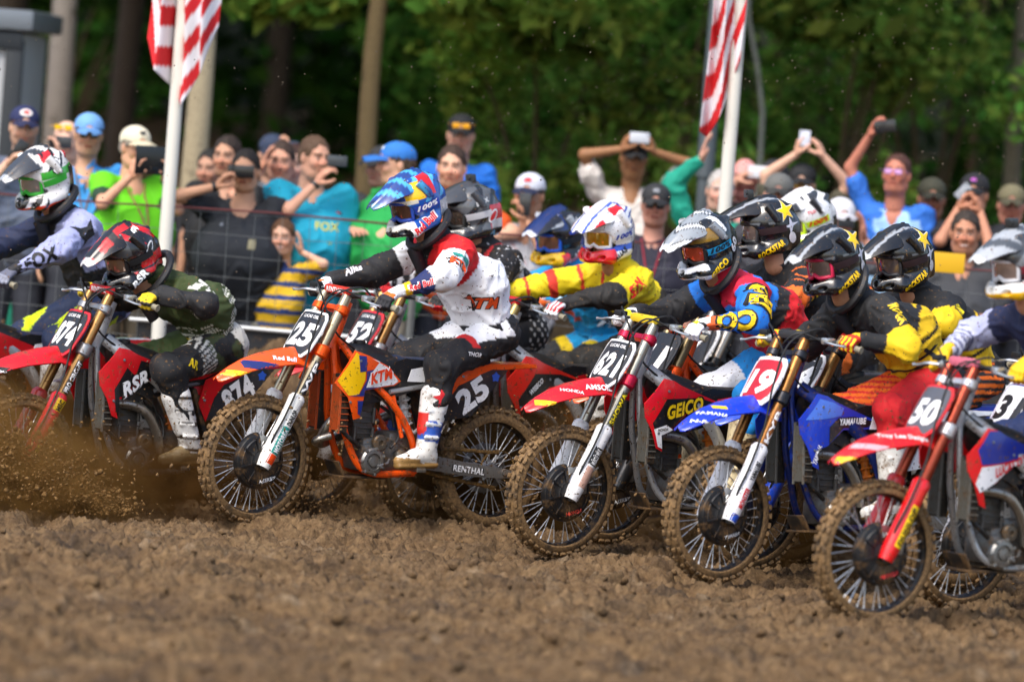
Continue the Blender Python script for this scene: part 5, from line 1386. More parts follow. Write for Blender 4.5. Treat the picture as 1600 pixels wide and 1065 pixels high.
PX = dict(
 b874=dict(kind='B', frame=B_, num='874', ffend=RD, rfend=RD, guardcol='c0222a', clamp='8d8f92', shroud=HON_SH, shroudcol=RD, padtext='RENTHAL', fork='a07a4a', seat='1b1c1f', platerim=RD, guard=None, pipe='B',
    shzones=[([(.215, .86), (.29, .74), (.27, .62), (.245, .62), (.255, .70), (.19, .72), (.16, .82)], '1a1a1d'), ([(.12, .90), (.16, .80), (.10, .80), (-.05, .82), (-.10, .845), (.0, .875)], '1a1a1d')], shtext=[('RSR', (.155, .775), .20, 'f0f0f2', '1a1a1c', 26, .085)],
    fork_bands=[(.33, .07, .06, 'e2b70e', 'MSC', '1a1a1a'), (.05, .08, .03, 'd8c010', None, '')], tube_text=('PRO CIRCUIT', 'f0f0f0', '3a2a1c'), ffmarks=[('p', [(.08, -.03), (-.06, -.02), (-.05, .02), (.08, .02)], (.90, .81), 1, '1c1c1e', -.6), ('t', 'HONDA', (.92, .805), .09, 'f0f0f0', -.5)], tailtext=('WILLIAMS', 'f0d0d0'), spcol='2a2c30'),
 bsk=dict(kind='B', frame=B_, num='52', ffend=RD, rfend=RD, guardcol='d8d8d8', shroud=HON_SH, shroudcol=RD, fork='a07a4a', seat='1c3a9a', platerim=RD, guard=('ACERBIS', 'f0f0f0'), ffmarks=[('t', 'designs', (.60, .91), .13, 'f0f0f0', -.1)], fork_bands=[(.12, .18, .05, 'e6e6e6', 'HONDA', '1a1a1a')], tube_text=('SFB', 'f0f0f0', '8c1a1c'), sidenum=False, spcol='18181a'),
 bye=dict(kind='B', frame=B_, num='8', ffend='d8281a', rfend=RD, guardcol='e9e9ea', shroud=HON_SH, shroudcol='d8281a', fork='b9a064', seat='1a1a1c', platerim='d8281a', guard=None, shtext=[('WISECO', (.19, .80), .12, 'f0f0f0', '1a1a1a', 40, .03)], shzones=HZ('d8281a', '1c1c1e')[1:], fork_bands=[(.14, .18, .05, 'e8e8e8', 'DUNLOP', '1a1a1a')], clamp='b8bcc0'),
 bcy=dict(kind='A', frame=OR, num='4', ffend='1aa0d8', rfend=OR, guardcol='e9e9ea', shroud=KTM_SH, shroudcol=OR, fork='b89a4c', seat='1a1a1c', guard=None, clamp='c8b070'),
 b621=dict(kind='B', frame=B_, num='621', ffend='d0101c', rfend='d0101c', guardcol='e9e9ea', clamp='c01c40', shroud=HON_SH, shroudcol='d0101c', padtext=None, padcol='e0c020', fork='a5a296', seat='18181b', platerim='eeeef0', guard=('HONDA', 'd84a3a'), steer=5, spin=.5,
    shzones=[([(.25, .86), (.33, .73), (.28, .62), (.25, .62), (.27, .69), (.19, .715), (.08, .80), (-.09, .81), (-.13, .84), (.0, .87)], '1a1a1c'), ([(.32, .70), (.285, .61), (.255, .60), (.27, .67), (.19, .70), (.24, .725)], 'e8e8ea')], shtext=[('GEICO', (.115, .815), .27, 'f0c808', '15150f', 12, .075), ('HONDA', (.265, .70), .07, '1a1a1a', None, 6, .015)],
    fork_bands=[(.10, .12, .05, 'c8a090', None, ''), (.22, .10, .06, '1c1c1e', 'MUSCLE MILK', 'f0f0f0'), (.32, .07, .05, 'e6e6e8', None, '')], tube_text=('SHOWA', 'e8d010', '3a3a22'), ffmarks=[('t', 'AMSOIL', (.62, .905), .17, 'f0f0f4', -.05), ('p', rect(.045, .018), (.93, .815), 1, 'e8c010', -.5), ('t', 'HONDA', (.78, .885), .11, 'f8dcdc', -.35)], spanel='d0101c', spcol='1c1d20'),
 born=dict(kind='A', frame=OR, num='11', ffend=OR, rfend=OR, guardcol='1c1c1e', shroud=KTM_SH, shroudcol=OR, fork='8c7c5c', seat='1a1a1c', platerim='1c1c1e', guard=('ACERBIS', 'f0f0f0'), ffmarks=[('t', 'MAXIMA', (.64, .90), .13, 'f0d8c8', -.1), ('p', rect(.05, .02), (.9, .84), 1, 'e8c010', -.5)], platetop=None, shzones=[([(.27, .93), (.36, .79), (.30, .72), (.2, .75), (.2, .9)], '1b1b1e')], padcol='2a2a2c'),
 bwy=dict(kind='A', frame='1f2022', num='7', ffend='1a1a1c', rfend='1a1a1c', guardcol='1c1c1e', shroud=KTM_SH, shroudcol='e46a1e', guard=None),
 brs=dict(kind='B', frame='2a2a2e', num='14', ffend='1c48c8', rfend='1c48c8', guardcol='1b3fae', shroud=HON_SH, shroudcol='1c3fb4', fork='a07a4a', guard=None, clamp='2a2a2e'),
 b19=dict(kind='B', frame='1c2c6e', num='19', ffend='1238c8', rfend='dfe2ea', guardcol='e6e6ea', clamp='2c2e34', shroud=HON_SH, shroudcol='1838b8', padcol='2c2c30', fork='9a6a3a', seat='1a1a1e', platerim='e6e6ea', platebg='b4182a', plateband='d8dade', guard=('YAMAHA', 'd8dade'), steer=7, spin=.15, platetop=None,
    shzones=[([(.26, .94), (.35, .83), (.22, .84), (.10, .86), (.08, .90), (.16, .925)], '4a78e0'), ([(.19, .80), (.19, .715), (.08, .80), (-.09, .81), (-.13, .84), (.0, .86), (.12, .85)], '1b1c20')], shtext=[('YAMALUBE', (.02, .835), .19, 'f0f0f2', None, 4, .034), ('YAMAHA', (.275, .66), .10, 'f0f0f2', None, 70, .03)],
    fork_bands=[(.10, .13, .05, 'e8e8ec', 'MONSTER', 'd0242c'), (.25, .12, .05, 'e8e8ec', 'YAMALUBE', '1a1a22'), (-.01, .04, .05, '2a55c8', None, '')], tube_text=('KYB', 'f0f0f0', '8a5220'), ffmarks=[('t', 'YAMAHA', (.86, .86), .13, 'dfe6ff', -.45), ('p', rect(.03, .012), (.80, .90), 1, 'e8c010', -.4), ('t', 'N-Fab', (.93, .815), .08, 'f0f0f0', -.6)], spcol='e6e8ec', spnum='22252c', spanel='e6e8ec', rfmarks=[('p', [(-.18, -.02), (.18, -.01), (.13, .02), (-.18, .03)], (-.65, .90), 1, '1c48c8'), ('t', 'YAMAHA', (-.7, .90), .15, 'f0f0f4')]),
 b50=dict(kind='B', frame=B_, num='50', ffend='d4141a', rfend='d4141a', guardcol='d4141a', clamp='c9c9cc', shroud=HON_SH, shroudcol='d4141a', padcol='d06a80', fork='9c4634', seat='1a1f3c', platerim='d4141a', platebg='54565e', guard=('HONDA', 'd83a3a'), steer=0, spin=.4, platetop=None,
    shzones=[([(.265, .95), (.33, .86), (.30, .79), (.18, .80), (-.12, .85), (-.03, .88), (.14, .93), (.20, .955)], '1c2c8c'), ([(.30, .78), (.33, .70), (.30, .66), (.20, .71), (.08, .79), (-.10, .80), (-.14, .84), (.12, .80)], 'e6e6ea')], shtext=[('LUCAS OIL', (.10, .79), .24, 'd0202c', None, 18, .048)],
    fork_bands=[(.15, .22, .045, 'f0c80c', 'DUNLOP', '2a2210'), (.31, .06, .05, 'd83028', None, '')], ffmarks=[('p', [(.06, -.02), (-.05, -.025), (-.05, .02), (.06, .03)], (.985, .79), 1, 'f0c400', -.7), ('t', 'Troy Lee Designs', (.67, .905), .26, 'f4e4e4', -.12), ('p', [(.10, -.015), (-.08, -.02), (-.08, .015), (.08, .02)], (.86, .855), 1, 'e2a0a8', -.4)], spanel='e6e6ea'),
 bed=dict(kind='B', frame='2a2a2e', num='31', ffend='1c48c8', rfend='e6e6ea', guardcol='e6e6ea', shroud=HON_SH, shroudcol='1c48c8', platebg='e8e8ec', numcol='1a1a1e', platerim='e8e8ec', plateband='20348c', fork='a07a4a', guard=None, platetop=None),
 b812=dict(kind='B', frame=B_, num='1', ffend=RD, rfend='e6e6ea', guardcol='e6e6ea', shroud=HON_SH, shroudcol=RD, seat='1c2140', spcol='e6e6ea', spnum='c81c24', fork='a07a4a', guard=None, spanel='c8242c', rfmarks=[('t', 'DUNLOP', (-.66, .90), .2, '3a3a3e')]))
CAST = [
 ((-.692, .403, -.012), 33, 0, P25, R25, 'orange motocross bike with number plate 25 and an orange front fender', 'racer in white and red jersey and bright blue helmet on the orange bike 25'),
 ((-1.96, .70, -.12), 33, 0, PX['b874'], RX_['r874'], 'red motocross bike with plate 874, its front wheel lost in flying dirt', 'racer crouching low in olive green striped jersey and black and red helmet'),
 ((-2.81, 1.7, -.10), 33, 0, PX['b812'], RX_['r812'], 'motocross bike at the left edge with a dark blue seat and white tail', 'racer at left edge in lavender grey jersey, with 812 on the helmet'),
 ((-.429, 2.0, -.052), 33, 0, PX['bsk'], RX_['rsk'], 'red motocross bike with plate 52 half hidden behind the orange bike 25', 'racer in black skull jersey and grey helmet, hidden behind the white and red jersey'),
 ((.21, 1.653, -.036), 33, 0, PX['bye'], RX_['rye'], 'red motocross bike with white fork guards under the racer in yellow jersey', 'racer in yellow and dark brown jersey and white helmet with a red top'),
 ((.084, 3.15, -.10), 33, 0, PX['bcy'], RX_['rcy'], 'motocross bike with pale blue fender, farthest back under the racer in sky blue', 'racer in sky blue jersey with black helmet and yellow chin guard'),
 ((.93, -.1, -.02), 33, 0, PX['b621'], RX_['r60'], 'red and white motocross bike with number plate 621', 'racer in blue, red and black jersey with big yellow letters down the arm'),
 ((1.19, .8, 0), 33, 0, PX['born'], RX_['rs1'], 'orange motocross bike with black and white plate 11 behind the bike 621', 'racer behind the blue one with action camera on a black star helmet'),
 ((1.46, 2.6, -.01), 33, 0, PX['bwy'], RX_['rwy'], 'black and orange motocross bike hidden deep in the pack', 'racer in black with a white helmet and fluorescent yellow goggle strap'),
 ((1.91, -.3, 0), 33, 0, PX['brs'], RX_['rrs'], 'blue motocross bike hidden behind the blue bike with plate 19', 'racer in black and yellow jersey, rightmost of the three yellow star helmets'),
 ((1.72, -1.22, .0), 33, 5, PX['b19'], RX_['r19'], 'blue motocross bike with a red number plate 19', 'racer with red trousers and black helmet with yellow star on the blue bike 19'),
 ((2.4, -2.8, -.01), 33, 0, PX['b50'], RX_['r50'], 'red motocross bike with number plate 50, nearest to the camera', 'racer with silver grey helmet and grey striped sleeve at the right edge'),
 ((2.92, -1.3, -.03), 33, 0, PX['bed'], None, 'motocross bike with white and blue plate cut off by the right edge', ''),
]
for (o, yaw, lean, P_, Rr_, lb, lr) in CAST:
    Mx_ = WM_(o, yaw, lean)
    _, T_ = build_bike('motocross_bike', lb, Mx_, P_)
    if Rr_: rider(lr, Mx_, T_, Rr_)
# ------------------------------------------------------------------ spectators
def tpl_hair(kind):
    s = SDF(.0075)
    s.ell((-.018, 0, .040), (.104, .082, .097), k=.02)
    if kind == 'long':
        s.cap((-.06, .055, -.02), (-.05, .065, -.17), .045, .035, .04); s.cap((-.06, -.055, -.02), (-.05, -.065, -.17), .045, .035, .04); s.cap((-.07, 0, -.02), (-.075, 0, -.17), .05, .05, .04)
    else: s.ell((-.045, 0, .0), (.076, .077, .070), k=.03)
    s.ell((.092, 0, -.025), (.085, .080, .108), k=.010, sub=True)
    if kind != 'long':
        s.cap((.012, .10, -.055), (.012, -.10, -.055), .062, .062, .01, sub=True)
    V, F = s.mesh(); N = vnorm(V, F)
    return V + N * (.009 * fbm(V * vv(60, 60, 60), 3))[:, None], F
HR = {k: tpl_hair(k) for k in ('short', 'long')}
def tpl_cap():
    s = SDF(.007)
    s.ell((-.014, 0, .050), (.105, .086, .083), k=.01); s.ell((-.02, 0, -.055), (.2, .2, .092), k=.006, sub=True)
    s.ell((-.012, 0, .038), (.099, .080, .080), k=.005, sub=True)
    V, F = s.mesh(); n0 = len(V)
    secs = []
    for x, w_, z in ((.075, .078, .045), (.115, .076, .046), (.155, .068, .040), (.185, .046, .032), (.195, .020, .028)):
        top = [vv(x - .01 * u * u, w_ * u, z - .022 * u * u) for u in np.linspace(-1, 1, 9)]
        secs.append(top + [p + vv(0, 0, -.005) for p in top[::-1]])
    m = MB(); m.sweep(secs)
    return V, F, m
CP = tpl_cap()

def paler(h):
    v = [int(h[i:i + 2], 16) for i in (0, 2, 4)]; l = sum(v) / 3
    return '%02x%02x%02x' % tuple(min(255, int((c * .80 + l * .20) * 1.07 + 4)) for c in v)

def spectator(label, pos, yaw, sp, group='spectators behind the fence'):
    x, y, hz = pos; k_ = (30.95 + y) / (30 + y); x *= k_; hz = 2.3 + (hz - 2.3) * k_; y += .95
    gz = ground_z(x, y) - .01
    root = empty('person', Matrix.Translation((x, y, gz)) @ Matrix.Rotation(R_(yaw - 90), 4, 'Z')); tag(root, label, 'person', group)
    k = (hz - gz) / 1.67
    kid = sp.get('kid'); hk = 1.0 if not kid else .86     # heads stay near life size
    HC = vv(0.02, 0, 1.67) * k; lean = sp.get('lean', 0.0)
    if kid: sh_z = HC[2] - .25; hip_z = .50 * hz - .0
    sz = HC[2] - (.235 if not kid else .20); S = vv(-.02, 0, sz); w_ = (.185 if not kid else .125) * sp.get('wide', 1)
    H = vv(-.02, 0, sz * .635)
    fat = sp.get('fat', 0)
    sh = {1: S + vv(0, w_, 0), -1: S - vv(0, w_, 0)}
    la, lf = (.29, .25) if not kid else (.19, .17)
    el, wr = {}, {}
    A = sp.get('arms', {})
    for sg in (1, -1):
        t = A.get(sg)
        if t is None: w0 = sh[sg] + vv(.06, .06 * sg, -(la + lf) * .97); pole = vv(-.5, .4 * sg, 0)
        else:
            w0 = HC + np.array(t[0], float); pole = np.array(t[1] if len(t) > 1 and t[1] is not None else (.1, .6 * sg, -.8), float)
        d = w0 - sh[sg]; L = np.linalg.norm(d)
        if L > (la + lf) * .99: w0 = sh[sg] + d * (la + lf) * .99 / L
        el[sg] = ik(sh[sg], w0, la, lf, pole); wr[sg] = w0
    hip = {sg: H + vv(0, .09 * sg, -.02) for sg in (1, -1)}; ft = {sg: vv(0, .12 * sg, .08) for sg in (1, -1)}
    kn = {sg: (hip[sg] + ft[sg]) / 2 + vv(.03, 0, 0) for sg in (1, -1)}
    # body, one continuous figure
    s = SDF(.0145); q = 1 if not kid else .72
    s.chain([H, (H + S) / 2, S - vv(0, 0, .06)], [.10 * q, .095 * q, .10 * q], .05)
    for sg in (1, -1):
        s.cap(S - vv(0, 0, .03), sh[sg] - vv(0, .02 * sg, .01), .055 * q, .045 * q, .04)
        s.cap(sh[sg], el[sg], (.044 + .02 * fat) * q, .037 * q, .02); s.cap(el[sg], wr[sg], .038 * q, .025 * q, .02)
        s.chain([hip[sg], kn[sg], ft[sg]], [.08 * q, .055 * q, .038 * q], .03)
        s.cap(ft[sg] - vv(0, 0, .03), ft[sg] + vv(.15, .01 * sg, -.045), .04 * q, .032 * q, .02)
    pit, hy = R_(sp.get('pitch', 3)), R_(sp.get('hyaw', 0))
    Mx = Matrix.Translation(Vector(HC)) @ Matrix.Rotation(hy, 4, 'Z') @ Matrix.Rotation(pit, 4, 'Y') @ Matrix.Scale(1.03 * hk * sp.get('hs', 1), 4)
    s.cap(S - vv(0, 0, .02), HC - vv(.03, 0, .08), .058 * q * (1 + fat), .056 * q, .03)
    V, F = s.mesh(); skin = paler(sp.get('skin', 'c68f6e'))
    c = np.tile(lin(skin), (len(V), 1)) * (1 + .08 * fbm(V * 25, 3))[:, None]
    parts = [(V, F, c), (xf(HD[0], Mx), HD[1], head_cols(HD[0], skin, sp.get('hair', '3a2a1c'), sp.get('stubble', 0), sp.get('smile', False)))]
    hands = {}
    for sg in (1, -1):
        t = A.get(sg); d = nrm(wr[sg] - el[sg])
        kind = (t[2] if t is not None and len(t) > 2 else 'open')
        if t is not None and len(t) > 3: d = nrm(np.array(t[3], float))
        # palm faces inwards / forwards
        zh = np.array(t[4], float) if t is not None and len(t) > 4 else (vv(-.2, 1.0 * sg, .1) if t is None else vv(-.1, .9 * sg, .35))
        z = nrm(zh - d * (zh @ d)); yv = np.cross(z, d)
        Mm = np.eye(4); Mm[:3, 0] = d; Mm[:3, 1] = yv; Mm[:3, 2] = z; Mm[:3, 3] = wr[sg] - d * .005
        # thumb should point to the body's middle or up
        th_dir = yv; want = vv(.3, -sg, .6) if t is not None else vv(1, -.1 * sg, 0)
        mir = (th_dir @ want) < 0
        tp = {'open': HO, 'hold': HH, 'grip': HG}[kind]
        Vh, Fh = place((tp[0] * (1.02 if not kid else .75), tp[1]), Mm, mirror=mir)
        parts.append((Vh, Fh, np.tile(lin(skin), (len(Vh), 1)) * vv(.97, .92, .9))); hands[sg] = (Mm, mir)
    o = 0; VV, FF, CC = [], [], []
    for v, f, c in parts: VV.append(v); FF.append(f + o); CC.append(c); o += len(v)
    mk('body', np.concatenate(VV), np.concatenate(FF), mat('ffffff', .62, vcol=True, bump=.3, bscale=110), root, 180, np.concatenate(CC))
    # shirt
    s = SDF(.0125 if not kid else .010); slv = sp.get('sleeve', .62)
    for sg in (1, -1):
        p0 = H + vv(0, .075 * sg * q, -.06); p1 = (H + S) / 2 + vv(.02 + fat * .15, .07 * sg * q, -.03); p2 = S + vv(0, .085 * sg * q, -.09)
        s.cap(p0, p1, (.118 + fat * .12) * q, (.122 + fat * .2) * q, .07, tag='belly'); s.cap(p1, p2, (.122 + fat * .2) * q, .118 * q, .07, tag='chest')
        s.cap(S + vv(0, .05 * sg, -.015), sh[sg] - vv(0, .015 * sg, .01), .062 * q, .066 * q, .04, tag='yoke')
        if slv > 0: s.cap(sh[sg], sh[sg] + (el[sg] - sh[sg]) * min(slv, 1), .068 * q * (1 + fat), .069 * q, .03, tag='sl' + ('l' if sg > 0 else 'r'))
        if slv > 1: s.cap(el[sg], el[sg] + (wr[sg] - el[sg]) * (slv - 1), .058 * q, .046 * q, .02, tag='sl' + ('l' if sg > 0 else 'r'))
    s.cap(S + vv(0, 0, .0), S + vv(.005, 0, .055), .068 * q, .060 * q, .02, tag='collar')
    V, F = s.mesh(); reg, TT = regions(V, s.pr); N = vnorm(V, F)
    V = V + N * folds(V, x * 9, .012, 5)[:, None]
    c = colour(V, sp['shirt'][0], sp['shirt'][1] if len(sp['shirt']) > 1 else [], reg, TT) * (1 + .05 * fbm(V * 20, 2))[:, None]
    so = mk('shirt', V, F, mat('ffffff', .8, vcol=True), root, 180, c)
    # trousers
    s = SDF(.018); ln = sp.get('short', .55)
    for sg in (1, -1):
        s.cap(H + vv(0, .05 * sg * q, -.02), hip[sg] - vv(0, 0, .06), .125 * q, .115 * q, .05)
        s.cap(hip[sg], kn[sg], .105 * q, .082 * q, .03)
        if ln > .6: s.cap(kn[sg], ft[sg] + vv(0, 0, .03), .08 * q, .06 * q, .03)
    V, F = s.mesh(); N = vnorm(V, F); V = V + N * (.008 * fbm(V * 12, 3))[:, None]
    mk('trousers', V, F, mat(sp.get('pants', '2c2f38'), .85, bump=.3), root, 180)
    for sg in (1, -1):
        s = SDF(.015); s.cap(ft[sg] + vv(-.03, 0, -.05), ft[sg] + vv(.16, .012 * sg, -.055), .048 * q, .040 * q, .02)
        V, F = s.mesh(); mk('shoe', V, F, mat(sp.get('shoe', 'c8c6c0'), .6), root, 180)
    if sp.get('hairk', 'short'):
        hv = HR[sp.get('hairk', 'short')]; mk('hair', xf(hv[0], Mx), hv[1], mat(sp.get('hair', '3a2a1c'), .7, bump=.6, bscale=120), root, 180)
    if sp.get('cap'):
        cc, bc = sp['cap'][:2]; Mc = Mx @ Matrix.Rotation(R_(sp.get('capyaw', 0)), 4, 'Z') @ Matrix.Rotation(R_(-4), 4, 'Y') @ Matrix.Scale(1.05, 4)
        co = mk('cap', xf(CP[0], Mc), CP[1], mat(cc, .8, bump=.2), root, 60)
        mk('brim', xf(np.array(CP[2].V), Mc), CP[2].F, mat(bc, .8), co, 60)
        if len(sp['cap']) > 2:
            Mr = np.array(Mc)[:3, :3]
            stamp(co, poly_mesh(sp['cap'][2]), xf(vv(.09, 0, .095)[None], Mc)[0], Mr @ vv(0, 1, 0), Mr @ vv(-.5, 0, 1), 1, mat(sp['cap'][3], .7), 'cap_badge', .003, .06)
            if len(sp['cap']) > 4: stamp(co, poly_mesh([(a * .6, b * .5) for a, b in sp['cap'][2]]), xf(vv(.09, 0, .095)[None], Mc)[0], Mr @ vv(0, 1, 0), Mr @ vv(-.5, 0, 1), 1, mat(sp['cap'][4], .7), 'cap_badge', .005, .06)
    if sp.get('glasses'):
        m = MB(Mx); gz_ = sp.get('gz', 0.0); gx_ = sp.get('gx', 0)
        for sg in (1, -1):
            m.box((.107 + gx_, .031 * sg, .008 + gz_), (.006, .046, .030), bev=.003); m.box((.055 + gx_, .078 * sg + 0, .014 + gz_), (.11, .004, .006))
        m.box((.110 + gx_, 0, .014 + gz_), (.006, .02, .006))
        m.build('sunglasses', mat(sp['glasses'], .15, coat=.6), root)
    bs_ = None
    for mkk in sp.get('marks', []):
        if bs_ is None: bs_ = bvh_of(so)
        kind, arg, (my, mz), wd, ht, col = mkk
        cpt = vv(.15, my, S[2] + mz)
        if kind == 't': stext(so, arg, cpt, (0, 1, 0), (0, 0, 1), wd, mat(col, .8), bold=.03, lift=.004, reach=.25, bvh=bs_, height=ht)
        else: stamp(so, poly_mesh(arg), cpt, (0, 1, 0), (0, 0, 1), wd, mat(col, .8), 'shirt_mark', .004, .25, bs_)
    if sp.get('lanyard'):
        m = MB()
        b = bvh_of(so)
        for sg in (1, -1):
            pts = []
            for t in np.linspace(0, 1, 8):
                p = vv(.3, sg * .07 * (1 - t) , S[2] + .03 - .30 * t); h_ = b.ray_cast(Vector(p), Vector((-1, 0, 0)))[0]
                pts.append(np.array(h_) + vv(.006, 0, 0) if h_ else vv(.09, p[1], p[2]))
            m.tube(pts, .006, 5)
        lo = m.build('lanyard', mat(sp['lanyard'], .7), root)
        pend = pts[-1]; m = MB(); m.box(pend + vv(.008, 0, -.05), (.004, .06, .09), bev=.001); m.build('badge', mat('e6e6e6', .5), lo)
    if sp.get('watch'):
        sg = sp['watch']; d = nrm(wr[sg] - el[sg]); m = MB(); m.tube([wr[sg] - d * .035, wr[sg] - d * .012], .032, 12); m.build('wristwatch', mat('1c1c1e', .4), root)
    # held things
    for it in sp.get('items', []):
        kind, off, ry, lb, col = it[:5]; size = it[5] if len(it) > 5 else {'phone': (.010, .145, .074), 'tablet': (.010, .245, .175), 'camera': (.035, .10, .062)}[kind]
        c0 = HC + np.array(off, float)
        Mi = root.matrix_world @ Matrix.Translation(Vector(c0)) @ Matrix.Rotation(R_(ry), 4, 'X')
        r2 = empty(it[6] if len(it) > 6 else kind, Mi); tag(r2, lb, it[6] if len(it) > 6 else kind, 'phones and cameras held up by the crowd')
        m = MB(); m.box((0, 0, 0), size, bev=min(size) * .4); m.build('case', mat(col, .3, coat=.4), r2)
        m = MB(); m.lathe([(.0055, 0), (.0055, .0015), (.004, .002), (0, .0015)], c=(size[0] / 2, size[1] * .38, size[2] * .3), axis='X', n=14)
        m.build('lens', mat('08080a', .1, coat=1), r2)
        m = MB(); m.box((-size[0] / 2 - .001, 0, 0), (.0015, size[1] * .9, size[2] * .86)); m.build('screen', mat('0b0c10', .08), r2)
    return root

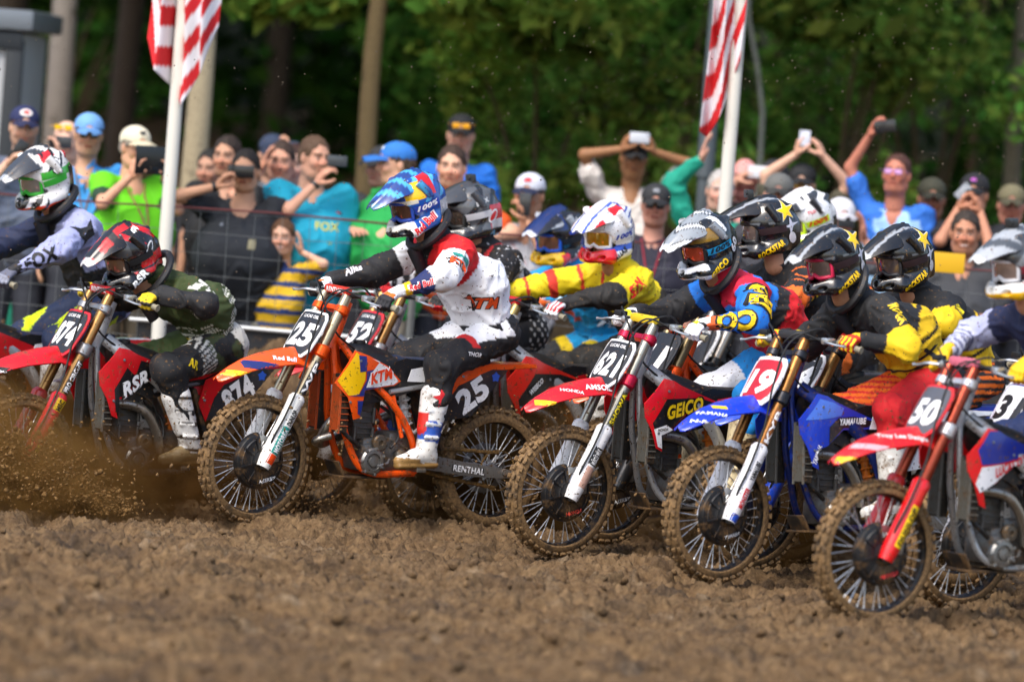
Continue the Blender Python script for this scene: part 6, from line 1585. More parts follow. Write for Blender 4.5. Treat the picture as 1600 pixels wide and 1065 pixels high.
UP2 = lambda z=.0, x=.20, w_=.07: {1: ((x, w_, z - .09), None, 'hold', (.15, -.3, 1), (.2, 1, .1)), -1: ((x, -w_, z - .09), None, 'hold', (.15, .3, 1), (.2, -1, .1))}
def UPR(sg, dy=.0, z=.0, x=.22): return {sg: ((x, dy, z - .09), None, 'hold', (.1, -.2 * sg, 1), (.2, sg, .1))}
stripes = lambda T, x, y, z: sn(z * 74) > .35
PPL = [
 ('bearded man in navy and red cap and grey polo with blue collar, far left', (-3.036, 4.4, 1.928), -10, dict(shirt=('5a6478', [('collar', None, '1f48b4')]), cap=('232a52', '1e2246', oval(.038, .026), 'e8e4e0', 'c8342c'), stubble=.55, hair='5a3a24', skin='c99878', arms={-1: ((.16, -.10, -.22), None, 'grip', (.3, .5, .6)), }, items=[('phone', (.20, -.04, -.14), 60, 'dark phone held at the chin by the bearded man in the navy cap', '18181a')])),
 ('bald man with yellow sunglasses pushed up on his head', (-2.804, 4.8, 1.859), 8, dict(shirt=('8a8f98',), hairk=None, glasses='f0c010', gz=.085, gx=-.012, skin='d8a488', arms=UPR(1, .02, .0), items=[('phone', (.24, .02, .0), 0, 'dark phone held in front of the face of the bald man with yellow sunglasses', '2a3038')])),
 ('man in light blue cap and light blue polo shirt with a lanyard', (-2.636, 4.3, 1.914), -6, dict(shirt=('3a94dc', [('yoke', lambda T, x, y, z: (x > 0.05), '2f84cc')]), cap=('6ea0d8', '5c8cc4'), glasses='3c4034', skin='bf8a66', lanyard='7a6450', hair='4a3a2a', marks=[('p', rect(.004, .04), (.0, -.08), 1, 0, '16304c')])),
 ('man in bright lime green polo, beige cap and glasses, both hands on a black tablet', (-2.334, 4.0, 1.863), -30, dict(shirt=('62c40c', [('sll|slr', lambda T, x, y, z: (T > .93), '1d3c28'), ('chest', lambda T, x, y, z: (np.abs(y) > .165) & (z > 1.2), '1f4030')]), cap=('d8d0b8', 'c9bfa2', oval(.022, .014), '3a3a3a'), glasses='3a2c24', fat=.32, skin='c68a68', smile=True, pants='4a4234', lanyard='8c5040', watch=1, hyaw=0, hair='8a8278',
    arms={1: ((.30, .06, -.16), (0, .7, -1), 'hold', (.3, -.1, .9), (.2, 1, .1)), -1: ((.30, -.16, -.16), (0, -.8, -1), 'hold', (.3, .1, .9), (.2, -1, .1))}, items=[('tablet', (.36, -.05, -.06), 0, 'black tablet held up by the man in lime green polo, crossed by the flagpole', '101113')])),
 ('person in white shirt and teal green shorts behind the racer in lavender grey', (-2.953, 4.9, 1.60), 10, dict(shirt=('c8c4d2',), pants='0c7a62', hair='3c2c20', skin='c08a68')),
 ('dark haired person in black mostly hidden behind the beige tree trunk edge', (-1.955, 5.6, 1.744), 20, dict(shirt=('1c1c20',), hair='16120f', skin='b07a5c')),
 ('man with short dark hair and black t-shirt, bare arm hanging down on the left', (-1.821, 4.9, 1.841), 15, dict(shirt=('17181a',), hair='2a1e16', skin='b9805e', fat=.15)),
 ('broad man in black t-shirt filming with a black phone before his eyes', (-1.661, 4.0, 1.778), 6, dict(shirt=('1a1f26',), hair='1f1813', skin='bd8460', fat=.42, wide=1.12, pants='55575e', marks=[('p', rect(.022, .03), (.11, -.20), 1, 0, '8a8468'), ('p', rect(.01, .012), (-.10, -.09), 1, 0, '7f8894')], watch=-1,
    arms={-1: ((.14, -.14, -.10), (-.1, -1, -.5), 'hold', (.2, .5, .8), (.2, -1, .4))}, items=[('phone', (.17, .0, .0), 2, 'black phone held before his eyes by the broad man in black t-shirt', '111214', (.012, .16, .078))])),
 ('man in bright blue tank top behind the broad man in black', (-1.50, 5.1, 1.831), 4, dict(shirt=('1560c8', [('belly', lambda T, x, y, z: (np.abs(z - 1.16) < .02) & (y < .05), 'd88850')]), sleeve=0, hair='3a2a20', skin='cf8c6c', arms={-1: ((.15, -.10, -.05), None, 'open', (.1, .3, 1))})),
 ('person behind holding a dark blue phone above the blue tank top', (-1.60, 6.0, 1.86), 0, dict(shirt=('5c6068',), cap=('2c3850', '1f2a40'), hair='2a2018', arms={1: ((.16, .10, .0), None, 'hold', (.1, .1, 1))}, items=[('phone', (.20, .10, .07), 0, 'dark blue phone held high behind the man in the blue tank top', '1f2c44')])),
 ('woman with long dark hair and pale grey top in the back row', (-1.43, 5.4, 1.815), 5, dict(shirt=('8c90a0',), hairk='long', hair='3a201a', skin='d0a088', wide=.88)),
 ('tall man in turquoise t-shirt with faded yellow letters, one hand raised', (-1.264, 4.2, 1.884), -4, dict(shirt=('0a96b4',), hair='5c4430', skin='c88a6a', fat=.40, wide=1.1, hyaw=30, pants='2b3a40', watch=-1, hs=1.02, marks=[('t', 'FOX', (.10, -.17), .15, .055, 'b8b84c'), ('t', 'TX', (.12, -.27), .03, .02, '9fb050')],
    arms={-1: ((.18, .02, -.14), (-.1, -1, -.9), 'hold', (.2, .5, .8), (.3, -1, .3))}, items=[('phone', (.22, .13, .0), 0, 'grey phone held up by the tall man in turquoise t-shirt', '3c4246', (.010, .12, .065))])),
 ('small boy in yellow and navy striped polo holding his hands over his ears', (-1.406, 3.9, 1.402), 8, dict(kid=True, shirt=('e0b41c', [('belly|chest|sll|slr|yoke', stripes, '20386e'), ('collar', None, '1d3266')]), hair='5a3c24', skin='cf9676', smile=True, pants='6c6a60', sleeve=.7,
    arms={1: ((.02, .125, -.07), (.3, 1, -.3), 'open', (.05, -.15, 1), (0, 1, .2)), -1: ((.02, -.125, -.07), (.3, -1, -.3), 'open', (.05, .15, 1), (0, -1, .2))})),
 ('man in plain green t-shirt and blue cap turned to the left with folded arms', (-.764, 4.2, 1.885), 62, dict(shirt=('1e9a48',), cap=('2c74c4', '2468b4', oval(.018, .012), 'dfe8f0'), hair='4a3828', skin='c98e6e', fat=.42, wide=1.08, pants='8c8474', hyaw=-8, hs=1.03,
    arms={1: ((.24, -.05, -.46), (.2, 1, -.6), 'open', (.2, -1, 0)), -1: ((.27, .05, -.42), (.2, -1, -.6), 'open', (.2, 1, 0))}, items=[('camera', (.33, -.10, -.36), 0, 'red drink can beside the man with folded arms in green', 'b01820', (.055, .055, .10), 'drink_can')])),
 ('person with dark grey cap just behind the man in green t-shirt', (-.879, 5.2, 1.849), 30, dict(shirt=('2a2d33',), cap=('2c2d30', '26272a'), skin='b98468')),
 ('man with short brown hair in orange t-shirt behind the bright blue helmet', (-.444, 4.4, 1.892), 4, dict(shirt=('d8561c',), hair='3a281c', skin='cf9474', fat=.2, hs=1.03, stubble=.2, arms={1: ((.12, .20, -.42), (.2, 1, -.4), 'open', (.1, -.8, .2))})),
 ('man in royal blue t-shirt with yellow goggles on a black cap, back row', (-.424, 6.0, 2.079), 0, dict(shirt=('1468c8',), cap=('17181a', '141416'), glasses='f0a814', gz=.062, gx=.018, skin='c98e70', marks=[('p', oval(.02, .02), (.02, -.10), 1, 0, '58b860')])),
 ('man in light grey t-shirt and white and navy cap with a phone at his mouth', (.039, 4.4, 1.76), 12, dict(shirt=('9a9ba2', [('chest', lambda T, x, y, z: (sn(y * 60 + z * 50) > .9), '8c6c70')]), cap=('c9ccd8', '1d2440', oval(.03, .018), 'b82430'), skin='ad7452', fat=.1, pants='24262c', hs=1.02, arms={1: ((.17, .03, -.14), None, 'hold', (.2, -.3, .9), (.3, 1, .2))}, items=[('phone', (.21, .02, -.05), 88, 'dark phone held upright to the mouth by the man in grey t-shirt', '222428', (.012, .14, .075))])),
 ('person with both arms raised over a black cap, white shirt with red mark', (.667, 5.6, 2.02), -4, dict(shirt=('d4ccc4', [('chest', lambda T, x, y, z: (y < -.02) & (z < 1.42), 'c83c34')]), cap=('17181a', '141416'), skin='8f5a30', wide=1.15, arms={1: ((.14, .11, .06), (-.1, 1, .1), 'hold', (.1, -.4, 1), (.2, 1, .2)), -1: ((.14, -.09, .06), (-.1, -1, .1), 'hold', (.1, .4, 1), (.2, -1, .2))}, items=[('camera', (.18, .01, .14), 0, 'silver white camera lifted over the black cap by raised arms', 'c8ccd4', (.03, .13, .07))])),
 ('man in black cap and navy shirt with a dark red lanyard, standing square to us', (.794, 4.2, 1.761), 2, dict(shirt=('1d1c2c',), cap=('2a2b2e', '232427', oval(.022, .016), '80848a'), skin='b97860', lanyard='8c2030', fat=.15, glasses='2a2220')),
 ('person in long teal green sleeve reaching an arm straight up beside the grey pole', (1.20, 5.0, 1.868), 0, dict(shirt=('0e9078',), sleeve=1.78, hair='b8b4b0', skin='c9917a', arms={-1: ((.05, -.13, .20), (-.2, -1, 0), 'open', (.1, .15, 1))})),
 ('bald man with blue band round his head in the back row right of the flagpole', (1.374, 5.8, 1.948), 10, dict(shirt=('6c5c60',), hairk=None, cap=None, skin='cf8078')),
 ('person in dark sunglasses raising a white phone in the back row', (1.56, 5.8, 1.949), 20, dict(shirt=('3c3438',), cap=('26272a', '202124'), glasses='1a1a1c', skin='c48a6e', arms={-1: ((.20, -.17, .0), None, 'hold', (.1, .8, .5), (.3, -.4, 1))}, items=[('phone', (.24, -.02, .055), 0, 'white phone held sideways in the back, nearest the right flagpole', 'd4d6dc', (.011, .15, .078))])),
 ('man in grey cap and dark shirt close behind the star helmet with camera', (1.523, 4.2, 1.88), 4, dict(shirt=('35353c',), cap=('6a6a66', '3a3a38'), skin='b97c66')),
 ('person lifting both bare arms high with a small white phone', (1.704, 5.2, 1.942), 4, dict(shirt=('4c4838',), cap=('202124', '1c1d20'), glasses='e0a818', gz=.0, skin='d09a7c', arms={1: ((.06, .12, .20), (-.2, 1, .2), 'hold', (.0, -.5, 1), (.2, 1, .2)), -1: ((.06, -.04, .20), (-.2, -1, .2), 'hold', (.1, .1, 1), (.2, -1, .2))}, items=[('phone', (.10, .0, .30), 88, 'small white phone held highest by two bare arms', 'd4d8e4', (.012, .10, .07))])),
 ('person in white cap with a camera at the face, hand out to the right', (1.908, 4.3, 1.762), -10, dict(shirt=('5a5c62',), cap=('d8d8dc', 'c4c4ca'), skin='b97860', arms={1: ((.15, .12, -.10), None, 'open', (.0, -.2, 1))}, items=[('camera', (.16, .0, -.01), 0, 'dark grey camera at the face of the person in white cap', '34373c')])),
 ('man in blue tie-dye t-shirt stretching one arm up with a phone', (2.27, 4.9, 2.053), 16, dict(shirt=('2c6cc8', [('chest|belly', lambda T, x, y, z: (fbm(np.stack([x * 14, y * 14, z * 10], 1), 2) > .0), '9cc4e8')]), hair='4a2a20', hairk='short', skin='b8684c', pitch=-8, glasses='c08ac0', gz=-.0, arms={-1: ((.0, -.19, .24), (-.2, -1, 0), 'hold', (.1, .3, 1), (.2, -1, .3))}, items=[('phone', (.09, -.08, .30), 10, 'black phone at the end of the stretched arm of the man in blue tie-dye', '15161a', (.012, .14, .075))])),
 ('person in camouflage cap and black shirt right of the tie-dye shirt', (2.51, 5.2, 1.918), 0, dict(shirt=('17181b',), cap=('3a3a2c', '2c2c22'), skin='a86a4c')),
 ('person in black cap with purple mark holding a phone to the eyes', (2.748, 4.9, 1.969), 10, dict(shirt=('1c1c20',), cap=('1b1b1f', '17171a', oval(.02, .014), 'a04ca0'), skin='b87452', arms={-1: ((.16, -.07, -.08), (0, -.5, -1), 'hold', (.2, .3, .9), (.3, -1, .2)), 1: ((.16, .06, -.09), (0, .5, -1), 'hold', (.2, -.3, .9), (.3, 1, .2))}, items=[('phone', (.19, -.05, .02), 50, 'pale grey phone tilted at the eyes of the person in black cap', '9aa0a8', (.011, .11, .06))])),
 ('person in olive cap and dark shirt at the far right edge', (3.04, 5.6, 1.913), 4, dict(shirt=('26241f',), cap=('6c664c', '4c4836'), skin='b97058')),
 ('smiling man with short dark hair and dark grey t-shirt, low at the right', (2.643, 4.0, 1.742), 6, dict(shirt=('34363a',), hair='2e241c', skin='b0704e', smile=True, fat=.2, hs=1.05, arms={1: ((.18, .10, -.50), None, 'open', (.1, -.8, 0)), -1: ((.18, -.05, -.50), None, 'open', (.1, .8, 0))})),
]
for lb, pos, yaw, sp in PPL: spectator(lb, pos, -yaw, sp)
# ------------------------------------------------------------------ fence, poles, flags, trailer
fr = empty('wire_fence', loc=(0, 4.25, 0)); tag(fr, 'thin grey welded wire fence on top of the dirt bank', 'fence')
def fz(x): return ground_z(x, 4.25)
m = MB()
for k in range(60):
    x = -4.4 + .165 * k
    if x > 5: break
    m.tube([(x, 0, .70), (x + .01 * sn(k * 1.7), .0, 1.0), (x, 0, 1.52)], .0017, 4, cap=False)
for k in range(7):
    z = .74 + .13 * k
    m.tube([(-4.5 + .5 * j, .004, z + .006 * sn(j * 2.1 + k)) for j in range(20)], .0017, 4, cap=False)
m.build('wire_mesh', mat('6f7374', .5, .4), fr, 180)
m = MB(); m.tube([(-4.5 + .5 * j, -.012, 1.53 + .01 * sn(j * 1.3)) for j in range(20)], .006, 6); m.build('red_top_wire', mat('5c2a2a', .6), fr)
for x in (-4.2, -.62, 1.9, 4.2):
    m = MB(); m.tube([(x, .05, .3), (x, .05, 1.55)], .022, 8); m.build('fence_post', mat('6c6e6c', .6, .4), fr)
m = MB(); m.tube([(-2.3 + .25 * j, 4.18, .84 + .003 * sn(j)) for j in range(30)], .012, 8); rr_ = m.build('rail', mat('c9ccce', .4, .3), None); tag(rr_, 'pale grey metal rail along the foot of the fence', 'rail')
m = MB(); V = []; F = []
for j in range(60):
    x = -2.25 + .12 * j
    for t in (0, 1): V.append((x, 4.20 + .012 * sn(j * 1.1) * t, .828 - .12 * t)); 
    for t in (0, 1): V.append((x, 4.205 + .012 * sn(j * 1.1) * t, .828 - .12 * t))
for j in range(59):
    a = j * 4; F += [(a, a + 4, a + 5, a + 1), (a + 3, a + 7, a + 6, a + 2)]
F += [(0, 1, 3, 2), (a + 4, a + 6, a + 7, a + 5)]
m.add(V, F); bn = m.build('banner', mat('1c1e22', .6, mud=.25), None); tag(bn, 'long black banner hanging under the pale rail', 'banner')
m = MB(); m.box((2.50, 4.2, 1.56), (.34, .012, .12), bev=.004); m.tube([(2.34, 4.22, 1.62), (2.34, 4.22, .70)], .012, 6); o = m.build('banner', mat('d8a810', .6), None); tag(o, 'small yellow banner on the fence beside the smiling man', 'banner')
m = MB(); m.box((-1.43, 3.84, .555), (.15, .05, .15), np.array(Matrix.Rotation(R_(-20), 3, 'X')), bev=.012); o = m.build('padded_block', mat('e0ae10', .6, mud=.15), None); tag(o, 'yellow padded block with orange star on the bank behind the orange bike', 'pad')
sshape(o, star(4, .055, .02, .9), (-1.42, 3.79, .615), (1, 0, 0), (0, .35, 1), 1, mat('d86a14', .6), lift=.003)
m = MB(); m.tube([(-1.43, 3.90, .2), (-1.43, 3.90, .54)], .02, 6); m.build('stake', mat('5c4a34', .8), o)

def flagpole(x, y, label):
    m = MB(); m.tube([(x, y, .1), (x, y, 3.0), (x, y, 6.2)], [.043, .040, .034], 18); m.lathe([(.055, 0), (.06, .04), (.03, .09), (0, .1)], c=(x, y, 6.2), axis='Z', n=14)
    o = m.build('flagpole', mat('d4d2c8', .35, coat=.2), None); tag(o, label, 'flagpole', 'white flagpoles at the fence')
flagpole(-2.11, 4.05, 'white flagpole standing before the tablet of the man in lime green')
flagpole(1.203, 4.05, 'white flagpole standing to the right of the raised teal sleeve')

def flag(name, label, cols, mirror=1):
    """hanging cloth: list of fold lines (x, y, bottom z) from edge to edge; top at 4.6"""
    cols = [(a * 1.027, b + .9, 2.3 + (c - 2.3) * 1.027, d, e) for a, b, c, d, e in cols]
    nx, nz = 90, 120; V = []; C_ = []; red, wht, blu = lin('c4141c'), lin('e4e0e4'), lin('1f2a5c')
    xs = [c[0] for c in cols]
    for i in range(nx + 1):
        t = i / nx * (len(cols) - 1); a = min(int(t), len(cols) - 2); f = t - a; ff = f * f * (3 - 2 * f)
        X = cols[a][0] + (cols[a + 1][0] - cols[a][0]) * f; Yy = cols[a][1] + (cols[a + 1][1] - cols[a][1]) * ff; zb = cols[a][2] + (cols[a + 1][2] - cols[a][2]) * f
        sl = cols[a][3]; ph = cols[a][4]
        for k in range(nz + 1):
            z = zb + (4.7 - zb) * k / nz
            sw = .025 * sn(z * 5 + i * .05)
            V.append((X * (1 - .12 * (z - 2.4) / 2.2) + sw * .4 + (xs[0] + xs[-1]) / 2 * .12 * (z - 2.4) / 2.2, Yy + sw + .012 * sn(z * 11 + X * 9), z))
            s_ = ((z - zb) * math.cos(sl) + (X - xs[0]) * math.sin(sl)) / .088 + ph
            C_.append(red if int(math.floor(s_)) % 2 == 0 else wht)
    F = []
    for i in range(nx):
        for k in range(nz): a = i * (nz + 1) + k; F.append((a, a + nz + 1, a + nz + 2, a + 1))
    o = mk(name, V, np.array(F), mat('ffffff', .8, vcol=True), None, 180, np.array(C_))
    md = o.modifiers.new('s', 'SOLIDIFY'); md.thickness = .003
    tag(o, label, 'flag', 'striped flags on the poles')
flag('flag', 'red and white striped flag hanging limp on the left flagpole', [(-2.25, 3.10, 2.52, 1.2, 0), (-2.19, 3.03, 2.34, -.75, .3), (-2.06, 3.22, 2.22, -.9, .2), (-2.03, 3.04, 2.14, .62, 0), (-1.93, 3.08, 2.34, .62, .9), (-1.83, 3.20, 2.62, .7, .9)])
flag('flag', 'red and white striped flag hanging folded on the right flagpole', [(1.0, 3.06, 2.23, -.95, .8), (1.04, 3.14, 2.20, -.95, .8), (1.09, 3.04, 2.33, -1.0, .75), (1.14, 3.16, 2.46, -1.05, .7), (1.20, 3.10, 2.66, -1.1, .6)])

m = MB(); m.tube([(1.165, 7.1, .2), (1.165, 7.1, 1.95)], .045, 12); m.tube([(1.165, 7.1, 1.93), (1.165, 7.1, 3.2), (1.165, 7.1, 5.5)], [.06, .058, .05], 12)
o = m.build('utility_pole', mat('5f686c', .5, .5), None); tag(o, 'grey metal pole behind the raised teal sleeve', 'pole')

t = empty('trailer', loc=(-5.99, 9.2, ground_z(-4, 8.2) - .05)); tag(t, 'pale grey box trailer with dark roof edge at the upper left', 'trailer')
m = MB(); m.box((0, 0, 1.25), (5.1, 2.2, 2.0), bev=.03); m.build('body', mat('b4b8bc', .5), t)
m = MB(); m.box((0, 0, 2.33), (5.3, 2.4, .14), bev=.03); m.build('roof', mat('7d858c', .5, .3), t)
m = MB(); m.box((0, -1.13, 2.19), (5.16, .05, .12), bev=.01); m.box((2.53, -1.10, 1.2), (.12, .09, 2.0), bev=.015); m.build('trim', mat('23292e', .5), t)
for x in (-1.5, 1.2):
    m = MB(); m.lathe([(0, -.12), (.2, -.12), (.3, -.1), (.3, .1), (.2, .12), (0, .12)], c=(x, -.95, .3), n=24); m.build('wheel', mat('17171a', .7), t)

# ------------------------------------------------------------------ trees
LM = {}
def leafmat(col, seed):
    k = (col, seed)
    if k in LM: return LM[k]
    m = bpy.data.materials.new('leaves'); m.use_nodes = True; nt = m.node_tree; b = nt.nodes['Principled BSDF']
    a = nt.nodes.new('ShaderNodeAttribute'); a.attribute_name = 'Col'; nt.links.new(a.outputs['Color'], b.inputs['Base Color'])
    b.inputs['Roughness'].default_value = .9; b.inputs['Specular IOR Level'].default_value = .1
    tr = nt.nodes.new('ShaderNodeBsdfTranslucent'); nt.links.new(a.outputs['Color'], tr.inputs['Color'])
    mx = nt.nodes.new('ShaderNodeMixShader'); mx.inputs[0].default_value = .3
    nt.links.new(b.outputs[0], mx.inputs[1]); nt.links.new(tr.outputs[0], mx.inputs[2]); nt.links.new(mx.outputs[0], nt.nodes['Material Output'].inputs['Surface'])
    LM[k] = m; return m
def leaves(centres, radii, counts, size, col, seed, flat=.6):
    r_ = np.random.RandomState(seed); P_ = []; tint = []
    for c, rd, n_ in zip(centres, radii, counts):
        d = r_.normal(size=(n_, 3)); d /= np.linalg.norm(d, axis=1)[:, None]; rr = r_.rand(n_, 1) ** .5
        p = np.array(c) + d * rr * np.array(rd)
        P_.append(p); tint.append(np.full(n_, r_.uniform(.55, 1.45)))
    P_ = np.concatenate(P_); tint = np.concatenate(tint); n_ = len(P_)
    nv_ = r_.normal(size=(n_, 3)) * flat + vv(0, -.2, .8); nv_ /= np.linalg.norm(nv_, axis=1)[:, None]
    a = r_.normal(size=(n_, 3)); u = np.cross(nv_, a); u /= np.linalg.norm(u, axis=1)[:, None]; v_ = np.cross(nv_, u)
    s_ = size * (r_.rand(n_, 1) * .8 + .6)
    V = np.stack([P_ - u * s_, P_ - v_ * s_ * .5 + u * s_ * .1, P_ + u * s_, P_ + v_ * s_ * .5 + u * s_ * .1], 1).reshape(-1, 3)
    c = np.array(lin(col))[None] * (tint * (r_.rand(n_) * .7 + .65))[:, None] * vv(1, 1, 1); c[:, 0] *= (r_.rand(n_) * .7 + .7)
    return V, np.arange(n_ * 4).reshape(-1, 4), np.repeat(c, 4, axis=0)
def bark(col): return mat(col, .9, mud=.3, mudcol='3a3020', mscale=4, bump=.5)
def tree(x, y, rad, h, label, bcol, lcol, seed, low=None, nlimb=7, crown=2.4, leafn=500, size=.11):
    z0 = ground_z(x, y); t = empty('tree', loc=(x, y, z0)); tag(t, label, 'tree', 'trees at the edge of the wood'); r_ = random.Random(seed)
    m = MB(); pts = [(r_.uniform(-.05, .05) * i, r_.uniform(-.05, .05) * i, h * i / 7 - .1) for i in range(8)]
    if rad > .02: pts = [(p[0] * .25, p[1], p[2]) for p in pts]
    m.tube(crom(pts, 3), [rad * (1.12 if i == 0 else 1) * (1 - .5 * i / 21) for i in range(22)], 14)
    cs, rs, ns = [], [], []
    for k in range(nlimb):
        zz = h * (.50 + .5 * k / nlimb); a = r_.uniform(0, 6.28); L = crown * r_.uniform(.5, 1)
        p0 = vv(0, 0, zz); p1 = p0 + vv(math.cos(a), math.sin(a), .45) * L
        m.tube(crom([p0, (p0 + p1) / 2 + vv(0, 0, .15), p1], 3), [rad * .38, rad * .34, rad * .3, rad * .25, rad * .2, rad * .15, rad * .1], 6)
        cs += [p1, (p0 + p1 * 2) / 3 + vv(r_.uniform(-.5, .5), r_.uniform(-.5, .5), .4)]; rs += [(crown * .42, crown * .42, crown * .28)] * 2; ns += [leafn // 2] * 2
    for (dx, dy, dz, rx_, n_) in (low or []):
        p1 = vv(dx, dy, dz); m.tube(crom([vv(0, 0, dz + .5), p1 * .6 + vv(0, 0, dz * .4 + .25), p1 + vv(0, 0, .05)], 3), [rad * .3, .03, .025, .02, .016, .012, .008], 6)
        cs.append(p1); rs.append((rx_, rx_ * .7, rx_ * .34)); ns.append(n_)
    m.build('trunk', bark(bcol), t)
    V, F, c = leaves(cs, rs, ns, size, lcol, seed)
    mk('crown', V, F, leafmat(lcol, 0), t, 0, c)
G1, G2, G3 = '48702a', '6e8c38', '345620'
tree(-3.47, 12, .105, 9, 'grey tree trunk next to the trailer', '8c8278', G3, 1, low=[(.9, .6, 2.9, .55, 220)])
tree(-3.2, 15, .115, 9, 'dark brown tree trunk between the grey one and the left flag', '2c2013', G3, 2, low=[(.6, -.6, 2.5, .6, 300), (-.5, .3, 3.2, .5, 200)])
tree(-2.2, 8, .092, 8, 'pale beige tree trunk right behind the left flagpole', 'b0a284', G2, 3)
tree(-1.11, 10, .072, 8, 'tan tree trunk behind the man in turquoise', '7e6a46', G2, 4, low=[(-.7, .3, 2.55, .65, 420), (.75, .2, 2.65, .75, 520), (1.3, .8, 2.4, .5, 300)])
tree(1.62, 11, .020, 7, 'slim pale birch trunk right of the right flagpole', '7c8078', G2, 5, low=[(.5, .2, 2.6, .6, 350)])
tree(3.67, 13, .075, 8, 'grey tree trunk at the far right edge', '6c6656', G2, 6, low=[(-.8, -.2, 3.0, .6, 350)])
tree(3.73, 18, .04, 9, 'thin dark tree trunk set back at the right', '4a3a24', G2, 7)
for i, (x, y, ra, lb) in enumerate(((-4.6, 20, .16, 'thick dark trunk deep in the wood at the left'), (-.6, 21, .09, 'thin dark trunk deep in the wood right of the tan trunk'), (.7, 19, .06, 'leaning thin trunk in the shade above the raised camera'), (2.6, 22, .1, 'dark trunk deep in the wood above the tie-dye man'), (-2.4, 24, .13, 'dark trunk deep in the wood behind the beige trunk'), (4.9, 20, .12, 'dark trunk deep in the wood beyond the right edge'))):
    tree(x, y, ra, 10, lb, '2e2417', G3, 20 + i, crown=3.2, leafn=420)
# tall canopy trees whose crowns shade the wood
def shrub(x, y, w_, h, label, col, seed, n_, size=.06):
    z0 = ground_z(x, y); t = empty('shrub', loc=(x, y, z0)); tag(t, label, 'shrub', 'leafy shrubs at the edge of the wood'); r_ = random.Random(seed)
    m = MB(); cs, rs, ns = [], [], []
    for k in range(9):
        a = r_.uniform(0, 6.28); L = w_ * r_.uniform(.3, 1); zz = h * r_.uniform(.25, 1)
        p = vv(math.cos(a) * L, math.sin(a) * L * .6, zz)
        m.tube(crom([(0, 0, 0), p * vv(.35, .35, .6), p], 3), [.03, .026, .022, .018, .014, .01, .006], 6)
        cs.append(p); rs.append((w_ * r_.uniform(.25, .5), w_ * .3, h * r_.uniform(.08, .17))); ns.append(n_ // 9)
    m.build('stems', bark('4a3c24'), t)
    V, F, c = leaves(cs, rs, ns, size, col, seed); mk('foliage', V, F, leafmat(col, 0), t, 0, c)
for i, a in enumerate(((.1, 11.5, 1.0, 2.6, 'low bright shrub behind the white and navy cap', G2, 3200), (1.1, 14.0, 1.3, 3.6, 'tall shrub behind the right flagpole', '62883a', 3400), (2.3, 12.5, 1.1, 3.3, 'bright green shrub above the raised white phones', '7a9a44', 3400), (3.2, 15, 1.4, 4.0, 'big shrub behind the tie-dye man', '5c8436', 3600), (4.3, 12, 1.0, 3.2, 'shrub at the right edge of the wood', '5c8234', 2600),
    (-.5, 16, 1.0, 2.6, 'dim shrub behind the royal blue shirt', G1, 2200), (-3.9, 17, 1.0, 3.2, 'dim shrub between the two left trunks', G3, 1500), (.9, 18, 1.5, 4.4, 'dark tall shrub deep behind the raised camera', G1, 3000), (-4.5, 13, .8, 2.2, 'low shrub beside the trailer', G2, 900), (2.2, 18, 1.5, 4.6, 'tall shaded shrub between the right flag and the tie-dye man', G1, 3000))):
    shrub(*a[:6], 50 + i, a[6])
# far-off wood: one leafy mass
r_ = np.random.RandomState(9); cs = [(r_.uniform(-13, 13), r_.uniform(23, 30), r_.uniform(.3, 8.5)) for _ in range(260)]
V, F, c = leaves(cs, [(1.4, 1.0, .9)] * 260, [170] * 260, .16, '2a4a14', 77)
for i in range(len(cs)): pass
o = mk('far_wood', V + vv(0, 0, .5), F, leafmat('a', 1), None, 0, c); tag(o, 'dark leafy depth of the wood behind everything', None, None, 'stuff')
m = MB(); V = []; F = []
for i in range(61):
    for k in range(13):
        x = -60 + 2 * i; V.append((x, 31 + k * 1.6 + .8 * sn(i * 1.3), 1.0 + k * 1.7 + .5 * sn(i * .7 + k)))
for i in range(60):
    for k in range(12): a = i * 13 + k; F.append((a, a + 13, a + 14, a + 1))
m.add(V, F); o = m.build('hill', mat('1c2410', .95, bump=.5, bscale=3), None, 180); tag(o, 'dark wooded slope', None, None, 'structure')
cs = [(r_.uniform(-9, 9), r_.uniform(9, 30), r_.uniform(6.5, 9)) for _ in range(70)]
V, F, c = leaves(cs, [(1.5, 1.5, .5)] * 70, [90] * 70, .24, '1f3a10', 78)
o = mk('forest_canopy', V, F, leafmat('a', 1), None, 0, c); tag(o, 'leafy canopy high over the wood', None, None, 'stuff')
# ------------------------------------------------------------------ flying dirt and dust
def fly(nn, box, smin, smax, seed, name, label, col='7a6244'):
    r_ = np.random.RandomState(seed); (x0, x1, y0, y1, z0, z1, pz) = box
    P_ = np.stack([r_.uniform(x0, x1, nn), r_.uniform(y0, y1, nn), z0 + (z1 - z0) * r_.rand(nn) ** pz], 1)
    V, F = clods(P_, smin + (smax - smin) * r_.rand(nn) ** 4, seed + 1, .5)
    o = mk(name, V, F, mat(col, .9), None, 180); tag(o, label, None, None, 'stuff')
fly(3400, (-.6, 3.6, .5, 3.4, .5, 3.4, .9), .0012, .0052, 41, 'flying_dirt', 'specks of dirt thrown into the air over the right half', '6a5e4e')
fly(1100, (-3.4, .2, -.2, 2.4, .5, 2.6, 1.3), .0012, .005, 43, 'flying_dirt', 'specks of dirt in the air over the left half', '6c6052')
fly(2600, (-3.3, 2.6, -.8, 1.6, 0, .75, 1.5), .0016, .010, 45, 'flying_dirt', 'dirt kicked up between the wheels', '6c5230')
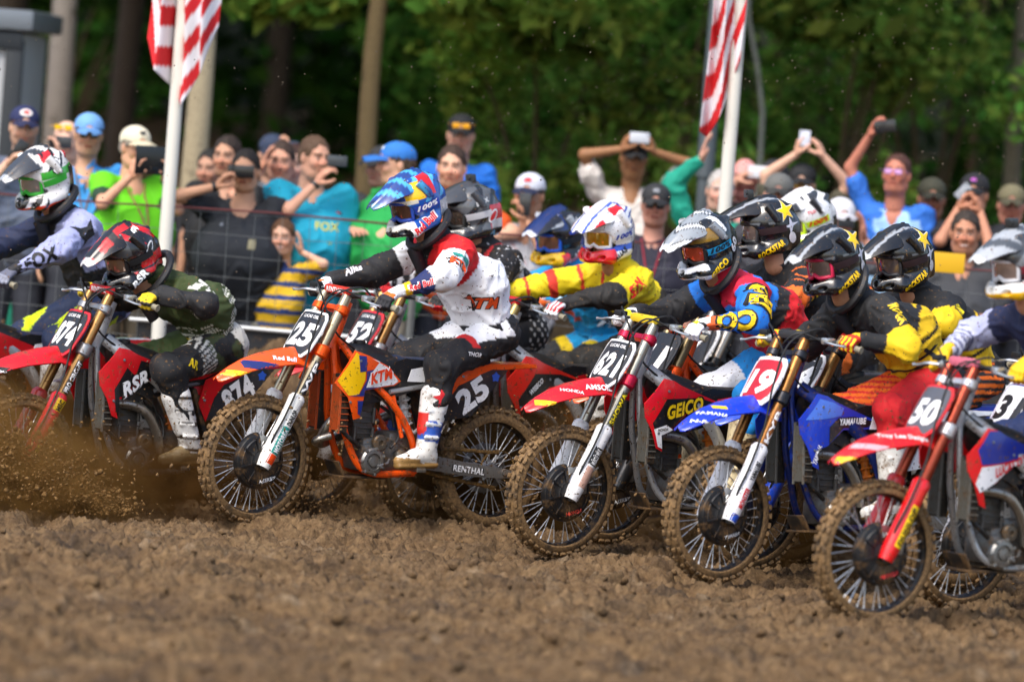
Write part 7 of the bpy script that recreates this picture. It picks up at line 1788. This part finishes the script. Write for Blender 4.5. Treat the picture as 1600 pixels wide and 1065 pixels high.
def spray(nn, o_, d_, spread, smin, smax, seed, label, col='6a4e2a'):
    r_ = np.random.RandomState(seed); t = r_.rand(nn, 1) ** .7
    P_ = np.array(o_) + np.array(d_) * t + r_.normal(size=(nn, 3)) * np.array(spread) * (.25 + t) - vv(0, 0, .25) * t * t
    P_[:, 2] = np.abs(P_[:, 2]) 
    V, F = clods(P_, smin + (smax - smin) * r_.rand(nn) ** 4, seed + 1, .5)
    o = mk('flying_dirt', V, F, mat(col, .9), None, 180); tag(o, label, None, None, 'stuff')
spray(20000, (-1.95, -.25, .02), (-1.35, .2, .5), (.26, .3, .13), .0014, .014, 51, 'spray of dirt over the front wheel of the bike 874', '72542a')
spray(2600, (-1.9, .9, .05), (.9, .3, .25), (.2, .25, .1), .0016, .009, 53, 'dirt thrown back from the bike 874')
for i, (o_, lb) in enumerate((((-.0, .85, .05), 'dirt thrown up behind the orange bike 25'), ((1.6, .35, .05), 'dirt thrown up behind the red bike 621'), ((2.3, -.75, .05), 'dirt thrown up behind the blue bike 19'), ((1.0, .95, .05), 'dirt thrown up between the bikes in the middle'))):
    spray(2200, o_, (.7, .25, .75), (.16, .18, .14), .0016, .010, 60 + i, lb)
def dust(loc, size, dens, label, col, seed, rz=0.0):
    V = []; s = SDF(.12); s.ell((0, 0, 0), (1, 1, 1), k=.01); V, F = s.mesh()
    o = mk('dust_cloud', V, F, None, None, 180); o.matrix_world = Matrix.Translation(loc) @ Matrix.Rotation(rz, 4, 'Y') @ Matrix.Diagonal((*size, 1))
    m = bpy.data.materials.new('dust'); m.use_nodes = True; nt = m.node_tree; nt.nodes.remove(nt.nodes['Principled BSDF'])
    pv = nt.nodes.new('ShaderNodeVolumePrincipled'); pv.inputs['Color'].default_value = (*lin(col), 1); pv.inputs['Anisotropy'].default_value = .2
    tc = nt.nodes.new('ShaderNodeTexCoord'); gr = nt.nodes.new('ShaderNodeVectorMath'); gr.operation = 'LENGTH'
    nt.links.new(tc.outputs['Object'], gr.inputs[0])
    mr = nt.nodes.new('ShaderNodeMapRange'); mr.inputs['From Min'].default_value = 1.0; mr.inputs['From Max'].default_value = .25; mr.interpolation_type = 'SMOOTHSTEP'
    nt.links.new(gr.outputs['Value'], mr.inputs['Value'])
    mp = nt.nodes.new('ShaderNodeMapping'); mp.inputs['Scale'].default_value = (size[0] * 1.0, size[1], size[2]); mp.inputs['Location'].default_value = (seed, seed * 2, 0)
    nt.links.new(tc.outputs['Object'], mp.inputs['Vector'])
    n = nt.nodes.new('ShaderNodeTexNoise'); n.inputs['Scale'].default_value = 6.5; n.inputs['Detail'].default_value = 8; n.inputs['Roughness'].default_value = .72; nt.links.new(mp.outputs[0], n.inputs['Vector'])
    r2 = nt.nodes.new('ShaderNodeMapRange'); r2.inputs['From Min'].default_value = .44; r2.inputs['From Max'].default_value = .64; nt.links.new(n.outputs['Fac'], r2.inputs['Value'])
    mu = nt.nodes.new('ShaderNodeMath'); mu.operation = 'MULTIPLY'; nt.links.new(mr.outputs[0], mu.inputs[0]); nt.links.new(r2.outputs[0], mu.inputs[1])
    m2 = nt.nodes.new('ShaderNodeMath'); m2.operation = 'MULTIPLY'; m2.inputs[1].default_value = dens; nt.links.new(mu.outputs[0], m2.inputs[0])
    nt.links.new(m2.outputs[0], pv.inputs['Density']); nt.links.new(pv.outputs[0], nt.nodes['Material Output'].inputs['Volume'])
    o.data.materials.append(m); tag(o, label, None, None, 'stuff')
dust((-2.70, -.25, .24), (1.15, .60, .50), 9, 'brown dust thrown over the front wheel of the bike 874', 'a8824a', 1.0, .3)
dust((-1.95, .15, .16), (1.0, .45, .34), 12, 'soft brown dust below the engine of the bike 874', '70502a', 2.0)
dust((-2.15, 1.35, .30), (1.7, .7, .50), 15, 'brown dust low behind the bikes at the left', '6c4c24', 3.0)
dust((.2, 1.25, .28), (1.5, .5, .48), 16, 'thin brown dust between the wheels in the middle', '7a5c34', 5.0)
dust((1.6, .1, .26), (1.0, .35, .42), 14, 'thin brown dust between the wheels at the right', '7a5c34', 7.0)
